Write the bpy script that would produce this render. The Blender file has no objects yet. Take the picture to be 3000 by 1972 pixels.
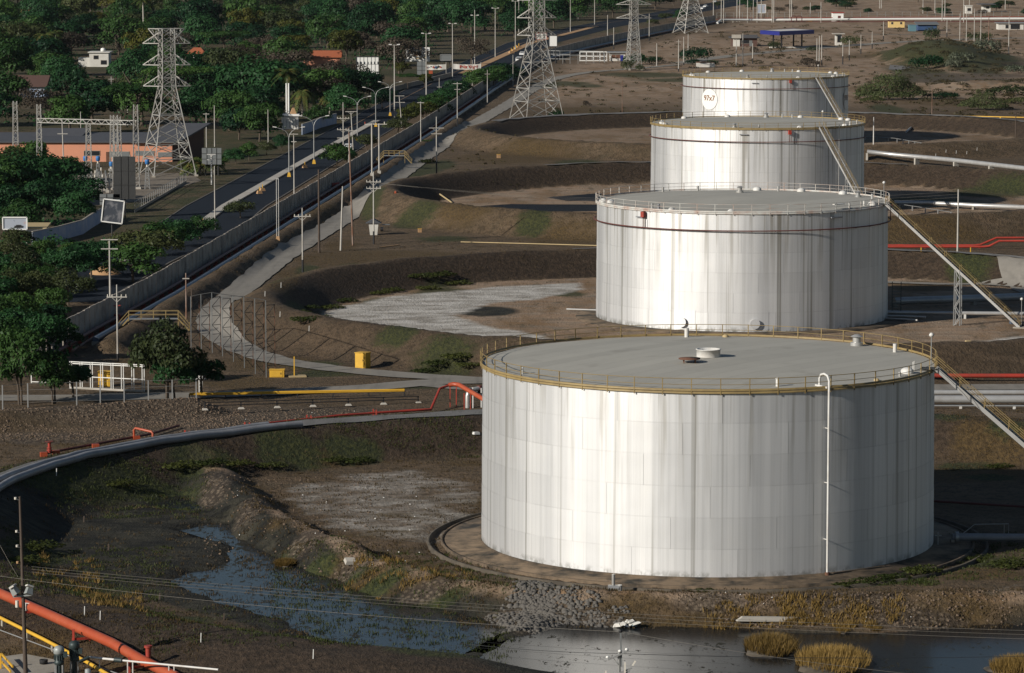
import bpy, math, random
import numpy as np
from mathutils import Vector, Matrix
R_ = math.radians
random.seed(7); np.random.seed(7)
scene = bpy.context.scene

# ------------------------------------------------------------------ camera
F_PX, PITCH, CAM_Z = 10752.5, R_(6.6366), 55.607      # 3000 px wide picture
cam_d = bpy.data.cameras.new('camera'); cam = bpy.data.objects.new('camera', cam_d)
scene.collection.objects.link(cam)
cam.location = (0, 0, CAM_Z); cam.rotation_euler = (R_(90) - PITCH, 0, 0)
cam_d.sensor_width = 36.0; cam_d.lens = F_PX / 3000 * 36.0
cam_d.clip_start = 1.0; cam_d.clip_end = 20000
scene.camera = cam

# ------------------------------------------------------------------ sky, sun, exposure
SUN_EL, SUN_AZ = R_(23.7), R_(216.0)                   # math angle, seen from above
SUNV = Vector((math.cos(SUN_AZ) * math.cos(SUN_EL), math.sin(SUN_AZ) * math.cos(SUN_EL), math.sin(SUN_EL)))
world = bpy.data.worlds.new('World'); scene.world = world; world.use_nodes = True
wn = world.node_tree; wn.nodes.clear()
sky = wn.nodes.new('ShaderNodeTexSky'); sky.sky_type = 'NISHITA'; sky.sun_disc = False
sky.sun_elevation = SUN_EL; sky.sun_rotation = math.atan2(SUNV.x, SUNV.y)
sky.air_density = 1.0; sky.dust_density = 0.25; sky.ozone_density = 1.4
bg = wn.nodes.new('ShaderNodeBackground'); bg.inputs['Strength'].default_value = 0.05
wo = wn.nodes.new('ShaderNodeOutputWorld')
wn.links.new(sky.outputs[0], bg.inputs[0]); wn.links.new(bg.outputs[0], wo.inputs[0])
sun_d = bpy.data.lights.new('sun', 'SUN'); sun = bpy.data.objects.new('sun', sun_d)
scene.collection.objects.link(sun)
sun_d.energy = 5.0; sun_d.angle = R_(0.55); sun_d.color = (1.0, 0.945, 0.86)
sun.rotation_mode = 'QUATERNION'; sun.rotation_quaternion = SUNV.to_track_quat('Z', 'Y')
sun.location = (-200, -100, 300)
scene.view_settings.view_transform = 'Standard'; scene.view_settings.look = 'None'
scene.view_settings.gamma = 1.0; scene.view_settings.use_curve_mapping = False
scene.view_settings.exposure = 0.0
scene.render.engine = 'CYCLES'
scene.cycles.max_bounces = 6; scene.cycles.diffuse_bounces = 2; scene.cycles.glossy_bounces = 3
scene.cycles.transparent_max_bounces = 6; scene.cycles.caustics_reflective = False

# ------------------------------------------------------------------ picture -> place
_c, _s = math.cos(PITCH), math.sin(PITCH)
def G(x, y, z=0.0):
    """photo pixel -> point of the level z it shows"""
    u = (x - 1500) / F_PX; v = (986 - y) / F_PX
    dy = _c + v * _s; dz = -_s + v * _c
    t = (z - CAM_Z) / dz
    return Vector((u * t, dy * t, z))
def MPP(Y):                                            # metres per photo pixel at distance Y
    return Y / F_PX
def HT(x, yb, yt):
    """height of an upright thing whose foot shows at yb and top at yt"""
    p = G(x, yb); v = (986 - yt) / F_PX
    # solve for Z with projected v at that Y
    Z = p.y * (v * _c - _s) / (_c + v * _s)
    return Z + CAM_Z

C = scene.collection
WL = {}                                                # world location of things
def reg(o, loc): WL[o.name] = Vector(loc)
def setp(o, label=None, cat=None, group=None, kind=None):
    if label: o['label'] = label
    if cat: o['category'] = cat
    if group: o['group'] = group
    if kind: o['kind'] = kind
    return o
def thing(name, label, cat, loc=(0, 0, 0), group=None, rotz=0.0):
    o = bpy.data.objects.new(name, None); C.objects.link(o)
    o.empty_display_size = 0.5; o.location = loc; o.rotation_euler = (0, 0, rotz)
    reg(o, loc); return setp(o, label, cat, group)

class MB:
    """collects polygons in world (or local) coordinates and links them as ONE mesh object"""
    def __init__(s): s.v = []; s.f = []; s.sm = []
    def add(s, vs, fs, smooth=False):
        b = len(s.v); s.v += [tuple(p) for p in vs]
        s.f += [tuple(i + b for i in f) for f in fs]; s.sm += [smooth] * len(fs); return s
    def box(s, c, d, rz=0.0, rx=0.0, ry=0.0, top=1.0):
        hx, hy, hz = d[0] / 2, d[1] / 2, d[2] / 2
        M = Matrix.Rotation(rz, 3, 'Z') @ Matrix.Rotation(ry, 3, 'Y') @ Matrix.Rotation(rx, 3, 'X')
        c = Vector(c); vs = []
        for z in (-hz, hz):
            k = top if z > 0 else 1.0
            for x, y in ((-hx, -hy), (hx, -hy), (hx, hy), (-hx, hy)):
                vs.append(c + M @ Vector((x * k, y * k, z)))
        return s.add(vs, [(0, 3, 2, 1), (4, 5, 6, 7), (0, 1, 5, 4), (1, 2, 6, 5), (2, 3, 7, 6), (3, 0, 4, 7)])
    def bar(s, p, q, w=0.06, h=None):
        """square bar from p to q"""
        p = Vector(p); q = Vector(q); d = q - p
        if d.length < 1e-6: return s
        h = h or w; d.normalize()
        up = Vector((0, 0, 1)) if abs(d.z) < 0.95 else Vector((1, 0, 0))
        a = d.cross(up).normalized() * (w / 2); b = a.cross(d).normalized() * (h / 2)
        vs = [e + i * a + j * b for e in (p, q) for i, j in ((-1, -1), (1, -1), (1, 1), (-1, 1))]
        return s.add(vs, [(3, 2, 1, 0), (4, 5, 6, 7), (0, 1, 5, 4), (1, 2, 6, 5), (2, 3, 7, 6), (3, 0, 4, 7)])
    def tube(s, pts, r=0.05, n=8, closed=False, caps=True, r2=None):
        pts = [Vector(p) for p in pts]; m = len(pts); vs = []; fs = []
        prev = None
        for i, p in enumerate(pts):
            if closed: d = pts[(i + 1) % m] - pts[i - 1]
            else: d = pts[min(i + 1, m - 1)] - pts[max(i - 1, 0)]
            d.normalize()
            if prev is None:
                up = Vector((0, 0, 1)) if abs(d.z) < 0.9 else Vector((1, 0, 0))
                a = d.cross(up).normalized()
            else:
                a = (prev - d * prev.dot(d))
                a = a.normalized() if a.length > 1e-5 else d.orthogonal().normalized()
            prev = a; b = a.cross(d)
            rr = r if r2 is None else r + (r2 - r) * i / max(1, m - 1)
            for k in range(n):
                t = 2 * math.pi * k / n
                vs.append(p + a * (rr * math.cos(t)) + b * (rr * math.sin(t)))
        for i in range(m if closed else m - 1):
            j = (i + 1) % m
            for k in range(n):
                l = (k + 1) % n
                fs.append((i * n + k, i * n + l, j * n + l, j * n + k))
        s.add(vs, fs, True)
        if caps and not closed:
            s.add(vs[:n], [tuple(range(n))[::-1]]); s.add(vs[-n:], [tuple(range(n))])
        return s
    def cyl(s, base, r, h, n=16, r2=None, cap=True):
        base = Vector(base); r2 = r if r2 is None else r2
        vs = [base + Vector((r * math.cos(2 * math.pi * k / n), r * math.sin(2 * math.pi * k / n), 0)) for k in range(n)]
        vt = [base + Vector((r2 * math.cos(2 * math.pi * k / n), r2 * math.sin(2 * math.pi * k / n), h)) for k in range(n)]
        s.add(vs + vt, [(k, (k + 1) % n, n + (k + 1) % n, n + k) for k in range(n)], True)
        if cap:
            s.add(vt, [tuple(range(n))]); s.add(vs, [tuple(range(n))[::-1]])
        return s
    def lathe(s, c, prof, n=16):
        """prof: [(r,z)...] about the vertical through c"""
        c = Vector(c); vs = []; m = len(prof)
        for r, z in prof:
            for k in range(n):
                t = 2 * math.pi * k / n
                vs.append(c + Vector((r * math.cos(t), r * math.sin(t), z)))
        fs = [(i * n + k, i * n + (k + 1) % n, (i + 1) * n + (k + 1) % n, (i + 1) * n + k) for i in range(m - 1) for k in range(n)]
        return s.add(vs, fs, True)
    def quad(s, a, b, c, d): return s.add([a, b, c, d], [(0, 1, 2, 3)])
    def build(s, name, m, parent=None, local=False, label=None):
        me = bpy.data.meshes.new(name)
        off = Vector((0, 0, 0))
        if parent is not None and not local: off = WL[parent.name]
        me.from_pydata([(p[0] - off.x, p[1] - off.y, p[2] - off.z) for p in s.v], [], s.f)
        me.polygons.foreach_set('use_smooth', s.sm)
        me.materials.append(m); me.update()
        o = bpy.data.objects.new(name, me); C.objects.link(o)
        if parent is not None:
            o.parent = parent; reg(o, off)
        else: reg(o, (0, 0, 0))
        if label: o['label'] = label
        return o
    def build_thing(s, name, m, label, cat, group=None, origin=None):
        """a thing that is one mesh, its origin at its foot"""
        org = Vector(origin) if origin is not None else Vector((sum(p[0] for p in s.v) / len(s.v), sum(p[1] for p in s.v) / len(s.v), min(p[2] for p in s.v)))
        s.v = [(p[0] - org.x, p[1] - org.y, p[2] - org.z) for p in s.v]
        o = s.build(name, m); o.location = org; reg(o, org)
        return setp(o, label, cat, group)
def inst(name, mesh, parent, loc=(0, 0, 0), rz=0.0):
    o = bpy.data.objects.new(name, mesh); C.objects.link(o); o.parent = parent
    o.location = loc; o.rotation_euler = (0, 0, rz); return o
def copy_tree(root, loc, rz=0.0, label=None, scale=None):
    r = root.copy(); C.objects.link(r); r.location = loc; r.rotation_euler = (0, 0, rz)
    if scale: r.scale = scale
    if label: r['label'] = label
    for ch in root.children:
        c = ch.copy(); C.objects.link(c); c.parent = r
        for g in ch.children:
            d = g.copy(); C.objects.link(d); d.parent = c
    reg(r, loc); return r

# ------------------------------------------------------------------ materials
class NT:
    def __init__(s, name):
        s.m = bpy.data.materials.new(name); s.m.use_nodes = True; s.t = s.m.node_tree; s.t.nodes.clear()
        s.out = s.t.nodes.new('ShaderNodeOutputMaterial')
    def n(s, typ, **kw):
        d = s.t.nodes.new(typ)
        for k, v in kw.items():
            if k.startswith('i_'): d.inputs[k[2:].replace('_', ' ')].default_value = v
            else: setattr(d, k, v)
        return d
    def l(s, a, b): s.t.links.new(a, b)
    def math(s, op, a, b=None, clamp=False):
        d = s.t.nodes.new('ShaderNodeMath'); d.operation = op; d.use_clamp = clamp
        for i, x in enumerate((a, b)):
            if x is None: continue
            if isinstance(x, (int, float)): d.inputs[i].default_value = x
            else: s.l(x, d.inputs[i])
        return d.outputs[0]
    def ramp(s, fac, stops, interp='LINEAR'):
        d = s.t.nodes.new('ShaderNodeValToRGB'); d.color_ramp.interpolation = interp
        e = d.color_ramp.elements
        while len(e) < len(stops): e.new(0.5)
        for k, (p, c) in enumerate(stops):
            e[k].position = p; e[k].color = (c, c, c, 1) if isinstance(c, (int, float)) else (*c, 1)
        s.l(fac, d.inputs[0]); return d.outputs[0]
    def mix(s, fac, a, b, blend='MIX'):
        d = s.t.nodes.new('ShaderNodeMix'); d.data_type = 'RGBA'; d.blend_type = blend
        if isinstance(fac, (int, float)): d.inputs[0].default_value = fac
        else: s.l(fac, d.inputs[0])
        for i, x in ((6, a), (7, b)):
            if isinstance(x, tuple): d.inputs[i].default_value = (*x, 1)
            else: s.l(x, d.inputs[i])
        return d.outputs[2]
    def noise(s, vec, scale, detail=3, rough=0.55, out=0):
        d = s.t.nodes.new('ShaderNodeTexNoise'); d.inputs['Scale'].default_value = scale
        d.inputs['Detail'].default_value = detail; d.inputs['Roughness'].default_value = rough
        if vec is not None: s.l(vec, d.inputs['Vector'])
        return d.outputs[out]
    def pos(s): return s.t.nodes.new('ShaderNodeNewGeometry').outputs['Position']
    def vmul(s, v, k):
        d = s.t.nodes.new('ShaderNodeVectorMath'); d.operation = 'MULTIPLY'; s.l(v, d.inputs[0]); d.inputs[1].default_value = k
        return d.outputs[0]
    def bsdf(s, color, rough=0.7, metal=0.0, spec=0.4, normal=None):
        b = s.t.nodes.new('ShaderNodeBsdfPrincipled')
        for k, x in (('Base Color', color), ('Roughness', rough), ('Metallic', metal), ('Specular IOR Level', spec)):
            if isinstance(x, tuple): b.inputs[k].default_value = (*x, 1)
            elif isinstance(x, (int, float)): b.inputs[k].default_value = x
            else: s.l(x, b.inputs[k])
        if normal is not None: s.l(normal, b.inputs['Normal'])
        s.l(b.outputs[0], s.out.inputs[0]); return b
    def bump(s, h, strength=0.3, dist=0.1):
        d = s.t.nodes.new('ShaderNodeBump'); d.inputs['Strength'].default_value = strength; d.inputs['Distance'].default_value = dist
        s.l(h, d.inputs['Height']); return d.outputs[0]
_mats = {}
def M(name, col, rough=0.65, metal=0.0, var=0.25, scale=1.2, dirt=None, dscale=0.6, damt=0.5, spec=0.4):
    """weathered plain surface: colour with uneven tone and, if given, patches of a second colour"""
    if name in _mats: return _mats[name]
    t = NT(name); p = t.pos()
    n1 = t.noise(p, scale, 4); n2 = t.noise(p, scale * 7, 3)
    f = t.math('ADD', t.math('MULTIPLY', n1, 0.65), t.math('MULTIPLY', n2, 0.35))
    c = t.mix(f, tuple(x * (1 - var) for x in col), tuple(min(0.95, x * (1 + var)) for x in col))
    if dirt:
        d = t.ramp(t.noise(p, dscale, 5, 0.65), [(0.5 - 0.08, 0.0), (0.5 + 0.2, damt)])
        c = t.mix(d, c, dirt)
    t.bsdf(c, rough, metal, spec); _mats[name] = t.m; return t.m
M_WHITE = M('white_paint', (0.62, 0.61, 0.58), 0.5, 0, .12, 1.5, (0.30, 0.22, 0.14), 0.7, .35)
M_GALV = M('galvanised_steel', (0.36, 0.36, 0.35), 0.42, .5, .2, 1.0)
M_TOWER = M('tower_steel', (0.40, 0.39, 0.36), 0.5, .25, .2, .5, (0.16, 0.10, 0.07), .35, .4)
M_POLE = M('concrete_pole', (0.44, 0.42, 0.38), 0.8, 0, .15, 1.0, (0.2, 0.15, 0.11), .5, .5)
M_BLACK = M('black_paint', (0.018, 0.018, 0.02), 0.55, 0, .3)
M_WOOD = M('weathered_wood', (0.075, 0.055, 0.042), 0.85, 0, .35, 1.5)
M_RUSTP = M('rusty_pole', (0.17, 0.085, 0.05), 0.8, 0, .3, 1.5, (0.35, 0.33, 0.30), .5, .5)
M_YELLOW = M('yellow_paint', (0.62, 0.36, 0.035), 0.5, 0, .12, 1.5, (0.25, 0.12, 0.03), .8, .25)
M_RAILY = M('railing_yellow', (0.27, 0.195, 0.08), 0.55, 0, .25, 1.5, (0.12, 0.08, 0.04), .9, .5)
M_RAILW = M('railing_white', (0.50, 0.49, 0.45), 0.55, 0, .2, 1.5, (0.30, 0.12, 0.06), .6, .7)
M_ORANGE = M('orange_pipe_paint', (0.36, 0.068, 0.028), 0.42, 0, .12, .8, (0.40, 0.16, 0.08), .5, .35)
M_RED = M('red_pipe_paint', (0.36, 0.042, 0.026), 0.5, 0, .2, .8, (0.14, 0.05, 0.035), .6, .5)
M_DKRED = M('dark_red_paint', (0.12, 0.032, 0.025), 0.6, 0, .3, .8, (0.05, 0.035, 0.03), .6, .5)
M_PIPEW = M('silver_pipe_paint', (0.47, 0.465, 0.45), 0.35, .4, .12, .7, (0.28, 0.24, 0.2), .6, .4)
M_PIPEB = M('blue_grey_pipe', (0.085, 0.11, 0.15), 0.45, .2, .25, .8)
M_PIPEG = M('grey_coated_pipe', (0.26, 0.265, 0.28), 0.5, .1, .2, .6, (0.11, 0.10, 0.09), .5, .5)
M_CONC = M('concrete', (0.33, 0.30, 0.25), 0.9, 0, .2, .8, (0.16, 0.13, 0.10), .4, .6)
M_CONCL = M('pale_concrete', (0.43, 0.40, 0.35), 0.9, 0, .15, .5, (0.24, 0.21, 0.17), .3, .5)
M_WALLC = M('wall_concrete', (0.44, 0.385, 0.325), 0.9, 0, .25, .5, (0.17, 0.15, 0.13), .3, .9)
M_PINK = M('pink_wall_paint', (0.62, 0.27, 0.165), 0.8, 0, .06, .5, (0.42, 0.2, 0.13), .3, .35)
M_ROOFG = M('grey_roofing', (0.070, 0.072, 0.08), 0.7, 0, .2, .5)
M_ROOFR = M('orange_roof_tiles', (0.36, 0.105, 0.045), 0.8, 0, .3, 1.5)
M_ROOFB = M('brown_roof_tiles', (0.10, 0.055, 0.042), 0.85, 0, .3, 1.2)
M_GLASSD = M('dark_window_glass', (0.02, 0.022, 0.025), 0.15, 0, .2)
M_HOUSEW = M('white_house_wall', (0.60, 0.58, 0.53), 0.8, 0, .1, .6, (0.36, 0.32, 0.27), .4, .35)
M_HOUSEY = M('yellow_trailer_wall', (0.66, 0.47, 0.19), 0.7, 0, .08, .6)
M_BLUEC = M('blue_canopy', (0.022, 0.028, 0.19), 0.45, 0, .15)
M_BLUEB = M('blue_tarpaulin', (0.035, 0.075, 0.17), 0.6, 0, .35)
M_TEAL = M('teal_container', (0.10, 0.20, 0.24), 0.6, 0, .2)
M_BARREL = M('blue_drum', (0.045, 0.17, 0.42), 0.45, 0, .12)
M_DARKMETAL = M('dark_board_metal', (0.045, 0.045, 0.044), 0.6, .2, .3, .6)
M_GREYB = M('grey_board_back', (0.17, 0.18, 0.18), 0.6, .2, .2, .6)
M_BLUEWALL = M('painted_wall', (0.26, 0.33, 0.46), 0.8, 0, .2, .4, (0.5, 0.5, 0.5), .35, .8)
M_PUMPG = M('pump_grey', (0.30, 0.32, 0.31), 0.5, .2, .15)
M_PUMPD = M('pump_dark_green', (0.035, 0.05, 0.05), 0.5, .2, .25)
M_GUTTER = M('gutter_concrete', (0.10, 0.082, 0.06), .9, 0, .35, .6, (0.025, 0.022, 0.018), .5, .9)
M_CAR = M('white_car_paint', (0.72, 0.72, 0.71), 0.3, 0, .04)
M_TYRE = M('tyre_rubber', (0.02, 0.02, 0.02), 0.85)
M_BARK = M('bark', (0.085, 0.065, 0.048), 0.9, 0, .35, 2.0)
M_BARKL = M('pale_palm_trunk', (0.34, 0.31, 0.27), 0.85, 0, .2, 1.5)
M_WIRE = M('wire', (0.26, 0.235, 0.20), 0.5, .3, .2)
M_WIRED = M('dark_cable', (0.03, 0.032, 0.033), 0.6)
M_RUST = M('rust', (0.13, 0.062, 0.038), 0.9, 0, .35, 2.5)
M_CERAM = M('porcelain', (0.62, 0.58, 0.50), 0.35, 0, .08)
M_TAN = M('tan_sheet', (0.42, 0.32, 0.17), 0.8, 0, .2)
M_GREENROOF = M('green_roofing', (0.10, 0.15, 0.13), 0.7)
M_STONE = M('rubble_stone', (0.115, 0.105, 0.092), 0.9, 0, .45, 1.8)
M_ROCKB = M('brown_stone', (0.135, 0.095, 0.064), 0.9, 0, .45, 1.8)
M_TIP = M('bright_marker_paint', (0.75, 0.74, 0.70), 0.6, 0, .05)
M_SAND = M('timber_plank', (0.40, 0.24, 0.12), 0.8, 0, .2)

def asphalt(name, col, rough, patch):
    t = NT(name); p = t.pos()
    a = t.noise(p, 0.35, 5, 0.6); b = t.noise(p, 4.0, 4, .7); w = t.noise(t.vmul(p, (1.0, .08, 1)), .8, 3)
    c = t.mix(a, tuple(x * .72 for x in col), tuple(x * 1.3 for x in col))
    c = t.mix(t.ramp(b, [(.45, 0.0), (.75, .35)]), c, patch)
    c = t.mix(t.ramp(w, [(.5, 0.0), (.7, .4)]), c, tuple(x * .6 for x in col))
    t.bsdf(c, rough, 0, .15, t.bump(b, .25, .02)); return t.m
M_ROAD = asphalt('road_asphalt', (0.010, 0.015, 0.023), .95, (0.015, 0.018, 0.024))
M_SROAD = asphalt('service_road_asphalt', (0.225, 0.208, 0.182), .9, (0.28, 0.25, 0.205))
M_PATH = asphalt('crest_path', (0.16, 0.155, 0.15), .85, (0.22, 0.205, 0.18))
M_GRAVELY = asphalt('yard_gravel', (0.20, 0.17, 0.135), .95, (0.12, 0.10, 0.08))
M_APRON = M('apron_concrete', (0.15, 0.108, 0.07), .9, 0, .35, .8, (0.020, 0.018, 0.014), .34, 1.3)

def foliage(name, dark, light, tr=0.2, dry=None):
    t = NT(name); oi = t.n('ShaderNodeObjectInfo'); tc = t.n('ShaderNodeTexCoord')
    a = t.noise(tc.outputs['Object'], 0.45, 3); b = t.noise(tc.outputs['Object'], 3.1, 2)
    f = t.math('ADD', t.math('MULTIPLY', a, .6), t.math('MULTIPLY', b, .4))
    f = t.math('ADD', f, t.math('MULTIPLY', t.math('SUBTRACT', oi.outputs['Random'], .5), .28))
    c = t.mix(t.ramp(f, [(.3, 0.0), (.72, 1.0)]), dark, light)
    if dry: c = t.mix(t.ramp(t.noise(tc.outputs['Object'], .8, 2), [(.52, 0.0), (.66, .7)]), c, dry)
    b1 = t.n('ShaderNodeBsdfDiffuse'); b2 = t.n('ShaderNodeBsdfTranslucent'); mx = t.n('ShaderNodeMixShader')
    g = t.n('ShaderNodeBsdfGlossy'); g.inputs['Roughness'].default_value = .5; g.inputs['Color'].default_value = (.5, .5, .5, 1); m2 = t.n('ShaderNodeMixShader')
    t.l(c, b1.inputs[0]); t.l(c, b2.inputs[0]); mx.inputs[0].default_value = tr; m2.inputs[0].default_value = .015
    t.l(b1.outputs[0], mx.inputs[1]); t.l(b2.outputs[0], mx.inputs[2])
    t.l(mx.outputs[0], m2.inputs[1]); t.l(g.outputs[0], m2.inputs[2]); t.l(m2.outputs[0], t.out.inputs[0])
    return t.m
FOL_DARK = foliage('foliage_dark', (0.007, 0.026, 0.013), (0.030, 0.086, 0.027))
FOL_MID = foliage('foliage_mid', (0.014, 0.042, 0.013), (0.062, 0.120, 0.028))
FOL_OLIVE = foliage('foliage_olive', (0.024, 0.036, 0.015), (0.078, 0.090, 0.032))
FOL_YEL = foliage('foliage_yellow_green', (0.032, 0.046, 0.011), (0.105, 0.100, 0.020))
FOL_BROWN = foliage('foliage_bare_brown', (0.035, 0.029, 0.022), (0.085, 0.068, 0.050), .1)
FOL_PALM = foliage('foliage_palm', (0.022, 0.045, 0.013), (0.10, 0.125, 0.035), .15, (0.17, 0.12, 0.04))
FOL_SCRUB = foliage('foliage_scrub', (0.030, 0.045, 0.018), (0.080, 0.095, 0.038), .15)
FOL_SILVER = foliage('foliage_silver', (0.07, 0.085, 0.055), (0.17, 0.18, 0.125), .15)
FOL_REED = foliage('foliage_dry_reed', (0.10, 0.065, 0.020), (0.30, 0.195, 0.060), .2)
FOL_WEED = foliage('foliage_weed', (0.022, 0.034, 0.010), (0.075, 0.082, 0.022), .15)
FOL_DRY = foliage('foliage_dry_grass', (0.045, 0.032, 0.016), (0.115, 0.080, 0.036), .2)
FOL_SCRUBD = foliage('foliage_dry_scrub', (0.034, 0.030, 0.015), (0.105, 0.085, 0.042), .15)
# ------------------------------------------------------------------ the lie of the land
TANKS = [(17.293, 321.61), (31.553, 501.82), (46.016, 687.80), (61.162, 886.92)]
TR, TH = 20.0, 15.893
RX1 = 66.5                                              # the first dike reaches out a little further left
RC = 63.0                                               # radius of the dike crest round the first tank
RCS = (63.0, 65.2, 69.0, 70.0); CHW = (2.2, .9, .9, 1.0) # crest radii and half widths of the four dikes
def sst(a, b, x):
    t = np.clip((x - a) / (b - a), 0, 1); return t * t * (3 - 2 * t)
def lst(a, b, x):
    t = np.clip((x - a) / (b - a), 0, 1); return .8 * t + .2 * t * t * (3 - 2 * t)
def vn(x, y, s, k=0.0):
    """cheap smooth noise about -1..1"""
    x = x / s + k * 7.3; y = y / s - k * 3.1
    return (np.sin(x * 1.0 + 1.9 * np.sin(y * .83 + k)) + np.sin(y * 1.13 + 1.7 * np.sin(x * .71 - 1.3 * k)) + .6 * np.sin(2.3 * x - 1.6 * y + k) + .5 * np.sin(1.9 * y + 2.7 * x + 2 * np.sin(x + y))) / 3.0
def seg_dist(X, Y, pts):
    d = np.full(np.shape(X), 1e9)
    for (a, b), (c, e) in zip(pts[:-1], pts[1:]):
        dx, dy = c - a, e - b; L2 = dx * dx + dy * dy + 1e-9
        t = np.clip(((X - a) * dx + (Y - b) * dy) / L2, 0, 1)
        d = np.minimum(d, np.hypot(X - a - t * dx, Y - b - t * dy))
    return d
def inside(X, Y, pts):
    r = np.zeros(np.shape(X), bool); n = len(pts)
    for i in range(n):
        x1, y1 = pts[i]; x2, y2 = pts[(i + 1) % n]
        c = ((y1 > Y) != (y2 > Y)) & (X < (x2 - x1) * (Y - y1) / (y2 - y1 + 1e-12) + x1)
        r ^= c
    return r
def gp(pts, z=0.0): return [tuple(G(x, y, z)[:2]) for x, y in pts]
def pmask(X, Y, pts, soft=2.0):
    """1 inside the polygon, fading out over `soft` metres"""
    d = seg_dist(X, Y, pts + pts[:1]); s = np.where(inside(X, Y, pts), d, -d)
    return sst(-soft, soft, s)
def bmask(X, Y, x, y, rx, ry, z=0.0):
    """soft ellipse round what the photo shows at (x, y)"""
    c = G(x, y, z); a = rx * MPP(c.y); b = abs(G(x, y - ry, z).y - G(x, y + ry, z).y) / 2
    q = np.hypot((X - c.x) / a, (Y - c.y) / b)
    return np.clip(1.25 - q, 0, 1) ** .8

FENCE = [(-58.5, 446), (-57, 468), (-51.4, 527), (-37.5, 712), (-22.6, 915), (-9, 1124), (5, 1325), (28, 1470), (63, 1650), (101, 1830)]
def fence_x(Y): return float(np.interp(Y, [p[1] for p in FENCE], [p[0] for p in FENCE]))
BERM = [(fence_x(y) + o, y) for y, o in ((462, 6.2), (500, 5.7), (600, 5.7), (700, 5.8), (790, 5.8), (880, 5.9), (960, 6.0))]
SPOIL = gp([(600, 1395), (680, 1470), (760, 1530), (880, 1600), (1000, 1650), (1120, 1695), (1250, 1735), (1450, 1768), (1700, 1790), (2000, 1797), (2300, 1800), (2600, 1800), (3000, 1790), (3200, 1780)])
RIDGE = gp([(-120, 1262), (0, 1250), (200, 1236), (380, 1222), (560, 1210)])
POND_L = gp([(520, 1545), (600, 1522), (690, 1512), (740, 1580), (830, 1622), (930, 1665), (1020, 1702), (1130, 1745), (1280, 1772), (1400, 1800), (1480, 1830), (1420, 1880), (1330, 1915), (1160, 1905), (960, 1875), (860, 1822), (760, 1790), (560, 1720), (500, 1690), (700, 1640), (660, 1590)])
POND_S = gp([(600, 1420), (640, 1440), (690, 1500), (720, 1545), (660, 1520), (590, 1490), (430, 1480), (520, 1440)])
POND_R = gp([(1330, 1965), (1420, 1905), (1520, 1850), (1640, 1822), (1900, 1822), (2300, 1838), (2560, 1848), (2750, 1835), (2860, 1822), (3100, 1808), (3350, 1830), (3350, 2030), (2500, 2080), (1800, 2070), (1500, 2010)])
POND_C = gp([(-80, 1470), (40, 1480), (90, 1530), (40, 1560), (-80, 1570)])
WATER_Z = -0.30
MOUND = G(2760, 178)
SRP = None
def H(X, Y):
    X = np.asarray(X, float); Y = np.asarray(Y, float)
    h = np.zeros(np.broadcast(X, Y).shape)
    h = h + 0.05 * vn(X, Y, 6.0, 1) * (Y < 460) + .035 * vn(X, Y, 1.9, 5) * (Y < 460)
    for i, (cx, cy) in enumerate(TANKS):
        r = np.hypot((X - cx) * (np.where(X < cx, RC / RX1, 1.0) if i == 0 else 1.0), Y - cy) + .5 * vn(X, Y, 16, 2 + i)
        rc, hw = RCS[i], CHW[i]; ring = lst(rc - hw - 6.0, rc - hw, r) * (1 - lst(rc + hw, rc + hw + 7.0, r))
        hh = (3.2, 3.7, 4.0, 3.4)[i] + .15 * vn(X, Y, 4, i) + .06 * vn(X, Y, 1.7, i)
        if i == 0:                                      # the front right of the first dike is open to the pond
            an = np.degrees(np.arctan2(X - cx, cy - Y)); hh = hh * np.clip(sst(-6, -24, an) * (.5 + .5 * sst(-62, -92, an)) + sst(62, 84, an), 0, 1)
        h = np.maximum(h, ring * hh)
    d = seg_dist(X, Y, BERM) + .25 * vn(X, Y, 3.5, 4)
    h = np.maximum(h, 1.55 * (1 - lst(.5, 3.1, d)))
    d = seg_dist(X, Y, SPOIL) + .7 * vn(X, Y, 2.6, 5) + .3 * vn(X, Y, 1.1, 8)
    h = np.maximum(h, (1.65 + .3 * vn(X, Y, 2.2, 6)) * (1 - lst(.5, 3.9, d)))
    d = seg_dist(X, Y, RIDGE) + .4 * vn(X, Y, 2.5, 6)
    h = np.maximum(h, 1.7 * (1 - lst(.3, 4.5, d)))
    near = (Y < 420)
    for k, P in enumerate((POND_L, POND_S, POND_R, POND_C)):
        m = np.zeros_like(h)
        xs = [p[0] for p in P]; ys = [p[1] for p in P]
        sel = near & (X > min(xs) - 6) & (X < max(xs) + 6) & (Y > min(ys) - 6) & (Y < max(ys) + 6)
        if np.any(sel):
            xs_ = np.broadcast_to(X, h.shape)[sel]; ys_ = np.broadcast_to(Y, h.shape)[sel]
            m[sel] = pmask(xs_ + .9 * vn(xs_, ys_, 2.4, 11) + .35 * vn(xs_, ys_, .8, 12), ys_ + 1.3 * vn(xs_, ys_, 2.9, 13), P, 1.5)
        h = h - m * (.75 + .18 * vn(X, Y, 3.0, 9 + k)) * np.clip(1.2 - h, 0, 1)
    # concrete gutter round the first tank
    r = np.hypot(X - TANKS[0][0], Y - TANKS[0][1])
    h = h - .45 * np.clip(1 - np.abs(r - 24.6) / .9, 0, 1)
    # overgrown mound and rubble ridge behind the last tank
    q = np.hypot((X - MOUND.x) / 24.0, (Y - MOUND.y) / 80.0) + .12 * vn(X, Y, 9, 3)
    h = h + 7.0 * (1 - lst(.25, 1.0, q))
    q = np.hypot((X - 152) / 30.0, (Y - 1148) / 14.0)
    h = h + (2.3 + .8 * vn(X, Y, 3.2, 7)) * (1 - lst(.45, 1.0, q))
    return h
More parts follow.
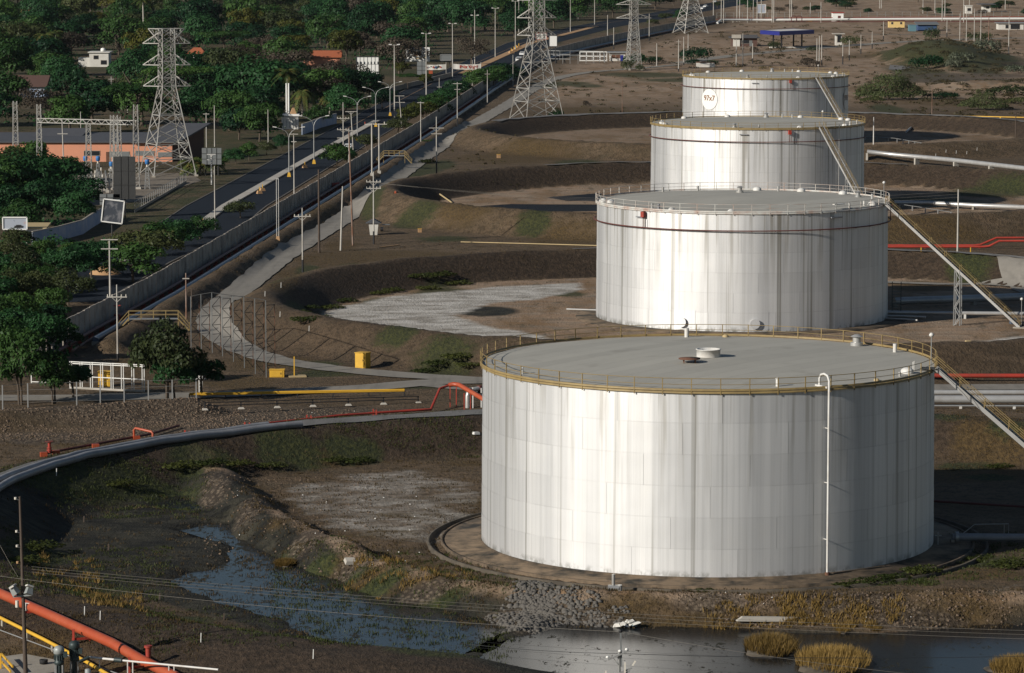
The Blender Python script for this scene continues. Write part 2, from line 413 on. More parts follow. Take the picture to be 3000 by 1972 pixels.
def hz(x, y): return float(H(np.array([x]), np.array([y]))[0])
def on(x, y, up=0.0):
    """photo pixel -> point of the real terrain it shows (berms included)"""
    z = 0.0
    for _ in range(5):
        p = G(x, y, z); z = .5 * z + .5 * hz(p.x, p.y)
    p = G(x, y, z); return Vector((p.x, p.y, hz(p.x, p.y) + up))

def axis(parts):
    out = []
    for a, b, st in parts: out.append(np.arange(a, b, st))
    return np.concatenate(out)
gx = np.concatenate([-np.geomspace(152, 3000, 26)[::-1], axis([(-150, -72, 2.5), (-72, 62, 1.0), (62, 175, 2.0)]), np.geomspace(176, 3000, 26)])
gy = np.concatenate([np.array([-400., -150., 0., 100., 160., 195.]), axis([(215, 250, 3.0), (250, 420, 0.9), (420, 610, 1.3), (610, 980, 2.2), (980, 1400, 5.0)]), np.geomspace(1402, 9000, 40)])
XX, YY = np.meshgrid(gx, gy); ZZ = H(XX, YY)
nx, ny = len(gx), len(gy)
me = bpy.data.meshes.new('ground')
me.vertices.add(nx * ny)
me.vertices.foreach_set('co', np.stack([XX, YY, ZZ], -1).astype(np.float32).ravel())
ii = np.arange((nx - 1) * (ny - 1)); a = (ii // (nx - 1)) * nx + ii % (nx - 1)
quads = np.stack([a, a + 1, a + nx + 1, a + nx], -1).astype(np.int32)
me.loops.add(quads.size); me.loops.foreach_set('vertex_index', quads.ravel())
me.polygons.add(len(quads)); me.polygons.foreach_set('loop_start', np.arange(0, quads.size, 4, dtype=np.int32))
me.polygons.foreach_set('loop_total', np.full(len(quads), 4, dtype=np.int32))
me.polygons.foreach_set('use_smooth', np.ones(len(quads), bool)); me.update(calc_edges=True)

# what grows or lies where: salt, green, ochre grass, black oil / rock, sand, mud, bare
S = XX.shape; A = {k: np.zeros(S) for k in ('salt', 'green', 'ochre', 'oil', 'rock', 'sand', 'mud', 'dry')}
def mx(k, m): A[k] = np.maximum(A[k], m)
for i, (cx, cy) in enumerate(TANKS):
    r = np.hypot(XX - cx, YY - cy) + .9 * vn(XX, YY, 9, i)
    RC_ = RCS[i]; fl = 1 - sst(RC_ - 8.2, RC_ - 6.6, r)
    if i: mx('sand', fl * (1, 1, .75, .55)[i])
    an = np.degrees(np.arctan2(XX - cx, cy - YY)); inn = sst(RC_ - 8, RC_ - 6.5, r) * (1 - sst(RC_ - 1.2, RC_ + .2, r)); out = sst(RC_ - 9, RC_ - 6, r) * (1 - sst(RC_ + 7, RC_ + 11, r))
    mx('dry', out if i == 0 else np.maximum(inn, out * .5 * (np.abs(an) < 88)) if i == 1 else inn)
for P, s in (([(925, 965), (960, 910), (1150, 868), (1450, 842), (1700, 828), (1700, 850), (1560, 878), (1430, 890), (1330, 925), (1430, 958), (1560, 980), (1640, 1000), (1500, 1022), (1300, 1018), (1100, 995), (990, 972)], 1.0),
             ([(2600, 1030), (2800, 1010), (3000, 985), (3200, 965), (3200, 1000), (3000, 1012), (2750, 1040), (2600, 1045)], 1.0),
             ([(790, 1440), (950, 1390), (1240, 1370), (1420, 1420), (1420, 1570), (1290, 1590), (1200, 1600), (1000, 1570), (860, 1510)], .40),
             ([(1700, 1780), (1800, 1760), (2900, 1760), (3000, 1740), (3000, 1700), (2850, 1740), (2500, 1775)], .42)):
    mx('salt', s * pmask(XX, YY, gp(P), 3.0))
mx('mud', bmask(XX, YY, 1425, 912, 100, 15) * 1.3)  # dark oval is shade of uneven ground, painted in with the mud colour
for P in ([(1300, 620), (1380, 606), (1500, 598), (1760, 600), (1760, 618), (1560, 622), (1760, 630), (1760, 662), (1560, 656), (1380, 636)], [(1600, 578), (1760, 566), (1760, 590), (1660, 588)]):
    mx('oil', 1.2 * pmask(XX, YY, gp(P), 1.2))
for b in ((1300, 820, 95, 26, 2), (930, 930, 60, 38, 1), (870, 905, 40, 30, 2), (1120, 868, 90, 18, 1), (1000, 905, 60, 22, 1), (1290, 1062, 110, 26, 1), (1170, 1040, 80, 12, .5), (920, 1058, 90, 14, .5), (950, 1095, 110, 12, 0), (1230, 1128, 120, 14, 0),
          (800, 860, 60, 26, 1), (900, 790, 40, 18, 0), (1240, 500, 60, 30, 0), (1090, 620, 40, 30, 0), (1000, 560, 40, 30, 0), (1030, 790, 60, 20, 0), (1220, 660, 80, 12, 0), (1300, 700, 90, 10, 0), (1650, 640, 70, 10, 2), (1560, 672, 60, 10, 1), (1660, 820, 60, 12, 2), (1700, 465, 80, 12, 1),
          (1650, 245, 100, 8, 0), (1900, 220, 150, 9, 0), (2000, 235, 150, 7, 0), (1720, 252, 60, 6, 0), (1600, 250, 50, 10, 0), (1100, 345, 60, 30, 0), (1300, 470, 40, 16, 1),
          (2600, 320, 60, 18, 0), (2850, 240, 150, 12, 0), (2700, 180, 100, 30, 4), (2850, 160, 80, 22, 5), (2640, 230, 70, 12, 0),
          (1010, 1310, 80, 14, 1.5), (1080, 1320, 60, 12, 1), (880, 1330, 90, 16, 1.2), (800, 1320, 60, 22, 1.5), (560, 1360, 90, 22, 1.5), (640, 1370, 70, 18, 1), (420, 1425, 190, 22, .8), (220, 1440, 160, 30, 1.0), (80, 1460, 90, 30, .8),
          (100, 1620, 110, 40, .8), (250, 1720, 160, 30, .5), (450, 1790, 200, 16, .8), (900, 1880, 220, 16, .8), (1250, 1935, 160, 18, .8), (930, 1660, 80, 14, .3), (1000, 1690, 90, 12, .3), (860, 1620, 60, 12, .3), (1100, 1722, 110, 12, .2), (1250, 1760, 150, 10, .2), (2900, 1640, 110, 20, .2), (2800, 1580, 60, 8, 0), (2150, 1700, 60, 6, 0), (2540, 1712, 90, 6, 0), (2850, 1310, 110, 14, 2), (2900, 1370, 90, 10, 1), (2780, 1240, 60, 14, 2.5), (2950, 1260, 60, 14, 2.5),
          (2930, 1090, 60, 8, 2), (2840, 800, 80, 14, 1), (2700, 560, 200, 14, 2), (2900, 530, 150, 12, 2.5), (2700, 1010, 40, 6, 2), (150, 1480, 120, 14, .6), (1700, 1752, 200, 8, 0), (1850, 1765, 150, 7, 0),
          (500, 640, 120, 14, 0), (560, 590, 100, 14, 0), (420, 700, 80, 18, 0), (700, 450, 120, 30, 0), (820, 420, 60, 14, 0), (500, 560, 120, 12, 0)):
    mx('green', bmask(XX, YY, *b))
for b in ((1050, 760, 240, 24, 0), (1150, 745, 240, 14, 0), (1350, 765, 180, 10, 0), (900, 800, 120, 24, 0), (830, 870, 60, 40, 1), (1080, 590, 40, 20, 0), (960, 640, 60, 24, 0), (1000, 720, 60, 20, 0), (1380, 640, 140, 14, 1.5), (1650, 690, 130, 14, 1), (1500, 450, 200, 20, 1), (1400, 520, 120, 24, 0), (1780, 330, 220, 10, 0), (1700, 320, 160, 7, 0),
          (2660, 690, 300, 14, 1), (2700, 800, 130, 18, 2), (2820, 640, 180, 10, 0), (2900, 640, 120, 10, 0), (2650, 340, 300, 12, 0), (2800, 300, 200, 14, 0), (2600, 260, 120, 14, 0), (2950, 250, 120, 14, 0),
          (60, 1640, 80, 40, .8), (180, 1720, 110, 24, .6), (290, 1790, 130, 18, .5), (390, 1830, 110, 12, .4), (980, 1655, 60, 14, .6), (1120, 1700, 140, 12, .4), (1300, 1730, 180, 10, .4), (1250, 1655, 130, 8, 0), (1180, 1640, 60, 8, 0), (1180, 1510, 120, 12, 0), (1150, 1560, 100, 10, 0), (1060, 1570, 80, 8, 0), (820, 1560, 50, 14, .6), (740, 1430, 40, 18, .3), (1380, 1470, 60, 14, 0), (1380, 1330, 80, 10, 1.0), (940, 1345, 150, 8, .6),
          (2100, 1815, 260, 16, .3), (2350, 1810, 160, 14, .3), (2480, 1800, 160, 12, .3), (2700, 1800, 260, 22, .2), (1850, 1790, 140, 12, .5), (1650, 1745, 140, 8, 0), (2800, 1330, 120, 30, 2), (2900, 1280, 140, 40, 2), (2950, 1390, 90, 16, 0), (2860, 1680, 160, 22, 0),
          (30, 1350, 140, 16, 2.5), (260, 1300, 160, 20, 0), (100, 1900, 160, 60, 1), (330, 1940, 120, 30, 1), (430, 1080, 70, 40, 0), (360, 1040, 40, 30, 1), (800, 1030, 160, 26, 1.5), (700, 1120, 120, 24, 0)):
    mx('ochre', bmask(XX, YY, *b))
for b in ((300, 1210, 420, 34, .3), (750, 1225, 330, 40, 0), (1000, 1215, 280, 26, 0), (150, 1280, 220, 20, .2), (500, 1270, 200, 22, .2), (650, 1260, 200, 22, 0), (1650, 1815, 190, 34, .4), (1500, 1800, 120, 20, .3), (2450, 1790, 260, 16, .4), (2700, 1820, 220, 16, .2), (2100, 1780, 160, 10, .8), (640, 1430, 60, 40, .8), (740, 1510, 60, 30, .8), (900, 1600, 70, 20, .8), (1050, 1655, 90, 16, .9), (1250, 1725, 110, 12, .8), (2850, 218, 250, 10, 2), (2650, 1370, 60, 10, 0)):
    mx('rock', bmask(XX, YY, *b))
lx = np.interp(YY, [p[1] for p in FENCE], [p[0] for p in FENCE]) - 21
mx('green', .62 * (1 - sst(-3, 3, XX - lx)) * (YY > 470) * (.8 + .3 * vn(XX, YY, 22, 4)))
mud = pmask(XX, YY, gp([(-200, 1500), (60, 1480), (300, 1500), (560, 1410), (700, 1440), (800, 1560), (1100, 1720), (1480, 1790), (1640, 1800), (1640, 1850), (1400, 1960), (900, 1880), (600, 1800), (300, 1720), (160, 1640), (60, 1600), (-200, 1640)]), 2.5)
mx('mud', mud)
for P in (POND_L, POND_S, POND_R, POND_C): mx('mud', pmask(XX, YY, P, 3.0))
mq = np.hypot((XX - MOUND.x) / 26.0, (YY - MOUND.y) / 86.0); mx('green', .95 * (1 - sst(.6, 1.1, mq + .1 * vn(XX, YY, 8, 2)))); mx('ochre', .7 * (1 - sst(.7, 1.2, mq)))
mx('mud', .9 * bmask(XX, YY, 2960, 190, 90, 22)); mx('rock', .9 * bmask(XX, YY, 2850, 222, 260, 9))
far = sst(930, 1150, YY) * sst(0, 25, XX - np.interp(YY, [p[1] for p in FENCE], [p[0] for p in FENCE]))
mx('sand', .7 * far)
mx('sand', .85 * (1 - sst(.4, 3.4, seg_dist(XX, YY, SPOIL) + .6 * vn(XX, YY, 1.5, 3))))
for b in ((480, 12, 130, 26), (560, 30, 60, 8), (330, 8, 80, 14), (2600, 20, 160, 10)): mx('sand', bmask(XX, YY, *b))
for b in ((2350, 95, 200, 10), (2550, 165, 140, 10), (2700, 95, 120, 8), (2150, 110, 120, 8), (1800, 215, 150, 7), (2950, 130, 120, 20)): mx('ochre', .8 * bmask(XX, YY, *b))
for k, (c, ks) in enumerate((('cover_a', ('salt', 'green', 'ochre', 'oil')), ('cover_b', ('rock', 'sand', 'mud', 'dry')))):
    at = me.color_attributes.new(c, 'FLOAT_COLOR', 'POINT')
    at.data.foreach_set('color', np.stack([np.clip(A[q], 0, 1.3) for q in ks], -1).astype(np.float32).ravel())
def ground_material():
    t = NT('dry_ground'); p = t.pos()
    ca = t.n('ShaderNodeAttribute', attribute_name='cover_a'); cb = t.n('ShaderNodeAttribute', attribute_name='cover_b')
    sa = t.n('ShaderNodeSeparateColor'); sb = t.n('ShaderNodeSeparateColor')
    t.l(ca.outputs['Color'], sa.inputs[0]); t.l(cb.outputs['Color'], sb.inputs[0])
    salt, green, ochre, oil = sa.outputs[0], sa.outputs[1], sa.outputs[2], ca.outputs['Alpha']
    rock, sand, mud, dry = sb.outputs[0], sb.outputs[1], sb.outputs[2], cb.outputs['Alpha']
    big = t.noise(p, .035, 4, .6); mid = t.noise(p, .22, 5, .62); fin = t.noise(p, 1.6, 4, .7); tiny = t.noise(p, 6.0, 2, .7)
    tuft = t.noise(t.vmul(p, (1, .45, 1)), 2.6, 4, .75)
    base = t.mix(t.ramp(big, [(.35, 0.0), (.65, 1.0)]), (0.100, 0.066, 0.036), (0.146, 0.100, 0.060))
    base = t.mix(t.ramp(mid, [(.42, 0.0), (.68, .7)]), base, (0.064, 0.050, 0.029))
    base = t.mix(t.ramp(t.noise(p, .75, 3, .6), [(.47, 0.0), (.66, .75)]), base, (0.052, 0.036, 0.019))
    base = t.mix(t.ramp(t.noise(t.vmul(p, (.06, .35, 1)), 1.0, 4, .65), [(.52, 0.0), (.66, .6)]), base, (0.155, 0.108, 0.068))
    base = t.mix(t.ramp(tuft, [(.50, 0.0), (.66, .85)]), base, (0.036, 0.026, 0.016))
    base = t.mix(t.ramp(tiny, [(.62, 0.0), (.75, .45)]), base, (0.17, 0.135, 0.10))
    def brk(m, n, k=.55):                              # a cover broken up by noise
        return t.math('MULTIPLY', t.math('SUBTRACT', t.math('ADD', m, t.math('MULTIPLY', n, k)), k * .5 + .28), 2.6, True)
    def cl(x, a): return t.math('MULTIPLY', x, a)
    c = base
    c = t.mix(cl(t.math('MULTIPLY', dry, 1.0, True), .85), c, t.mix(t.ramp(fin, [(.4, 0.0), (.65, 1.0)]), (0.018, 0.0125, 0.0085), (0.058, 0.039, 0.026)))
    band = t.noise(t.vmul(p, (.05, .5, 1)), 1.0, 4, .6)
    sc = t.mix(t.ramp(band, [(.4, 0.0), (.62, 1.0)]), (0.26, 0.172, 0.108), (0.32, 0.235, 0.163))
    sc = t.mix(t.ramp(t.noise(t.vmul(p, (.5, .16, 1)), .22, 5, .65), [(.46, 0.0), (.60, .8)]), sc, (0.175, 0.105, 0.050))
    sc = t.mix(t.ramp(t.noise(t.vmul(p, (1, .4, 1)), .42, 4, .7), [(.55, 0.0), (.66, .75)]), sc, (0.068, 0.052, 0.028))
    sc = t.mix(t.ramp(fin, [(.55, 0.0), (.72, .25)]), sc, (0.10, 0.072, 0.048))
    sc = t.mix(t.ramp(mid, [(.45, 0.0), (.7, .6)]), sc, (0.185, 0.165, 0.135))
    c = t.mix(brk(sand, mid, .35), c, sc)
    mc = t.mix(t.ramp(mid, [(.38, 0.0), (.6, 1.0)]), (0.012, 0.0115, 0.009), (0.044, 0.040, 0.028))
    mc = t.mix(t.ramp(t.noise(t.vmul(p, (.35, .9, 1)), .8, 5, .7), [(.48, 0.0), (.62, .9)]), mc, (0.006, 0.006, 0.005))
    mc = t.mix(t.ramp(fin, [(.5, 0.0), (.7, .7)]), mc, (0.018, 0.019, 0.010))
    mc = t.mix(t.ramp(t.noise(t.vmul(p, (.25, .8, 1)), .5, 6, .75), [(.62, 0.0), (.72, .4)]), mc, (0.10, 0.098, 0.09))
    c = t.mix(brk(mud, fin, .4), c, mc)
    oc = t.mix(t.ramp(tuft, [(.42, 0.0), (.62, 1.0)]), (0.046, 0.030, 0.011), (0.120, 0.076, 0.026))
    c = t.mix(cl(brk(ochre, mid, 1.0), .72), c, oc)
    gc = t.mix(t.ramp(tuft, [(.42, 0.0), (.64, 1.0)]), (0.016, 0.024, 0.008), (0.062, 0.068, 0.019))
    c = t.mix(cl(brk(green, t.math('MULTIPLY', t.math('ADD', fin, mid), .5), 1.9), .85), c, gc)
    rk = t.n('ShaderNodeTexVoronoi', i_Scale=2.2); t.l(p, rk.inputs['Vector'])
    rc = t.mix(t.ramp(rk.outputs['Distance'], [(.15, 1.0), (.55, 0.0)]), (0.050, 0.038, 0.028), (0.19, 0.148, 0.106))
    c = t.mix(cl(brk(rock, mid, .6), .8), c, rc)
    sw = t.noise(t.vmul(p, (.32, .5, 1)), .6, 6, .7)
    sl = t.mix(t.ramp(sw, [(.38, 0.0), (.6, 1.0)]), (0.24, 0.215, 0.18), (0.52, 0.49, 0.445))
    sl = t.mix(t.ramp(fin, [(.58, 0.0), (.74, .25)]), sl, (0.15, 0.128, 0.10))
    c = t.mix(brk(salt, t.math('MULTIPLY', t.math('ADD', sw, mid), .5), 1.05), c, sl)
    ol = brk(oil, fin, .3)
    c = t.mix(ol, c, (0.007, 0.009, 0.013))
    rough = t.math('SUBTRACT', .95, t.math('MULTIPLY', ol, .12))
    hgt = t.math('ADD', t.math('MULTIPLY', fin, .6), t.math('MULTIPLY', tuft, .6))
    t.bsdf(c, rough, 0, .25, t.bump(hgt, .8, .45)); return t.m
me.materials.append(ground_material())
ground = bpy.data.objects.new('ground', me); C.objects.link(ground); ground['kind'] = 'structure'

# ------------------------------------------------------------------ ponds
def water_material(name, weed, spec):
    t = NT(name); p = t.pos()
    rip = t.noise(p, 2.2, 3, .5)
    w = t.n('ShaderNodeBsdfPrincipled'); w.inputs['Base Color'].default_value = (0.010, 0.012, 0.014, 1)
    w.inputs['Roughness'].default_value = .17; w.inputs['Specular IOR Level'].default_value = spec
    t.l(t.bump(rip, .06, .02), w.inputs['Normal'])
    scum = t.n('ShaderNodeBsdfPrincipled'); scum.inputs['Roughness'].default_value = .85; scum.inputs['Specular IOR Level'].default_value = .2
    n1 = t.noise(t.vmul(p, (1.0, .42, 1)), 1.9, 5, .7); n2 = t.noise(p, .16, 4, .6)
    t.l(t.mix(n1, (0.006, 0.007, 0.005), (0.034, 0.031, 0.020)), scum.inputs['Base Color'])
    f = t.ramp(t.math('ADD', t.math('MULTIPLY', n1, .75), t.math('MULTIPLY', n2, .25)), [(weed, 0.0), (weed + .05, 1.0)])
    mxs = t.n('ShaderNodeMixShader'); t.l(f, mxs.inputs[0]); t.l(w.outputs[0], mxs.inputs[1]); t.l(scum.outputs[0], mxs.inputs[2])
    t.l(mxs.outputs[0], t.out.inputs[0]); return t.m
def pond(P, name, mat):
    cx = sum(p[0] for p in P) / len(P); cy = sum(p[1] for p in P) / len(P)
    Q = []
    for x, y in P:
        d = math.hypot(x - cx, y - cy); Q.append((x + (x - cx) / d * 1.6, y + (y - cy) / d * 1.6, WATER_Z))
    b = MB(); b.add(Q, [tuple(range(len(Q)))]); o = b.build(name, mat); o['kind'] = 'structure'; return o
M_WATERL = water_material('weedy_water', .525, .34); M_WATERR = water_material('open_water', .575, .085)
pond(POND_L, 'weedy_pond', M_WATERL); pond(POND_S, 'muddy_puddle', M_WATERL); pond(POND_R, 'dark_pond', M_WATERR); pond(POND_C, 'corner_pond', M_WATERR)

# ------------------------------------------------------------------ roads and paths: sheets on the terrain
def resample(pts, step):
    out = [Vector(pts[0][:2])]
    for a, b in zip(pts[:-1], pts[1:]):
        a = Vector(a[:2]); b = Vector(b[:2]); n = max(1, int((b - a).length / step))
        for k in range(1, n + 1): out.append(a.lerp(b, k / n))
    return out
def smooth(pts, it=3):
    pts = [Vector(p[:2]) for p in pts]
    for _ in range(it):
        q = [pts[0]]
        for a, b in zip(pts[:-1], pts[1:]): q += [a.lerp(b, .25), a.lerp(b, .75)]
        pts = q + [pts[-1]]
    return pts
def sheet(name, pts, width, mat, up=.1, step=2.0, jag=.25, kind='structure', flat=False):
    pts = resample(pts, step); b = MB(); vs = []
    for i, p in enumerate(pts):
        d = (pts[min(i + 1, len(pts) - 1)] - pts[max(i - 1, 0)]).normalized(); n = Vector((-d.y, d.x))
        w = width[0] + (width[1] - width[0]) * i / (len(pts) - 1) if isinstance(width, tuple) else width
        for k in (-.5, -.25, 0, .25, .5):
            e = float(vn(np.array(p.x), np.array(p.y), 2.3, 3 + k)) * jag * .8 * (1 if abs(k) == .5 else 0)
            q = p + n * (k * w + e); vs.append((q.x, q.y, (0 if flat else hz(q.x, q.y)) + up))
    fs = [(i * 5 + k, i * 5 + k + 1, i * 5 + k + 6, i * 5 + k + 5) for i in range(len(pts) - 1) for k in range(4)]
    b.add(vs, fs, True); o = b.build(name, mat); o['kind'] = kind; return o
def between(name, Lp, Rp, mat, up, n=160):
    L_ = resample(Lp, 6); Rr = resample(Rp, 6); b = MB(); vs = []
    for i in range(n + 1):
        a = L_[min(int(i / n * (len(L_) - 1)), len(L_) - 1)]; c = Rr[min(int(i / n * (len(Rr) - 1)), len(Rr) - 1)]
        vs += [(a.x, a.y, up), (c.x, c.y, up)]
    b.add(vs, [(2 * i, 2 * i + 1, 2 * i + 3, 2 * i + 2) for i in range(n)]); o = b.build(name, mat); o['kind'] = 'structure'; return o
MED = [(-66.0, 520), (-61.9, 579), (-55.6, 640), (-54.0, 690), (-47.0, 800), (-38.8, 926), (-33.5, 1010), (-17, 1250), (8, 1540), (40, 1760), (75, 1930), (120, 2150), (150, 2300)]
LEFT = [(x - 7.4 - .004 * max(0, y - 900), y) for x, y in MED]
RIGHT = [(x + 7.6 + .004 * max(0, y - 900), y) for x, y in MED]
between('road', LEFT, RIGHT, M_ROAD, .045)
SR = [(1420, 1118), (1250, 1106), (1080, 1093), (950, 1079), (830, 1062), (745, 1040), (665, 1003), (618, 958), (632, 907), (690, 862), (770, 798), (832, 749), (892, 712), (966, 668), (1018, 634), (1060, 602), (1098, 570), (1140, 536), (1200, 492), (1255, 452), (1335, 400), (1412, 350), (1500, 301), (1590, 240), (1703, 213), (1822, 205), (1990, 190)]
sheet('service_road', smooth(gp(SR)), 4.5, M_SROAD, .12, 2.0, .35)
sheet('gate_road', smooth(gp([(-150, 1168), (200, 1168), (500, 1163), (800, 1152), (1050, 1140), (1250, 1122), (1420, 1118)])), 5.0, M_SROAD, .11, 3.0, .4)
sheet('lane', smooth(gp([(1420, 1118), (1800, 1135), (2300, 1142), (2750, 1137), (3200, 1135)])), 5.0, M_SROAD, .12, 3.0, .4)
sheet('verge', smooth(gp([(1180, 1122), (1300, 1137), (1430, 1148)])), 2.4, M_SROAD, .10, 3.0, .6)
def ring_path(i, a0, a1, r, w, name, mat, up=.12):
    r = r + RCS[i] - RC
    cx, cy = TANKS[i]; n = int(abs(a1 - a0) / 2) + 2
    ex = RX1 / RC if i == 0 else 1.0
    return sheet(name, [(cx + ex * r * math.sin(R_(a0 + (a1 - a0) * k / n)), cy - r * math.cos(R_(a0 + (a1 - a0) * k / n))) for k in range(n + 1)], w, mat, up, 2.0, .3)
ring_path(0, -178, -80, RC - .2, 2.9, 'dike_crest_path', M_PATH)
ring_path(1, 100, 200, RC, 1.6, 'dike_crest_path', M_PATH)
ring_path(3, 60, 250, RC, 2.6, 'dike_crest_path', M_PATH)
ring_path(2, 150, 215, RC, 1.4, 'dike_crest_path', M_PATH)
sheet('basin_ramp', smooth([on(2790, 752), on(2860, 772), on(2930, 800), on(3000, 838), on(3060, 870)]), 5.0, M_SROAD, .14, 2.0, .4)
sheet('basin_track', smooth([on(2600, 828), on(2760, 835), on(2900, 832), on(3020, 842)]), 2.6, M_SROAD, .14, 2.0, .5)
sheet('station_road', smooth(gp([(1990, 187), (2070, 172), (2230, 155), (2400, 141), (2560, 128), (2700, 120), (2830, 115), (2960, 112), (3150, 110)])), 8.0, M_SROAD, .09, 6, .5)
sheet('bare_track', gp([(2500, 100), (2700, 102), (2830, 104)]), 7.0, M_GRAVELY, .08, 6, 1.0)
def patch(name, pts, mat, up):
    b = MB(); b.add([(x, y, up) for x, y in pts], [tuple(range(len(pts)))]); o = b.build(name, mat); o['kind'] = 'structure'
patch('substation_yard', gp([(150, 600), (330, 604), (400, 590), (590, 530), (560, 508), (150, 508)]), M_GRAVELY, .05)
patch('paved_patch', gp([(2603, 204), (2608, 190), (2660, 188), (2678, 194), (2640, 206)]), M_PATH, .08)
# ------------------------------------------------------------------ the four storage tanks
NP, NC, RISE = 14, 6, 0.55
def tank_paint(name, ref, seed, stain):
    t = NT(name); tc = t.n('ShaderNodeTexCoord', object=ref)
    sp = t.n('ShaderNodeSeparateXYZ'); t.l(tc.outputs['Object'], sp.inputs[0])
    ang = t.math('ARCTAN2', sp.outputs[0], t.math('MULTIPLY', sp.outputs[1], -1.0)); s = t.math('MULTIPLY', ang, 20.0)
    z = sp.outputs[2]
    def nz(ks, kz, off, det=3, rough=.55):
        cb = t.n('ShaderNodeCombineXYZ'); t.l(t.math('MULTIPLY', s, ks), cb.inputs[0]); t.l(t.math('MULTIPLY', z, kz), cb.inputs[1]); cb.inputs[2].default_value = seed + off
        return t.noise(cb.outputs[0], 1.0, det, rough)
    top = t.math('DIVIDE', z, TH)
    wide = nz(.42, .012, 0, 3); fine = nz(2.6, .02, 5, 4, .7); line = nz(1.15, .006, 9, 2); blot = nz(.5, .35, 13, 4); runs = nz(1.5, .05, 21, 3)
    oi = t.n('ShaderNodeObjectInfo')
    v = t.math('ADD', t.math('MULTIPLY', t.math('SUBTRACT', oi.outputs['Random'], .5), .07), 1.0)
    c = t.mix(t.ramp(wide, [(.35, 0.0), (.66, 1.0)]), (0.64, 0.64, 0.64), (0.78, 0.775, 0.765))
    c = t.mix(t.ramp(fine, [(.46, 0.0), (.66, .32)]), c, (0.44, 0.44, 0.43))
    ln = t.math('MULTIPLY', t.ramp(line, [(.585, 0.0), (.64, 1.0)]), t.ramp(fine, [(.35, .35), (.6, 1.0)]))
    c = t.mix(t.math('MULTIPLY', ln, stain), c, (0.25, 0.235, 0.20))
    rn = t.math('MULTIPLY', t.ramp(runs, [(.55, 0.0), (.68, 1.0)]), t.ramp(top, [(.35, 0.0), (1.0, .9)]))
    c = t.mix(t.math('MULTIPLY', rn, stain), c, (0.29, 0.265, 0.215))
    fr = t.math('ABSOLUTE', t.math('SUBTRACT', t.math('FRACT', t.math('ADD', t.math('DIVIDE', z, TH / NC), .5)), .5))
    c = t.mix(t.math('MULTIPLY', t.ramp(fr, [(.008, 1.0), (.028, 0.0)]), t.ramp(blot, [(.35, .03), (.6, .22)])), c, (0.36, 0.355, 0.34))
    c = t.mix(t.ramp(blot, [(.58, 0.0), (.75, .18)]), c, (0.75, 0.73, 0.68))
    low = t.math('MULTIPLY', t.ramp(top, [(0.0, 1.0), (.055, 0.0)]), t.ramp(nz(.9, .6, 31, 4, .7), [(.45, 0.0), (.58, 1.0)]))
    c = t.mix(t.math('MULTIPLY', low, .85), c, (0.11, 0.105, 0.075))
    sc = t.n('ShaderNodeVectorMath', operation='SCALE'); t.l(c, sc.inputs[0]); t.l(v, sc.inputs['Scale'])
    rgh = t.math('ADD', .58, t.math('MULTIPLY', wide, .10))
    dent = nz(.22, .18, 40, 2)
    t.bsdf(sc.outputs[0], rgh, .82, .4, t.bump(dent, .6, .08)); return t.m
def roof_paint(name, ref, seed):
    t = NT(name); tc = t.n('ShaderNodeTexCoord', object=ref); p = tc.outputs['Object']; oi = t.n('ShaderNodeObjectInfo')
    a = t.noise(p, .12 + .01 * seed, 5, .6); b = t.noise(p, 1.1, 5, .72)
    c = t.mix(a, (0.34, 0.325, 0.285), (0.43, 0.41, 0.355))
    c = t.mix(t.ramp(b, [(.64, 0.0), (.72, .5)]), c, (0.19, 0.14, 0.085))
    c = t.mix(t.ramp(t.noise(p, 2.5, 4, .7), [(.5, 0.0), (.8, .3)]), c, (0.47, 0.45, 0.40))
    sp = t.n('ShaderNodeSeparateXYZ'); t.l(p, sp.inputs[0]); sd = R_(51); vv = t.math('ADD', t.math('MULTIPLY', sp.outputs[0], -math.sin(sd)), t.math('MULTIPLY', sp.outputs[1], math.cos(sd)))
    fr = t.math('FRACT', t.math('DIVIDE', t.math('ADD', vv, 20.0), 1.9))
    c = t.mix(t.math('MULTIPLY', t.ramp(fr, [(.0, 1.0), (.07, 0.0)]), t.ramp(b, [(.35, .2), (.6, .8)])), c, (0.15, 0.135, 0.11))
    c = t.mix(t.ramp(t.noise(p, .28, 3, .6), [(.58, 0.0), (.7, .3)]), c, (0.22, 0.20, 0.165))
    v = t.math('ADD', t.math('MULTIPLY', t.math('SUBTRACT', oi.outputs['Random'], .5), .12), 1.0)
    sc = t.n('ShaderNodeVectorMath', operation='SCALE'); t.l(c, sc.inputs[0]); t.l(v, sc.inputs['Scale'])
    t.bsdf(sc.outputs[0], .75, .1, .3); return t.m
def roof_z(r): return TH + .02 + RISE * (1 - r / TR)
def pol(a, r, z=0.0): a = R_(a); return Vector((r * math.sin(a), -r * math.cos(a), z))    # 0 = towards the lake-side camera, + = right
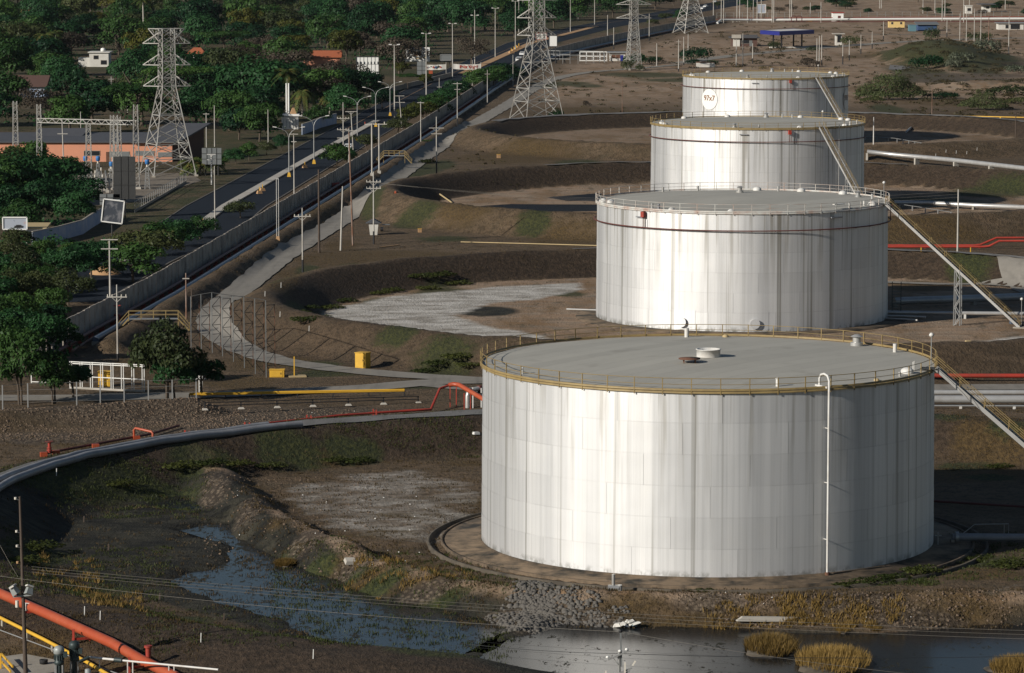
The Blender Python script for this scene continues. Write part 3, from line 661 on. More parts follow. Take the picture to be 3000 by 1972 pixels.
def tank(i, label, rail, kick, stairs, seam_dir):
    root = thing('storage_tank', label, 'storage tank', (*TANKS[i], 0))
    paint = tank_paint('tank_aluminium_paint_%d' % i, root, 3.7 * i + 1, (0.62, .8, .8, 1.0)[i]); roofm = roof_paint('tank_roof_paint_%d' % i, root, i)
    ch = TH / NC
    for c in range(NC):
        r = TR - .022 * c; z0 = c * ch - (.04 if c else 0); z1 = (c + 1) * ch - .012
        half = math.pi / NP - .0005; ns = 12; b = MB(); vs = []
        for k in range(ns + 1):
            t = -half + 2 * half * k / ns
            for z in (z0, z1): vs.append((r * math.cos(t), r * math.sin(t), z))
        fs = [(2 * k, 2 * k + 2, 2 * k + 3, 2 * k + 1) for k in range(ns)]
        b.add(vs, fs, True)
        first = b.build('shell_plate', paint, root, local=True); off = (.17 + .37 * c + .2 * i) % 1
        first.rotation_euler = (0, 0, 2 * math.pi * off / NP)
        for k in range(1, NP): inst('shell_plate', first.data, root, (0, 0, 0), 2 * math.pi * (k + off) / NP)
    b = MB(); b.cyl((0, 0, 0), TR - .17, TH - .03, 96, cap=False); b.build('inner_shell', M_PIPEG, root, local=True)
    # roof plates: parallel strips lapped on a very low cone
    sd = R_(seam_dir); u = Vector((math.cos(sd), math.sin(sd))); w = Vector((-u.y, u.x)); W = 1.9; n = int(2 * TR / W) + 1
    for k in range(n):
        v0 = -TR + k * W; v1 = min(v0 + W - .02, TR - .01); b = MB(); vs = []
        if v0 >= TR - .05: continue
        for j in range(9):
            for v in (max(v0, -TR + .01), v1):
                L = math.sqrt(max(0, (TR - .02) ** 2 - v * v)); q = u * (L * (j / 4 - 1)) + w * v
                vs.append((q.x, q.y, roof_z(q.length) + (.012 if v == v1 else 0.0)))
        b.add(vs, [(2 * j, 2 * j + 2, 2 * j + 3, 2 * j + 1) for j in range(8)]); b.build('roof_plate', roofm, root, local=True)
    b = MB(); b.lathe((0, 0, TH), [(TR + .09, -.16), (TR + .09, .0), (TR - .12, .035), (TR - .12, -.03)], 112); b.build('top_angle', kick, root, local=True)
    # guard rail
    a0, a1 = 0, 360; npost = 52; rr = TR - .02
    b = MB(); b.box((rr + .1, 0, TH + .42), (.075, .075, 1.42)); pm = b.build('railing_post', rail, root, local=True)
    for k in range(1, npost): inst('railing_post', pm.data, root, (0, 0, 0), 2 * math.pi * k / npost)
    for nm, z, r_ in (('top_rail', TH + 1.1, .03), ('middle_rail', TH + .6, .024)):
        b = MB(); b.tube([pol(k * 360 / 104, rr + .1, z) for k in range(104)], r_, 5, closed=True); b.build(nm, rail, root, local=True)
    b = MB(); b.lathe((0, 0, TH), [(rr + .13, .06), (rr + .13, .24), (rr + .1, .24), (rr + .1, .06)], 104); b.build('kick_plate', kick, root, local=True)
    stair(root, stairs, rail)
    return root, paint
def stair(root, st, rail):
    """outside stair from the roof edge down a straight flight"""
    ang, foot_r, turn = st; H0 = TH + .25
    P0 = pol(ang, TR + .35, H0); dirv = pol(ang + turn, 1.0); L = foot_r - TR - .35; P1 = Vector((P0.x + dirv.x * L, P0.y + dirv.y * L, .12))
    nrm = Vector((-dirv.y, dirv.x, 0)); hw = .48
    b = MB(); b.bar(P0 - nrm * hw, P1 - nrm * hw, .09, .34); b.build('stringer', M_PIPEW, root, local=True)
    b = MB(); b.bar(P0 + nrm * hw, P1 + nrm * hw, .09, .34); b.build('stringer', M_PIPEW, root, local=True)
    n = int(H0 / .24); b = MB()
    for k in range(1, n):
        p = P0.lerp(P1, k / n); b.box((p.x, p.y, p.z + .06), (.26, 2 * hw, .04), math.atan2(dirv.y, dirv.x))
    b.build('treads', M_DARKMETAL, root, local=True)
    for s in (-1, 1):
        o = nrm * (hw * s); m = 9
        for nm, h, r_ in (('handrail', 1.0, .035), ('guard_rail', .55, .028)):
            b = MB(); b.tube([P0 + o + Vector((0, 0, h)), P1 + o + Vector((0, 0, h))], r_, 5); b.build(nm, M_RAILY, root, local=True)
        for k in range(m + 1):
            p = P0.lerp(P1, k / m) + o; b = MB(); b.bar(p, p + Vector((0, 0, 1.0)), .06); b.build('handrail_post', M_RAILY, root, local=True)
    pl = P0 - dirv * .6; b = MB(); b.box((pl.x, pl.y, H0 - .05), (1.5, 1.3, .08), math.atan2(dirv.y, dirv.x)); b.build('landing', M_DARKMETAL, root, local=True)
    Pm = P0.lerp(P1, .54); b = MB()
    for s in (-1, 1):
        for f in (-.35, .35):
            b.bar(Pm + nrm * (hw * s) + dirv * f, Vector((Pm.x, Pm.y, 0)) + nrm * (hw * s) + dirv * (f * 1.2), .13)
        for k in range(6):
            z0 = Pm.z * k / 6; z1 = Pm.z * (k + 1) / 6; e = .35 if k % 2 else -.35
            b.bar(Vector((Pm.x, Pm.y, z0)) + nrm * (hw * s) + dirv * e, Vector((Pm.x, Pm.y, z1)) + nrm * (hw * s) - dirv * e, .07)
    b.build('trestle', M_GALV, root, local=True)
    b = MB(); b.box((P1.x, P1.y, .06), (1.6, 1.5, .2), math.atan2(dirv.y, dirv.x)); b.build('footing', M_CONC, root, local=True)
    for p, h in ((P0 - dirv * .5 + nrm * .6, 2.7), (P1 + nrm * .75, 3.6)):
        b = MB(); b.tube([p, p + Vector((0, 0, h))], .045, 6); ob = b.build('lamp_post', M_GALV, root, local=True)
        b = MB(); b.lathe(p + Vector((0, 0, h)), [(.05, -.1), (.2, 0), (.22, .12), (.12, .26), (.0, .3)], 10); b.build('lamp_head', M_WHITE, ob, local=True)
def roof_fit(root, kind, ang, r, mat=None, s=1.0):
    p = pol(ang, r, roof_z(r)); b = MB(); s *= .78
    if kind == 'dome':
        b.lathe(p, [(.62 * s, 0), (.62 * s, .14 * s), (.55 * s, .36 * s), (.32 * s, .5 * s), (0, .56 * s)], 14); b.build('roof_hatch', mat or M_WHITE, root, local=True)
    elif kind == 'vent':
        b.cyl(p, .16 * s, .75 * s, 10); b.cyl(p + Vector((0, 0, .75 * s)), .24 * s, .14 * s, 10, .08 * s); b.build('roof_vent', mat or M_WHITE, root, local=True)
    elif kind == 'gauge':
        b.cyl(p, .55 * s, .3 * s, 14); b.cyl(p + Vector((0, 0, .3 * s)), .35 * s, .5 * s, 14); b.cyl(p + Vector((0, 0, .8 * s)), .55 * s, .18 * s, 14, .2 * s); b.build('pressure_vent', mat or M_GALV, root, local=True)
    elif kind == 'stub':
        b.cyl(p, .22 * s, .9 * s, 10); b.build('roof_nozzle', mat or M_PIPEW, root, local=True)
def ring_main(root, z=TH - 2.35):
    b = MB(); b.tube([pol(k * 3, TR + .28, z) for k in range(120)], .085, 6, closed=True); b.build('foam_ring_pipe', M_DKRED, root, local=True)
    b = MB()
    for k in range(40): b.bar(pol(k * 9, TR + .0, z - .1), pol(k * 9, TR + .32, z - .1), .05)
    b.build('pipe_brackets', M_DKRED, root, local=True)
def foam_box(root, ang, z=TH - 2.35):
    b = MB(); p = pol(ang, TR + .3, z); b.tube([p, p + Vector((0, 0, 1.55))], .06, 6); b.tube([p + pol(ang + 90, .35), p + pol(ang + 90, .35) + Vector((0, 0, 1.2))], .045, 6)
    o = b.build('foam_riser', M_DKRED, root, local=True)
    b = MB(); b.box(p + Vector((0, 0, 1.75)), (.55, .45, .75), R_(ang)); b.build('foam_chamber', M_RED, o, local=True)
def slot(root, ang, z=TH - 1.0, w=1.5):
    p = pol(ang, TR + .10, z); b = MB(); b.box(p, (w, .2, .16), R_(ang)); b.build('overflow_hood', M_PIPEG, root, local=True)

T1, P1m = tank(0, 'nearest and largest-looking silver storage tank with yellow roof railing and a white downpipe', M_RAILY, M_RAILY, (73, 39.5, 4), 51)
T2, P2m = tank(1, 'silver storage tank second from the front, with white roof railing and red ring pipe', M_RAILW, M_RAILW, (69, 39.0, 0), 51)
T3, P3m = tank(2, 'silver storage tank third from the front, its stair slanting down the right front', M_RAILY, M_RAILY, (31, 38.0, -4), 51)
T4, P4m = tank(3, 'farthest silver storage tank, carrying the white disc lettered 97x7', M_RAILY, M_RAILY, (33, 38.0, -4), 51)
for t in (T2, T3, T4): ring_main(t)
# first tank: downpipe, hatch, vents, sloping base
ang = math.degrees(math.asin((2404 - 2076) / 667.0)) - 3.1
b = MB(); q = lambda r, z: pol(ang, r, z)
b.tube([q(TR - 1.0, TH - .1), q(TR - 1.0, TH + .75), q(TR - .75, TH + 1.1), q(TR - .25, TH + 1.22), q(TR + .3, TH + 1.1), q(TR + .55, TH + .7), q(TR + .55, TH - 1.5), q(TR + .55, 4), q(TR + .55, .2)], .10, 10)
dp = b.build('downpipe', M_WHITE, T1, local=True)
b = MB(); b.cyl(q(TR + .55, .0), .2, .45, 12); b.build('pipe_shoe', M_RUST, dp, local=True)
for z in (3.2, 8.0, 12.6):
    b = MB(); b.bar(q(TR - .02, z), q(TR + .5, z), .07); b.build('pipe_clamp', M_WHITE, dp, local=True)
b = MB(); b.bar(q(TR - 1.6, TH + .12) , q(TR + .3, TH + .12), .16); b.build('pipe_support', M_WHITE, dp, local=True)
b = MB(); p = pol(6, .3, roof_z(0) - .02); b.lathe(p, [(1.05, 0), (1.05, .62), (1.12, .62), (1.12, .68), (.98, .68), (.98, .12), (0, .12)], 24); b.build('centre_hatch', M_WHITE, T1, local=True)
b = MB(); p = pol(-25, 4.3, roof_z(4.3)); b.lathe(p, [(.0, .32), (.95, .32), (.95, .4), (.0, .46)], 20)
for k in range(4): b.bar(p + pol(45 + 90 * k, .7), p + pol(45 + 90 * k, .7, .34), .09)
b.build('hatch_lid', M_RUST, T1, local=True)
roof_fit(T1, 'gauge', 130, 18.6, M_PIPEW, 1.35); roof_fit(T1, 'stub', 112, 18.6, M_WHITE, 1.1); roof_fit(T1, 'stub', 183, 18.8, M_WHITE, 1.2); roof_fit(T1, 'dome', 64, 18.6, M_WHITE, 1.2)
roof_fit(T1, 'vent', 16, 17.8, M_WHITE, 1.1); roof_fit(T1, 'vent', -62, 18.6, M_WHITE, .9); roof_fit(T1, 'stub', 57, 18.9, M_PIPEW, .6); roof_fit(T1, 'dome', 46, 18.9, M_TAN, .5); roof_fit(T1, 'dome', 172, 19.0, M_TAN, .6)
b = MB(); p = pol(70, 18.6, roof_z(18.6))
for k in range(3): b.tube([p + pol(70 + 90, .25 * k - .2), p + pol(70 + 90, .25 * k - .2, .8)], .05, 6)
b.build('gauge_pipes', M_WHITE, T1, local=True)
# second tank
for a, r in ((-78, 18.6), (-84, 19.2), (150, 18.7), (170, 18.9), (128, 18.8), (66, 18.7)): roof_fit(T2, 'dome', a, r, M_WHITE, 1.25)
for a, r in ((-8, 19.1), (-33, 19.1)): roof_fit(T2, 'dome', a, r, M_WHITE, .95)
roof_fit(T2, 'gauge', 178, 12.5, M_PIPEW, 1.2); roof_fit(T2, 'stub', 196, 18.8); roof_fit(T2, 'stub', 213, 18.8); roof_fit(T2, 'stub', 160, 18); roof_fit(T2, 'gauge', 110, 17.5, M_GALV, 1.1); roof_fit(T2, 'vent', 62, 18); roof_fit(T2, 'vent', 48, 18.3); roof_fit(T2, 'stub', -44, 18.5); roof_fit(T2, 'stub', 100, 18.4); roof_fit(T2, 'stub', -40, 18.7, M_PIPEG)
b = MB(); b.bar(pol(38, 18.3, TH + .7), pol(44, 18.3, TH + .7), .4, .12); b.build('roof_vane', M_WHITE, T2, local=True)
foam_box(T2, -44); foam_box(T2, 80); slot(T2, -46); slot(T2, 35, TH - .85, 1.9)
def manhole(root, ang, paint):
    c = pol(ang, TR, 1.25); aa = R_(ang); ex = Vector((math.cos(aa), math.sin(aa), 0)); n = pol(ang, 1)
    b = MB(); vs = []
    for j in range(2):
        for k in range(7): vs.append(pol(ang + (k / 6 - .5) * 10.5, TR + .03, .25 + 2.6 * j))
    b.add(vs, [(k, k + 1, k + 8, k + 7) for k in range(6)], True); o = b.build('reinforcing_plate', paint, root, local=True)
    b = MB(); pr = [(.55, .02), (.55, .35), (.66, .35), (.66, .44), (0, .44)]
    m = 20; vs = []
    for r, d in pr:
        for k in range(m):
            t = 2 * math.pi * k / m; vs.append(c + n * d + ex * (r * math.cos(t)) + Vector((0, 0, r * math.sin(t))))
    b.add(vs, [(i * m + k, i * m + (k + 1) % m, (i + 1) * m + (k + 1) % m, (i + 1) * m + k) for i in range(len(pr) - 1) for k in range(m)], False); b.build('manhole_cover', paint, o, local=True)
manhole(T2, -26.5, P2m); manhole(T2, 1.5, P2m)
# third and fourth tank
for t in (T3, T4):
    for a, r in ((-77, 18.6), (-70, 18.8), (-135, 18.6), (-166, 18.9), (150, 18.6), (118, 18.6), (110, 18.7), (20, 19.1), (54, 19.0)): roof_fit(t, 'dome', a, r, M_WHITE, 1.15)
    roof_fit(t, 'gauge', 170, 15, M_PIPEW, 1.2); roof_fit(t, 'gauge', -17, 18.6, M_PIPEW, 1.2); roof_fit(t, 'stub', -3, 18.8); roof_fit(t, 'stub', 160, 17); roof_fit(t, 'vent', -80, 18.4); roof_fit(t, 'vent', 84, 18.6); roof_fit(t, 'vent', 78, 18.7); roof_fit(t, 'stub', 150, 15); roof_fit(t, 'vent', 62, 18.7)
    foam_box(t, 13); slot(t, -11)
for t, a in ((T3, 44), (T4, 48), (T4, 65)):
    b = MB(); b.tube([pol(a, TR + .2, TH + 1.0), pol(a, TR + .2, 3)], .07, 6); b.build('drain_pipe', M_PIPEW, t, local=True)
def disc_sign(root, ang, z, rad, text):
    """round painted plate bent to the shell, with brown lettering"""
    b = MB(); n = 40; vs = [pol(ang, TR + .05, z)]
    for rr in (.5, 1.0):
        for k in range(n):
            t = 2 * math.pi * k / n; vs.append(pol(ang + math.degrees(rad * rr * math.cos(t) / TR), TR + .05, z + rad * rr * math.sin(t)))
    fs = [(0, 1 + k, 1 + (k + 1) % n) for k in range(n)] + [(1 + k, 1 + n + k, 1 + n + (k + 1) % n, 1 + (k + 1) % n) for k in range(n)]
    b.add(vs, fs, True); o = b.build('number_disc', M_TIP, root, local=True)
    cu = bpy.data.curves.new('lettering', 'FONT'); cu.body = text; cu.size = 1.75; cu.align_x = 'CENTER'; cu.align_y = 'CENTER'; cu.offset = .03
    to = bpy.data.objects.new('tmp', cu); C.objects.link(to); dg = bpy.context.evaluated_depsgraph_get(); dg.update()
    me = bpy.data.meshes.new_from_object(to.evaluated_get(dg)); bpy.data.objects.remove(to)
    for v in me.vertices:
        x, y = v.co.x, v.co.y; v.co = pol(ang + math.degrees(x / TR), TR + .09, z + y + .25)
    me.materials.clear(); me.materials.append(M_RUSTL); lo = bpy.data.objects.new('lettering', me); C.objects.link(lo); lo.parent = o
M_RUSTL = M('brown_lettering', (0.21, 0.095, 0.045), .7)
disc_sign(T4, -45.5, TH - 5.1, 2.45, '97x7'); disc_sign(T4, 71.5, TH - 5.4, 2.45, '97x7')
b = MB(); p = pol(85, TR + .6, 0); b.bar(p, p + Vector((0, 0, 5)), .1); b.bar(p + pol(85, 1.2), p + pol(85, 1.2, 5), .1)
for k in range(12): b.bar(p + Vector((0, 0, .4 * k)), p + pol(85, 1.2, .4 * k), .05)
b.build('access_ladder', M_PUMPD, T2, local=True)

# concrete apron and gutter lip of the first tank, base rings of all
def ring_slab(name, i, prof, mat, n=96):
    b = MB(); b.lathe((*TANKS[i], 0), prof, n); o = b.build(name, mat); o['kind'] = 'structure'; return o
ring_slab('tank_apron', 0, [(TR - .1, .30), (TR + .35, .30), (TR + .35, .20), (23.4, .12), (23.4, -.2)], M_APRON)
ring_slab('gutter_lip', 0, [(23.42, -.3), (23.42, .20), (23.62, .20), (23.64, -.3)], M_APRON)
ring_slab('gutter', 0, [(23.64, -.25), (24.55, -.28), (24.6, .10), (24.82, .09), (24.85, -.5)], M_GUTTER)
ring_slab('tank_apron', 1, [(TR - .1, .16), (TR + .35, .16), (22.8, .07), (22.8, -.2)], M_APRON)
ring_slab('tank_apron', 2, [(TR - .1, .16), (22.8, .07), (22.8, -.2)], M_APRON)
ring_slab('tank_apron', 3, [(TR - .1, .16), (22.8, .07), (22.8, -.2)], M_APRON)
LM2 = ((1063, 1060, 'tall yellow cabinet'), (1095, 680, 'white booth'), (1290, 1200, 'orange pipe length'), (1425, 912, 'dark oval patch'), (812, 1100, 'low yellow cabinet'), (420, 1290, 'orange pipe bridge'), (145, 1330, 'valve wheel'), (680, 1440, 'spoil bank end'), (887, 800, 'pole with long black foot'), (1238, 550, 'orange dike pipe'), (1461, 460, 'upper ochre box'), (1550, 712, 'thin tan pipe'), (236, 1885, 'orange main'), (2860, 491, 'big pale pipe'), (2843, 740, 'right yellow post'), (2404, 1700, 'white downpipe'), (2800, 1590, 'shaded nozzle pipe'), (2900, 1250, 'stair of the nearest tank'), (70, 1700, 'floodlight pole'), (1300, 1090, 'nearest tank, left side'), (1660, 640, 'second tank, left rim'), (930, 940, 'left end of the salt floor'), (1250, 430, 'upper service road'), (2300, 64, 'red manifold'), (2230, 30, 'pale blue board'), (2455, 60, 'red-edged hut'), (2770, 70, 'tarpaulin shed'), (2115, 64, 'pipeline end'), (2860, 60, 'far white houses'), (2580, 40, 'yellow trailer'))
_seen = {}
def place_label(kind, px, py, marks):
    """says which one by the nearest thing one can find in the photo"""
    d, n = min((math.hypot((px - a) * .7, (py - b) * 1.6), k) for k, (a, b, _) in enumerate(marks)); a, b, nm = marks[n]; dx, dy = px - a, py - b
    side = 'left of' if dx < -14 else 'right of' if dx > 14 else ''; dep = 'behind' if dy < -9 else 'in front of' if dy > 9 else ''
    where = 'beside' if not side and not dep else (dep.replace('in front of', 'before') + ', ' + side if side and dep else side or dep); far = 'just ' if d < 45 else 'well ' if d > 110 and side else ''
    lb = '%s %s%s the %s' % (kind, far, where, nm); _seen[lb] = _seen.get(lb, 0) + 1
    return lb if _seen[lb] == 1 else lb + ', ' + ('', '', 'second', 'third', 'fourth', 'fifth', 'sixth', 'seventh')[min(_seen[lb], 7)]
# ------------------------------------------------------------------ pipes, guard rails, pond-side gear
def path3(pts, up=0.0, lift=None):
    """photo pixels -> points lying on the terrain, `up` above it"""
    return [on(x, y, up) for x, y in pts]
def pipe(name, pts, r, mat, label, cat='pipe', group=None, n=10, sup=None, sup_mat=None, sup_h=None, step=None):
    """one pipeline: the tube is one part, its saddles others"""
    root = thing(name, label, cat, pts[0], group)
    if step: pts = dense(pts, step)
    b = MB(); b.tube(pts, r, n); b.build('pipe_run', mat, root)
    if sup:
        acc = 0.0; first = None
        for a, c in zip(pts[:-1], pts[1:]):
            L = (c - a).length
            while acc < L:
                p = a.lerp(c, acc / L); g = hz(p.x, p.y); hgt = p.z - r * .6 - g + .15
                if hgt > .12:
                    d = (c - a); rz = math.atan2(d.y, d.x); b = MB(); b.box((p.x, p.y, g - .15 + hgt / 2), (max(.3, r * .9), r * 2.3, hgt), rz); b.build('pipe_support', sup_mat or M_CONC, root)
                acc += sup
            acc -= L
    return root
def dense(pts, step):
    out = [pts[0]]
    for a, c in zip(pts[:-1], pts[1:]):
        n = max(1, int((c - a).length / step))
        for k in range(1, n + 1): out.append(a.lerp(c, k / n))
    return out
def drape(pts, up):
    return [Vector((p.x, p.y, hz(p.x, p.y) + up)) for p in pts]
def arc(i, r, a0, a1, n, up):
    cx, cy = TANKS[i]; o = []
    for k in range(n + 1):
        a = R_(a0 + (a1 - a0) * k / n); x, y = cx + r * (RX1 / RC if i == 0 else 1) * math.sin(a), cy - r * math.cos(a); o.append(Vector((x, y, hz(x, y) + up)))
    return o
# twin grey pipes beside the dike crest path of the first tank, running out of the path to the left
pipe('crest_pipe', arc(0, RC - 2.0, -143, -70, 40, .33), .36, M_PIPEG, 'front one of twin grey pipes hugging the dike crest at left', group='twin crest pipes')
pipe('crest_pipe', arc(0, RC - 1.0, -140, -70, 40, .42), .30, M_PIPEG, 'rear one of twin grey pipes hugging the dike crest at left', group='twin crest pipes')
# long red fire main
def flanges(root, pts, every, mat, r):
    acc = every * .5
    for a, c in zip(pts[:-1], pts[1:]):
        L = (c - a).length; d = (c - a).normalized()
        while acc < L:
            p = a.lerp(c, acc / L); n = Vector((-d.y, d.x, 0))
            for s in (-1, 1):
                b = MB(); b.bar(Vector((p.x, p.y, hz(p.x, p.y) - .1)) + n * (s * r * 1.9), p + n * (s * r * 1.9) + Vector((0, 0, r * 2.0)), .16); b.build('clamp_post', mat, root)
            acc += every
        acc -= L
pts = [on(455, 1293, .32), on(560, 1280, .32), on(780, 1250, .35), on(1000, 1226, .35), on(1215, 1211, .35), on(1262, 1209, .35)]
e1 = on(1288, 1195, 0); pts += [Vector((e1.x, e1.y + 1.0, 2.05)), Vector((e1.x + 1.0, e1.y + 1.6, 2.35))]
fm = pipe('fire_main', pts, .14, M_RED, 'long thin red fire pipe behind the grey crest path, left of the nearest tank', n=8)
flanges(fm, pts[:6], 8.5, M_RED, .2)
p0 = Vector((e1.x + 1.0, e1.y + 1.6, 2.35)); q0 = on(1412, 1206, 0); q0 = Vector((q0.x + .5, q0.y - 4, 1.75))
om = pipe('orange_pipe', [p0, p0 + Vector((.5, 0, .12)), p0 + Vector((1.2, -.4, .1)), q0, q0 + Vector((3, -2.5, -.5))], .27, M_ORANGE, 'thick orange pipe length on red trestles touching the nearest tank at left')
for f in (.12, .5):
    p = p0.lerp(q0, f)
    for s in (-.35, .35):
        b = MB(); b.bar((p.x + s, p.y, hz(p.x, p.y) - .1), (p.x + s, p.y, p.z), .1); b.build('trestle_leg', M_RED, om)
pts = [on(128, 1338, .32), on(260, 1313, .3), on(440, 1280, .3), on(524, 1255, .3)]
fb = pipe('branch_pipe', pts, .13, M_DKRED, 'short dark red pipe with a valve wheel at far left', n=8)
for x, y in ((128, 1338), (165, 1333), (280, 1314), (400, 1290)):
    p = on(x, y, .2); b = MB(); b.box((p.x, p.y, p.z), (.7, .5, .55), .3); b.build('saddle', M_ORANGE, fb)
p = on(145, 1336, 0); b = MB(); b.cyl(p + Vector((0, 0, .3)), .16, 1.1, 8); b.cyl(p + Vector((0, 0, .55)), .28, .12, 10); b.cyl(p + Vector((0, 0, .8)), .26, .1, 10); v = b.build('valve', M_RED, fb)
b = MB(); b.tube([p + Vector((.42 * math.cos(t), .42 * math.sin(t), 1.5)) for t in [k * math.pi / 6 for k in range(12)]], .045, 5, closed=True); b.bar(p + Vector((-.42, 0, 1.5)), p + Vector((.42, 0, 1.5)), .05); b.build('hand_wheel', M_DKRED, v)
a = on(393, 1290, 0); c = on(448, 1296, 0)
pipe('pipe_bridge', [a + Vector((0, .1, .2)), a + Vector((0, 0, 1.1)), a + Vector((.15, -.05, 1.3)), c + Vector((-.15, .1, 1.12)), c + Vector((0, 0, .95)), c + Vector((0, -.1, .1))], .13, M_ORANGE, 'small orange goose-neck pipe bridging the dark red branch pipe')
# yellow highway guard rail and black low rail beside the gate road
def guardrail(name, p, q, h, bh, mat, n, label, pmat, foot=False, double=False):
    p = on(*p); q = on(*q); root = thing(name, label, 'guard rail', p)
    b = MB(); m = 24; vs = []; prof = [(0, -.17), (.05, -.1), (.05, -.03), (0, 0), (.05, .03), (.05, .1), (0, .17)]
    d = (q - p).normalized(); nr = Vector((d.y, -d.x, 0))
    if double:
        for k, hh in enumerate((h, h * .55)):
            b = MB(); b.bar(p + Vector((0, 0, hh)), q + Vector((0, 0, hh)), bh, bh); b.build('rail', mat, root)
    else:
        for k in range(m + 1):
            c = p.lerp(q, k / m) + Vector((0, 0, h))
            for o, z in prof: vs.append(c + nr * o + Vector((0, 0, z * bh)))
        b.add(vs, [(k * 7 + j, k * 7 + j + 1, k * 7 + j + 8, k * 7 + j + 7) for k in range(m) for j in range(6)]); b.build('beam', mat, root)
    for k in range(n):
        c = p.lerp(q, k / (n - 1)); b = MB(); b.box((c.x - nr.x * .07, c.y - nr.y * .07, c.z + h / 2 - .05), (.13, .13, h + .1)); po = b.build('post', pmat, root)
        if foot: b = MB(); b.box((c.x, c.y, c.z + .04), (.75, .5, .2), .2, top=.6); b.build('concrete_foot', M_CONCL, po)
guardrail('crash_barrier', (555, 1172), (1185, 1160), .66, 1.0, M_YELLOW, 7, 'long yellow corrugated crash barrier beside the gate road', M_BLACK)
guardrail('low_rail', (600, 1196), (1226, 1180), .75, .09, M_BLACK, 7, 'low black double rail on pale concrete feet in front of the yellow barrier', M_BLACK, True, True)
# silver goose-neck pipe at the left edge of the nearest tank
p = on(1370, 1195, 0); root = thing('silver_pipe_bend', 'silver goose-neck pipe rising behind the left edge of the nearest tank', 'pipe', p)
b = MB(); b.tube([p + Vector((0, 0, -.1)), p + Vector((0, 0, 1.35)), p + Vector((.1, .1, 1.75)), p + Vector((.45, .3, 2.0)), p + Vector((1.4, 1.2, 2.05)), p + Vector((5.5, 5, 2.05))], .27, 12); b.build('pipe_run', M_PIPEW, root)
for k, (dx, dy, h) in enumerate(((.62, -.2, 2.35), (1.55, .3, 2.2), (2.4, 1.6, 2.3))):
    b = MB(); b.tube([p + Vector((dx, dy, -.1)), p + Vector((dx, dy, h))], .075, 8); b.build('support_post', M_WHITE, root)
b = MB(); b.bar(p + Vector((.3, .1, 1.62)), p + Vector((3.2, 2.5, 1.62)), .22, .2); b.build('cradle', M_BLACK, root)
b = MB(); b.tube([p + Vector((1.2, 1.0, 2.05)), p + Vector((1.45, 1.25, 2.05))], .36, 12); b.build('flange', M_DKRED, root)
# right hand side: pipelines running out of the picture
def rpipe(name, px, r, mat, label, up, sup=None, sm=None, extra=None):
    pts = [on(x, y, 0) for x, y in px]; pts = [Vector((p.x, p.y, max(0, hz(p.x, p.y)) + up)) for p in pts]
    return pipe(name, pts, r, mat, label, n=12, sup=sup, sup_mat=sm)
rpipe('red_pipe', [(2500, 1117), (2750, 1117), (3250, 1116)], .26, M_RED, 'red pipe running right from behind the nearest tank, beside the lane', .6, 12, M_DKRED)
rpipe('silver_pipe', [(2500, 1168), (2750, 1168), (3250, 1168)], .30, M_PIPEW, 'upper slim silver pipe right of the nearest tank', .7, 14)
rpipe('silver_pipe', [(2500, 1192), (2750, 1192), (3250, 1192)], .46, M_PIPEW, 'lower thick silver pipe right of the nearest tank', .85, 14)
rpipe('silver_pipe', [(2500, 1197), (2750, 1198), (3250, 1199)], .10, M_GALV, 'thin grey line on small feet in front of the silver pipes', .35, 6, M_WHITE)
rpipe('shaded_pipe', [(2600, 1470), (2745, 1478), (3000, 1494), (3200, 1506)], .12, M_DKRED, 'thin dark red pipe in the shadow of the nearest tank', .3)
sp = rpipe('shaded_pipe', [(2790, 1592), (2860, 1592), (3000, 1593), (3250, 1594)], .34, M_PIPEG, 'grey pipe with a nozzle end and low handrail in the nearest tank shadow', .55, 7)
p = on(2815, 1592, 0); b = MB(); b.tube([p + Vector((.2, 0, .9)), p + Vector((1.2, 0, 1.7)), p + Vector((4.2, 0, 1.75)), p + Vector((4.2, 0, .9))], .04, 5); b.tube([p + Vector((3.8, 0, 1.72)), p + Vector((3.8, 0, .9))], .03, 5); b.build('handrail', M_GALV, sp)
b = MB(); b.tube([p + Vector((-.5, 0, .55)), p + Vector((-.2, 0, .55))], .5, 12); b.build('flange', M_GALV, sp)
p = on(2748, 1602, 0); b = MB(); b.bar(p, p + Vector((0, 0, 1.3)), .08); b.bar(p + Vector((-.3, 0, 1.0)), p + Vector((.3, 0, 1.0)), .08); b.build_thing('valve_post', M_GALV, 'grey valve post at the shaded right foot of the nearest tank', 'valve')
rpipe('culvert_pipe', [(2540, 470), (2620, 476), (2780, 491), (3000, 517), (3200, 540)], .5, M_PIPEW, 'big pale pipe on concrete piers right of the third tank', 1.7, 14, M_CONCL)
rpipe('silver_pipe', [(2620, 606), (2720, 607), (2850, 614), (3000, 620), (3250, 626)], .42, M_PIPEW, 'silver pipe running right from behind the second tank roof', .8, 16)
rpipe('silver_pipe', [(2620, 901), (2760, 897), (3000, 888), (3250, 880)], .55, M_PIPEW, 'thick pipe lying in the shadow of the second tank', .9, 12)
rpipe('silver_pipe', [(2590, 931), (2760, 933), (3000, 935), (3250, 936)], .26, M_PIPEW, 'slim silver pipe passing behind the stair foot of the second tank', .75, 11, M_WHITE)
rpipe('silver_pipe', [(2590, 940), (2650, 943), (2688, 946)], .13, M_PIPEW, 'short drain line with a sunlit end at the right foot of second tank', .35)
rpipe('silver_pipe', [(2600, 934), (2655, 935), (2712, 938)], .16, M_PIPEW, 'short capped pipe stub beside the right foot of the second tank', .4)
rpipe('silver_pipe', [(1660, 912), (1690, 913), (1752, 915)], .13, M_PIPEW, 'short silver pipe at the left foot of the second tank', .3)
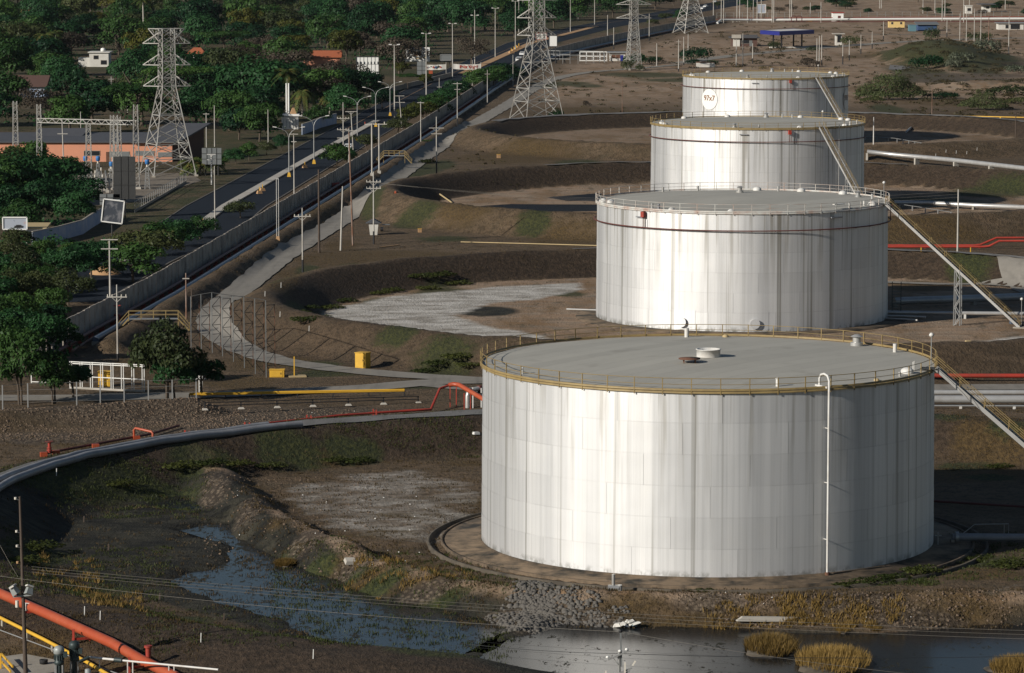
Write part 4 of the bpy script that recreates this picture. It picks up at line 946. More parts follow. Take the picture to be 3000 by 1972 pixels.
pts = [on(x, y, .45) for x, y in ((2550, 727), (2700, 727), (2850, 727))]; p = pts[-1]
pipe('red_pipe', pts + [p + Vector((1.2, 0, .1)), p + Vector((4.0, 1, 1.15)), p + Vector((30, 1, 1.3))], .19, M_RED, 'upper red pipe with a raised bend, right of the second tank', sup=9, sup_mat=M_RED)
pts = [on(x, y, .45) for x, y in ((2555, 731), (2700, 731), (2880, 731))]; p = pts[-1]
pipe('red_pipe', pts + [p + Vector((1.0, 0, .1)), p + Vector((2.6, 0, .95)), p + Vector((28, 0, 1.0))], .19, M_RED, 'lower red pipe with a raised bend, right of the second tank')
rpipe('yellow_line', [(1350, 711), (1550, 716), (1760, 722)], .09, M_TAN, 'thin tan pipe crossing the grass left of the second tank', .12)
rpipe('yellow_line', [(2560, 341), (2700, 341), (2800, 345), (3100, 352)], .14, M_YELLOW, 'yellow gas line along the top of the farthest dike at right', .5, 12, M_YELLOW)
rpipe('yellow_line', [(2535, 410), (2620, 416), (2700, 430)], .07, M_GALV, 'thin grey handrail beside the farthest basin', .9, 4, M_GALV)
rpipe('walkway_rail', [(2635, 612), (2700, 622), (2790, 637)], .06, M_GALV, 'thin sloping rail over the third basin edge', .9, 5, M_GALV)
pts = [on(1158, 571, .2), on(1204, 561, .25), on(1235, 550, .25), on(1252, 552, .3), on(1290, 575, .2), on(1323, 596, .2)]
pipe('dike_pipe', pts[:4], .16, M_ORANGE, 'orange pipe climbing over the dike of the third tank at left', n=8, sup=3, sup_mat=M_ORANGE)
pipe('dike_pipe', pts[3:], .15, M_TAN, 'rusty tan pipe running down into the third basin', n=8)
pts = [on(2655, 390, .3), on(2690, 360, .3), on(2730, 347, .4)]; pipe('dike_pipe', pts, .3, M_GALV, 'dark pipe slanting over the dike of the farthest tank', n=8)

# foreground corner: orange main, yellow line, pumps
a = on(-60, 1740, .75); c = on(150, 1832, .75); d = on(330, 1912, .7); e = on(420, 1958, .55); f = on(520, 2005, .5)
om = pipe('orange_main', [a, c, d, e, f], .39, M_ORANGE, 'thick orange main crossing the bottom left corner', n=16)
for p in (on(90, 1806, 0), on(236, 1885, 0), on(400, 1968, 0)):
    b = MB(); b.bar(p + Vector((-.5, -.2, -.2)), p + Vector((-.5, -.2, 1.1)), .16); b.bar(p + Vector((.7, .3, -.2)), p + Vector((.7, .3, .6)), .16); b.bar(p + Vector((-.6, -.2, .35)), p + Vector((.8, .3, .35)), .16); b.build('trestle', M_RED, om)
p = a.lerp(c, .70); b = MB(); b.box(p + Vector((0, -.47, .02)), (1.05, .06, .62), -.40, 0); b.build('label_plate', M_WHITE, om)
p = on(436, 1950, 0); b = MB(); b.cyl(p + Vector((0, -.3, 0)), .2, 1.5, 10); b.cyl(p + Vector((0, -.3, 1.4)), .3, .16, 10); b.build('stub_pipe', M_RED, om)
pts = [on(-60, 1800, .5), on(0, 1828, .5), on(130, 1893, .5), on(190, 1925, .5), on(260, 1960, .45), on(330, 2000, .4)]
yl = pipe('yellow_main', pts, .14, M_YELLOW, 'slim yellow pipe running below the orange main in the corner', n=10, sup=4.5)
pipe('conduit', [on(-20, 1848, .25), on(120, 1900, .25), on(300, 1968, .25), on(420, 2010, .25)], .05, M_GALV, 'thin grey conduit below the yellow pipe in the corner', n=6)
def pump(px, py, hgt, col, top, label):
    p = on(px, py, 0); root = thing('pump_motor', label, 'pump', p, 'vertical pump motors')
    for k in range(4):
        q = p + Vector((.26 * (1 if k % 2 else -1), .26 * (1 if k // 2 else -1), 0)); b = MB(); b.bar(q, q + Vector((0, 0, hgt * .45)), .1); b.build('leg', M_GALV, root)
    b = MB(); b.cyl(p, .2, hgt * .5, 10); b.build('shaft_housing', M_PUMPD, root)
    z = hgt * .45; b = MB(); b.lathe(p, [(.30, z), (.36, z + .05), (.36, z + .22), (.33, z + .25), (.34, hgt - .62)], 18); mo = b.build('motor_body', col, root)
    for k in range(14):
        t = 2 * math.pi * k / 14; u = Vector((math.cos(t), math.sin(t), 0)); b = MB(); b.bar(p + u * .36 + Vector((0, 0, z + .35)), p + u * .36 + Vector((0, 0, hgt - .7)), .05); b.build('cooling_fin', col, mo)
    b = MB(); b.lathe(p, [(.34, hgt - .62), (.40, hgt - .58), (.40, hgt - .28), (.36, hgt - .18), (.24, hgt - .06), (0, hgt)], 18); b.build('fan_cowl', top, root)
    b = MB(); b.box(p + Vector((.45, -.1, z + .75)), (.3, .3, .4)); b.build('terminal_box', col, root)
pump(174, 1992, 2.55, M_PUMPD, M_PUMPG, 'left pump motor with pale grey cowl at the bottom edge'); pump(219, 1985, 2.75, M_PUMPD, M_PUMPD, 'right pump motor, all dark green, at the bottom edge')
p = on(258, 1999, 0); b = MB(); b.lathe(p, [(.3, 0), (.3, .45), (.42, .5), (.42, .58), (.22, .66), (.22, .95), (.1, 1.0), (0, 1.0)], 14); b.build_thing('valve_bonnet', M_PUMPG, 'rounded grey valve bonnet right of the two pump motors', 'valve')
a = on(262, 1975, 0); c = on(640, 2012, 0)
wp = thing('white_discharge_pipe', 'white discharge pipe leading right from the pump motors', 'pipe', a)
z = Vector((0, 0, 1.25)); b = MB(); b.tube([a + z, a.lerp(c, .2) + z], .09, 10); b.build('pipe_run', M_WHITE, wp)
b = MB(); b.tube([a.lerp(c, .26) + z, c + z], .075, 10); b.build('pipe_run', M_WHITE, wp)
b = MB(); b.tube([a.lerp(c, .2) + z, a.lerp(c, .26) + z], .18, 10); b.build('coupling', M_PUMPD, wp)
b = MB(); b.tube([a + z, a + z + Vector((-.8, -.4, -.3)), a + Vector((-1.0, -.6, .3))], .13, 10); b.build('elbow', M_PUMPD, wp)
for f in (.08, .3, .34, .62, .66):
    q = a.lerp(c, f); b = MB(); b.bar(q - Vector((0, 0, .1)), q + z, .08); b.build('stanchion', M_WHITE, wp)
pts = [on(x, y, .18) for x, y in ((-30, 1972), (10, 1930), (70, 1922), (165, 1940), (165, 2020), (-30, 2030))]
b = MB(); n = len(pts); b.add(pts + [p - Vector((0, 0, .5)) for p in pts], [tuple(range(n))[::-1]] + [(k, (k + 1) % n, n + (k + 1) % n, n + k) for k in range(n)]); o = b.build('pump_pad', M_CONC); o['kind'] = 'structure'
p = on(128, 1952, .18); b = MB(); b.lathe(p + Vector((0, 0, .02)), [(0, .0), (.3, .0), (.32, .3), (.26, .32), (.2, .12), (0, .1)], 14); b.build_thing('loose_tyre', M_TYRE, 'black round cap lying on the concrete pump pad', 'cap')
p = on(25, 1990, .18); root = thing('yellow_barrier', 'yellow steel barrier frame in the extreme bottom left corner', 'barrier', p)
for k, (x0, y0, x1, y1) in enumerate(((5, 1945, 38, 1975), (5, 1958, 32, 1980))):
    u = on(x0, y0, .5 + .25 * (k == 0)); v = on(x1, y1 + 8, .5 + .25 * (k == 0)); b = MB(); b.bar(u, v, .09, .16); b.build('rail', M_YELLOW, root)
u = on(2, 1965, 0); b = MB(); b.bar(u, u + Vector((0, 0, 1.3)), .14); b.build('post', M_YELLOW, root)

# concrete booths, boxes and the little things on the grass
def yellow_cabinet(x, y, w, d, h, rz, label, lid=True):
    p = on(x, y, 0); root = thing('yellow_cabinet', label, 'cabinet', p)
    b = MB(); b.box(p + Vector((0, 0, h / 2 - .05)), (w, d, h + .1), rz); bo = b.build('body', M_YELLOW, root)
    b = MB(); b.box(p + Vector((0, 0, h + .05)), (w + .12, d + .12, .09), rz); b.build('lid', M_YELLOW, root)
    n = Matrix.Rotation(rz, 3, 'Z') @ Vector((0, -d / 2 - .02, 0)); ex = Matrix.Rotation(rz, 3, 'Z') @ Vector((1, 0, 0))
    b = MB(); b.box(p + n + Vector((0, 0, h * .5)), (w * .8, .03, h * .82), rz); do = b.build('door', M_YELLOW, root)
    b = MB(); b.box(p + n * 1.03 + ex * (w * .28) + Vector((0, 0, h * .55)), (.07, .07, .22), rz); b.build('handle', M_BLACK, do)
yellow_cabinet(1063, 1078, 1.45, 1.25, 1.85, R_(-28), 'tall yellow cabinet beside the service road below the basin dike')
yellow_cabinet(812, 1104, 1.75, 1.0, .85, R_(-2), 'low wide yellow cabinet left of the yellow post')
p = on(862, 1104, 0); root = thing('yellow_post', 'slim yellow post on a flat tan slab beside the low yellow cabinet', 'post', p)
b = MB(); b.bar(p, p + Vector((0, 0, 2.45)), .12); b.build('upright', M_YELLOW, root)
b = MB(); b.box(p + Vector((.35, .2, .04)), (2.1, 1.6, .2), .15); b.build('slab', M_TAN, root)
yellow_cabinet(307, 1132, 1.4, .8, 1.75, R_(-6), 'yellow cabinet standing behind the white gate panels')
def marker(x, y, s, label):
    p = on(x, y, 0); root = thing('yellow_marker_box', label, 'marker', p)
    b = MB(); b.box(p + Vector((0, 0, s * .5)), (s, s * .6, s), .2); b.build('body', M_SAND, root); b = MB(); b.box(p + Vector((0, 0, s + .03)), (s * 1.1, s * .7, .06), .2); b.build('cap', M_YELLOW, root)
marker(1230, 681, .62, 'small ochre marker box on the grass near the white booth'); marker(1461, 463, .8, 'small ochre marker box on the slope left of the third tank')
p = on(1095, 688, 0); root = thing('guard_booth', 'white sentry booth with overhanging grey gable roof', 'booth', p)
b = MB(); b.add([p + Vector((x * k, y * k, z)) for z, k in ((0, .72), (2.1, 1.0)) for x, y in ((-.85, -.85), (.85, -.85), (.85, .85), (-.85, .85))], [(0, 3, 2, 1), (4, 5, 6, 7), (0, 1, 5, 4), (1, 2, 6, 5), (2, 3, 7, 6), (3, 0, 4, 7)]); bw = b.build('wall', M_HOUSEW, root)
b = MB(); z = 2.05; b.add([p + Vector(v) for v in ((-1.35, -1.1, z), (1.35, -1.1, z), (1.35, 1.1, z), (-1.35, 1.1, z), (0, -1.1, z + .75), (0, 1.1, z + .75))], [(0, 1, 4), (2, 3, 5), (1, 2, 5, 4), (3, 0, 4, 5), (0, 3, 2, 1)]); b.build('roof', M_ROOFG, root)
b = MB(); b.box(p + Vector((2.1, .6, 1.72)), (1.3, 1.2, .05)); b.build('awning', M_GREYB, root)
b = MB(); b.bar(p + Vector((2.6, .2, 0)), p + Vector((2.6, .2, 1.7)), .06); b.build('awning_post', M_BLACK, root)
p = on(1119, 678, 0); b = MB(); b.tube([p + Vector((-.25, 0, .4)), p + Vector((.25, 0, .4))], .4, 14); b.build_thing('cable_drum', M_BLACK, 'small dark drum on the ground right of the white booth', 'drum')
# white plastic stakes along the dike crests
stk = thing('marker_stake', 'small white stake on the dike crest at far left below the valve wheel', 'stake', on(165, 1390), 'white stakes along the dike crests'); b = MB(); b.bar((0, 0, -.1), (.03, 0, .7), .055); sm_ = b.build('stake_shaft', M_TIP, stk, local=True)
for x, y in ((367, 1345), (805, 1266), (1075, 1240), (1352, 1222), (1390, 1220), (1035, 978), (905, 955), (820, 928), (823, 858), (776, 876), (871, 828), (1108, 792), (1424, 762), (1253, 604), (1605, 638), (1349, 620), (1464, 629), (1682, 510), (1554, 515), (1440, 527), (1575, 412), (2711, 470), (2741, 467), (2771, 462), (2801, 460), (2832, 458), (2862, 455), (2830, 641), (2967, 633), (2990, 770), (247, 1805), (293, 1818), (588, 1882), (917, 1930)):
    copy_tree(stk, on(x, y), 0, place_label('small white stake', x, y, LM2))
def post(x, y, h, mat, label): p = on(x, y); b = MB(); b.bar(p, p + Vector((0, 0, h)), .14); b.box(p + Vector((0, 0, .04)), (.7, .5, .12)); b.build_thing('marker_post', mat, label, 'post')
post(2698, 756, 1.7, M_YELLOW, 'yellow post left of the stair trestle, by the second basin'); post(2843, 752, 1.5, M_YELLOW, 'yellow post right of the stair trestle, by the second basin')
# timber, rubbish and debris
def junk(name, x, y, dims, rz, mat, label, cat, up=.05, rx=0):
    p = on(x, y, up + dims[2] / 2); b = MB(); b.box(p, dims, rz, rx, .04, top=.85); b.build_thing(name, mat, label, cat)
junk('fallen_plank', 1140, 723, (.25, 6.0, .12), R_(-34), M_SAND, 'pale plank lying on the grass below the white booth', 'plank')
junk('driftwood_log', 2270, 1812, (6.2, .45, .35), R_(9), M_CONCL, 'pale log lying at the edge of the dark pond', 'log')
junk('white_slab', 1026, 1652, (.95, .8, .3), .3, M_CONCL, 'pale broken slab on the spoil bank beside the weedy pond', 'slab', .1, .35)
junk('white_rag', 1395, 1283, (.7, .5, .25), .5, M_WHITE, 'white rag on the slope beside the nearest tank', 'rag')
junk('yellow_buoy', 2836, 1008, (.75, .6, .42), .2, M_TAN, 'ochre lump on the salt strip right of the nearest tank', 'lump')
junk('square_drum', 2968, 949, (.8, .8, .8), .2, M_PIPEB, 'dark drum at the stair foot of the second tank', 'drum', 0); junk('dark_block', 2995, 957, (1.0, .8, .7), .0, M_BLACK, 'black block at the right picture edge by the stair foot', 'block', 0)
p = on(1838, 1815, .1); root = thing('heap_of_rags', 'white and green heap of rags at the shore of the dark pond', 'rag heap', p)
for k in range(9):
    b = MB(); q = p + Vector((random.uniform(-1.1, 1.1), random.uniform(-.4, .4), .1 + .25 * random.random())); b.box(q, (random.uniform(.4, .9), random.uniform(.3, .6), random.uniform(.12, .3)), random.random() * 3, random.uniform(-.5, .5), random.uniform(-.5, .5), .6); b.build('rag', M_TEAL if k == 4 else M_HOUSEW, root)
p = on(1797, 1735, .0); root = thing('pipe_valve_stand', 'grey valve stand in front of the nearest tank base', 'valve', p)
b = MB(); b.cyl(p, .14, 1.5, 8); b.build('stem', M_PIPEW, root); b = MB(); b.tube([p + Vector((-.45, 0, .35)), p + Vector((.45, 0, .35))], .26, 10); b.build('body', M_GALV, root)
b = MB(); b.cyl(p + Vector((.52, 0, .0)), .2, .6, 10); b.build('drain_pot', M_PIPEW, root)
for k, (x, y) in enumerate(((245, 1530), (317, 1612), (467, 1757), (655, 1817), (645, 1550))):
    p = on(x, y); b = MB(); b.bar(p - Vector((0, 0, .2)), p + Vector((.04, 0, .55)), .12); b.build_thing('mooring_stub', M_WOOD, 'short dark stump standing in the mud of the weedy basin', 'stump', 'stumps in the mud')
# ------------------------------------------------------------------ main road: median, kerbs, wall, poles
def strip_box(name, pts, w, h, mat, step=12.0, z0=-.1):
    pts = resample(pts, step); b = MB(); vs = []
    for i, p in enumerate(pts):
        d = (pts[min(i + 1, len(pts) - 1)] - pts[max(i - 1, 0)]).normalized(); n = Vector((-d.y, d.x))
        for s, z in ((-1, z0), (-1, h), (1, h), (1, z0)):
            q = p + n * (s * w / 2); vs.append((q.x, q.y, z))
    b.add(vs, [(i * 4 + k, i * 4 + (k + 1) % 4, i * 4 + 4 + (k + 1) % 4, i * 4 + 4 + k) for i in range(len(pts) - 1) for k in range(3)])
    o = b.build(name, mat); o['kind'] = 'structure'; return o
MEDN = [p for p in MED if p[1] <= 1260]
strip_box('road_median', MEDN[1:6] + [(-35.8, 970)], 1.75, .28, M_CONCL)
strip_box('road_median', [(-17, 1250), (8, 1540), (40, 1760)], 3.2, .2, M_SAND)
strip_box('kerb', [(x - .1, y) for x, y in LEFT], .25, .14, M_STONE)
strip_box('kerb', [(x + .1, y) for x, y in RIGHT if y < 1600], .25, .14, M_STONE)
strip_box('lane_line', [(x - 4.0, y) for x, y in MED if y > 900], .14, .055, M_SAND, z0=.05)
# concrete boundary wall, panel by panel as far as the panels can be told apart
def wall():
    root = thing('boundary_wall', 'long grey concrete panel wall between the road and the pipe track', 'wall', (FENCE[0][0], FENCE[0][1], 0))
    org = WL[root.name]; pw = 3.2
    b = MB(); b.box((0, 0, 1.75), (pw - .34, .12, 3.5)); pm = None
    b2 = MB(); b2.box((0, 0, 1.74), (.26, .26, 3.5)); po = None
    b3 = MB(); b3.box((0, -.09, 1.5), (pw - .4, .07, .12))
    pts = resample(FENCE, pw); far = MB()
    for i in range(len(pts) - 1):
        p, q = pts[i], pts[i + 1]; c = (p + q) / 2; rz = math.atan2((q - p).y, (q - p).x)
        if p.y < 940:
            if pm is None:
                pm = b.build('wall_panel', M_WALLC, root, local=True).data; po = b2.build('wall_post', M_WALLC, root, local=True).data; r3 = b3.build('panel_rib', M_WALLC, root, local=True).data
                for ch in root.children:
                    ch.location = (c.x - org.x, c.y - org.y, 0) if ch.name.startswith(('wall_panel', 'panel_rib')) else (p.x - org.x, p.y - org.y, 0); ch.rotation_euler = (0, 0, rz)
            else:
                dz = .05 * math.sin(i * 7.7)
                inst('wall_panel', pm, root, (c.x - org.x, c.y - org.y, dz), rz); inst('wall_post', po, root, (p.x - org.x, p.y - org.y, 0), rz)
                inst('panel_rib', r3, root, (c.x - org.x, c.y - org.y, dz), rz)
        else:
            far.box((c.x, c.y, 1.75), (pw - .3, .12, 3.5), rz); far.box((p.x, p.y, 1.74), (.26, .26, 3.52), rz)
    o = far.build('far_wall_panels', M_WALLC, root); o['kind'] = 'stuff'
wall()
# pipes in the track behind the wall
def along(off, y0, y1, up, step=14):
    ys = np.arange(y0, y1, step); return [Vector((fence_x(y) + off, float(y), up)) for y in ys]
rp = pipe('track_pipe', along(1.5, 447, 1100, 1.0), .28, M_DKRED, 'rusty red pipe on low red trestles directly beside the concrete wall', n=8, sup=7, sup_mat=M_RED)
pipe('track_pipe', along(3.9, 466, 1260, 1.0), .42, M_PIPEB, 'thick blue-grey pipe in the pipe track between wall and berm', n=10, sup=18)
pipe('track_pipe', along(2.7, 456, 1320, .7), .17, M_RUSTP, 'thin rusty pipe in the middle of the pipe track', n=6)
pipe('track_pipe', along(1.7, 1120, 1830, .6, 25), .45, M_PIPEB, 'dark far pipe following the wall towards the horizon', n=6)
pipe('track_pipe', along(2.9, 1120, 1830, .5, 25), .35, M_DKRED, 'dark red far pipe following the wall towards the horizon', n=6)
p = Vector((fence_x(492) + 1.5, 492, 0)); root = thing('valve_set', 'red valve with hand wheel on the wall-side pipe near the yellow footbridge', 'valve', p)
b = MB(); b.cyl(p + Vector((0, 0, .6)), .45, .8, 10); b.build('valve_body', M_RED, root); b = MB(); b.cyl(p + Vector((0, 0, 1.4)), .1, 1.2, 6); b.build('stem', M_DKRED, root)
b = MB(); b.lathe(p + Vector((0, 0, 2.5)), [(.5, 0), (.56, .05), (.5, .1), (.44, .05), (.5, 0)], 14); b.bar(p + Vector((-.5, 0, 2.55)), p + Vector((.5, 0, 2.55)), .07); b.build('hand_wheel', M_RED, root)
p = on(977, 556, .9); b = MB(); b.cyl(p + Vector((-.6, 0, -.9)), .45, 1.4, 10); b.tube([p + Vector((-1.2, 0, 0)), p + Vector((1.2, 0, .2))], .4, 10); b.build_thing('red_valve_body', M_RED, 'red valve body on the track pipe left of the service road bend', 'valve')
# footbridges over the pipes
def footbridge(x, y, L, h, label, rz=0.0, steps=True):
    p = on(x, y, 0); root = thing('footbridge', label, 'footbridge', p); base = p.copy()
    ex = Vector((math.cos(rz), math.sin(rz), 0)); ey = Vector((-ex.y, ex.x, 0)); z = Vector((0, 0, 1))
    b = MB(); b.box(base + z * h, (L, .9, .1), rz); b.build('deck', M_GALV, root)
    for s in (-1, 1):
        o = ey * (.45 * s)
        for k in range(5):
            q = base + ex * (L * (k / 4 - .5)) + o; b = MB(); b.bar(q + z * h, q + z * (h + 1.05), .07); b.build('railing_post', M_RAILY, root)
        for hh in (.55, 1.05):
            b = MB(); b.bar(base - ex * L / 2 + o + z * (h + hh), base + ex * L / 2 + o + z * (h + hh), .06); b.build('rail', M_RAILY, root)
        for e in (-1, 1):
            q = base + ex * (e * L / 2) + o; f = base + ex * (e * (L / 2 + h * .95)) + o
            b = MB(); b.bar(q + z * h, f, .08, .18); b.build('stair_stringer', M_RAILY, root)
            for hh in (.55, 1.05):
                b = MB(); b.bar(q + z * (h + hh), f + z * (hh * .9), .06); b.build('stair_rail', M_RAILY, root)
            b = MB(); b.bar(f, f + z * 1.0, .07); b.build('newel_post', M_RAILY, root)
    for e in (-1, 1):
        b = MB(); q = base + ex * (e * L / 2); b.bar(q, q + z * h, .12); b.build('leg', M_RAILY, root)
        n = 5; b = MB()
        for k in range(1, n): b.box(q + ex * (e * h * .95 * k / n) + z * (h * (1 - k / n)), (.25, .85, .04), rz)
        b.build('treads', M_GALV, root)
footbridge(450, 968, 6.5, 1.55, 'yellow footbridge over the pipe track nearest the white gate', .05)
footbridge(1155, 478, 4.6, 1.6, 'yellow footbridge over the pipe track farther up the service road', -.1)

# ------------------------------------------------------------------ poles
def HTp(p, yt):
    v = (986 - yt) / F_PX; return p.y * (v * _c - _s) / (_c + v * _s) + CAM_Z
def pole(x, yb, yt, label, mat=None, r=.14, foot=0, arms=(), lean=0, group=None, name='utility_pole', cat='pole', extra=None):
    p = on(x, yb, 0); h = max(3.0, HTp(p, yt) - p.z); root = thing(name, label, cat, p, group)
    top = p + Vector((lean * MPP(p.y), 0, h)); mat = mat or M_POLE
    b = MB(); b.tube([p - Vector((0, 0, .3)), p.lerp(top, .5), top], r, 8, r2=r * .66); b.build('shaft', mat, root)
    if foot: b = MB(); b.tube([p - Vector((0, 0, .3)), p.lerp(top, foot / h)], r * 1.12, 8); b.build('black_foot', M_BLACK, root)
    for a in arms:
        ya, hw = a[0], a[1] * MPP(p.y); sty = a[2] if len(a) > 2 else 'x'; az = HTp(p, ya) - p.z; c = p.lerp(top, az / h); tilt = .0
        b = MB(); b.bar(c + Vector((-hw, -.12, tilt)), c + Vector((hw, -.12, -tilt)), .13)
        if 'v' in sty:
            for s in (-1, 1): b.bar(c + Vector((s * hw * .55, -.12, 0)), c + Vector((0, -.05, -hw * .5)), .06)
        ob = b.build('crossarm', mat if 'w' in sty else M_POLE, root)
        if 'i' in sty:
            for s in (-1, -.5, .5, 1) if hw > 1.2 else (-1, 1):
                b = MB(); q = c + Vector((s * (hw - .12), -.12, .06)); b.cyl(q, .07, .28, 6, .05); b.build('insulator', M_CERAM, ob)
    return root, p, top
U = 'utility_pole'
pole(887, 819, 609, 'white pole with long black foot and one crossarm beside the service road bend', foot=3.0, arms=((634, 25, 'iv'),))
pole(935, 741, 497, 'plain dark brown pole between service road and grass, left of the booth', M_WOOD, .2)
pole(998, 734, 546, 'leaning bare white pole left of the booth', M_POLE, .17, lean=7)
pole(1034, 719, 388, 'tall rust-stained pole just left of the booth', M_RUSTP, .16, lean=-10)
pole(1095, 716, 503, 'white utility pole with two crossarms and black foot beside the booth', foot=2.2, arms=((533, 22, 'iv'), (552, 22, 'iv')))
pole(1279, 518, 342, 'white pole with black foot and curved crossarm beside the upper service road', foot=3.2, arms=((375, 22, 'v'), (392, 16)))
pole(345, 1060, 834, 'white pole with one wide insulated crossarm behind the white gate', foot=1.0, arms=((870, 30, 'iv'),), r=.12)
pole(323, 897, 700, 'white utility pole with two crossarms between wall and road at left', arms=((702, 25, 'w'), (729, 25, 'w')), r=.15)
pole(546, 935, 800, 'rusty pole with a small lamp on the berm near the lower footbridge', M_RUSTP, .13, arms=((816, 10),))
pole(562, 930, 845, 'second rusty pole on the berm near the lower footbridge', M_WOOD, .12)
pole(630, 675, 486, 'slim white pole on the verge between road and wall bushes', r=.12)
wp_, p, top = pole(620, 541, 451, 'bright white pole with double short crossbar in front of the grey board back', M_WHITE, .17, arms=((452, 13, 'vw'), (468, 13, 'w')))
pole(190, 575, 349, 'tall grey pole in front of the substation trees', r=.15, lean=-5, arms=((392, 15),))
pole(327, 318, 224, 'utility pole with crossarm in the street behind the pink building', arms=((232, 8),), r=.13)
pole(273, 302, 252, 'low utility pole with wide crossarm near the parking wall', arms=((255, 10),), r=.13)
pole(374, 330, 258, 'pole with crossarm behind the substation beam', arms=((281, 13),), r=.13)
pole(237, 400, 327, 'bare pole standing above the pink building roof', r=.13)
pole(605, 432, 331, 'pole with two transformers right of the pink building', arms=((334, 9), (362, 8)), r=.14)
pole(629, 430, 309, 'tall bare pole right of the pink building', r=.14)
pole(786, 432, 321, 'bare white pole at the edge of the grove', r=.13)
pole(862, 590, 391, 'white pole with small crossarms on the near road edge', arms=((393, 13), (415, 8, 'v')), r=.13)
pole(1006, 456, 300, 'distribution pole with three crossarms beside the median trees', arms=((347, 18, 'iv'), (380, 18, 'iv'), (404, 18, 'v')), r=.14)
pole(1037, 476, 326, 'leaning distribution pole with two crossarms by the median trees', arms=((327, 17, 'v'), (383, 17, 'v')), r=.14, lean=-8)
pole(1022, 495, 382, 'slender pole in front of the leaning distribution pole', M_POLE, .1)
pole(1178, 377, 281, 'leaning white pole with two short crossbars behind the wall bushes', arms=((281, 15, 'w'), (300, 15, 'w')), r=.15, lean=-8)
pole(1233, 419, 298, 'white pole beside the pipe track below the yellow bushes', arms=((301, 10),), r=.13)
pole(1340, 370, 241, 'white pole with dark foot beside the wall end', foot=2, arms=((245, 13), (262, 9)), r=.13)
pole(1428, 303, 205, 'pole with small crossarm beside the wall trees', arms=((217, 8),), r=.13)
pole(1503, 256, 161, 'slim pole by the far wall left of the lattice tower', r=.12)
pole(1384, 260, 176, 'pole with a white lamp between the wall trees', arms=((206, 5),), r=.13)
pole(1287, 274, 228, 'short pole with bracket beside the far carriageway', arms=((255, 7),), r=.12)
hf = thing('h_frame', 'two-pole H-frame with top beam beside the upper footbridge', 'pole', on(1100, 512))
for x, yb in ((1090, 516), (1111, 507)):
    p = on(x, yb); b = MB(); b.tube([p, p + Vector((0, 0, HTp(p, 362) - p.z))], .17, 8); b.build('shaft', M_POLE, hf)
    b = MB(); b.box(p + Vector((0, 0, .2)), (.7, .7, .6)); b.build('footing', M_CONCL, hf)
p = on(1100, 512); zt = HTp(p, 364); b = MB(); b.bar(Vector((p.x - 2.2, p.y, zt)), Vector((p.x + 2.4, p.y, zt)), .16); b.build('beam', M_POLE, hf)
for dx in (-2.1, 1.9):
    b = MB(); b.cyl(Vector((p.x + dx, p.y, zt)), .1, .5, 6); b.build('insulator', M_RED if dx < 0 else M_CERAM, hf)
tf = thing('twin_post', 'pair of slim white posts with joined top on an orange base beside the track', 'frame', on(814, 702)); p = on(814, 702); zt = HTp(p, 524)
for dx in (-.17, .17):
    b = MB(); b.tube([p + Vector((dx, 0, 0)), Vector((p.x + dx, p.y, zt))], .05, 6); b.build('post', M_WHITE, tf)
b = MB(); b.bar(Vector((p.x - .2, p.y, zt)), Vector((p.x + .2, p.y, zt)), .1); b.build('cap', M_WHITE, tf); b = MB(); b.box(p + Vector((0, 0, .2)), (.7, .5, .7), top=.7); b.build('base', M_SAND, tf)
# double-arm street lamps on the median
def double_lamp(x, yb, yt, hw, label):
    p = on(x, yb, .28); h = HTp(p, yt) - p.z; hw *= MPP(p.y); root = thing('street_lamp', label, 'street lamp', p, 'double-arm lamps on the median')
    b = MB(); b.tube([p, p + Vector((0, 0, h * .62)), p + Vector((0, 0, h * .78))], .13, 8, r2=.085); b.build('mast', M_GALV, root)
    b = MB(); b.box(p + Vector((0, 0, .25)), (.8, .8, .9), top=.55); b.build('yellow_base', M_YELLOW, root)
    for s in (-1, 1):
        pts = [p + Vector((s * hw * f, 0, h * z)) for f, z in ((0, .76), (.06, .84), (.2, .90), (.45, .945), (.8, .975))]
        b = MB(); b.tube(pts, .065, 6); ar = b.build('arm', M_GALV, root); b = MB(); q = p + Vector((s * hw * .9, 0, h * .985)); b.box(q, (hw * .28, .3, .16), 0, 0, -s * .12, .8); b.build('lamp_head', M_WHITE, ar)
for i, (x, yb, yt, hw) in enumerate(((847, 519, 370, 46), (920, 481, 337, 44), (1047, 412, 280, 40), (1101, 372, 254, 38), (1143, 340, 238, 34))):
    double_lamp(x, yb, yt, hw, 'double-arm curved street lamp on the median, %s' % ('first and nearest of five', 'second of five counted from the left', 'middle one of five', 'fourth of five counted from the left', 'fifth and farthest of five')[i])
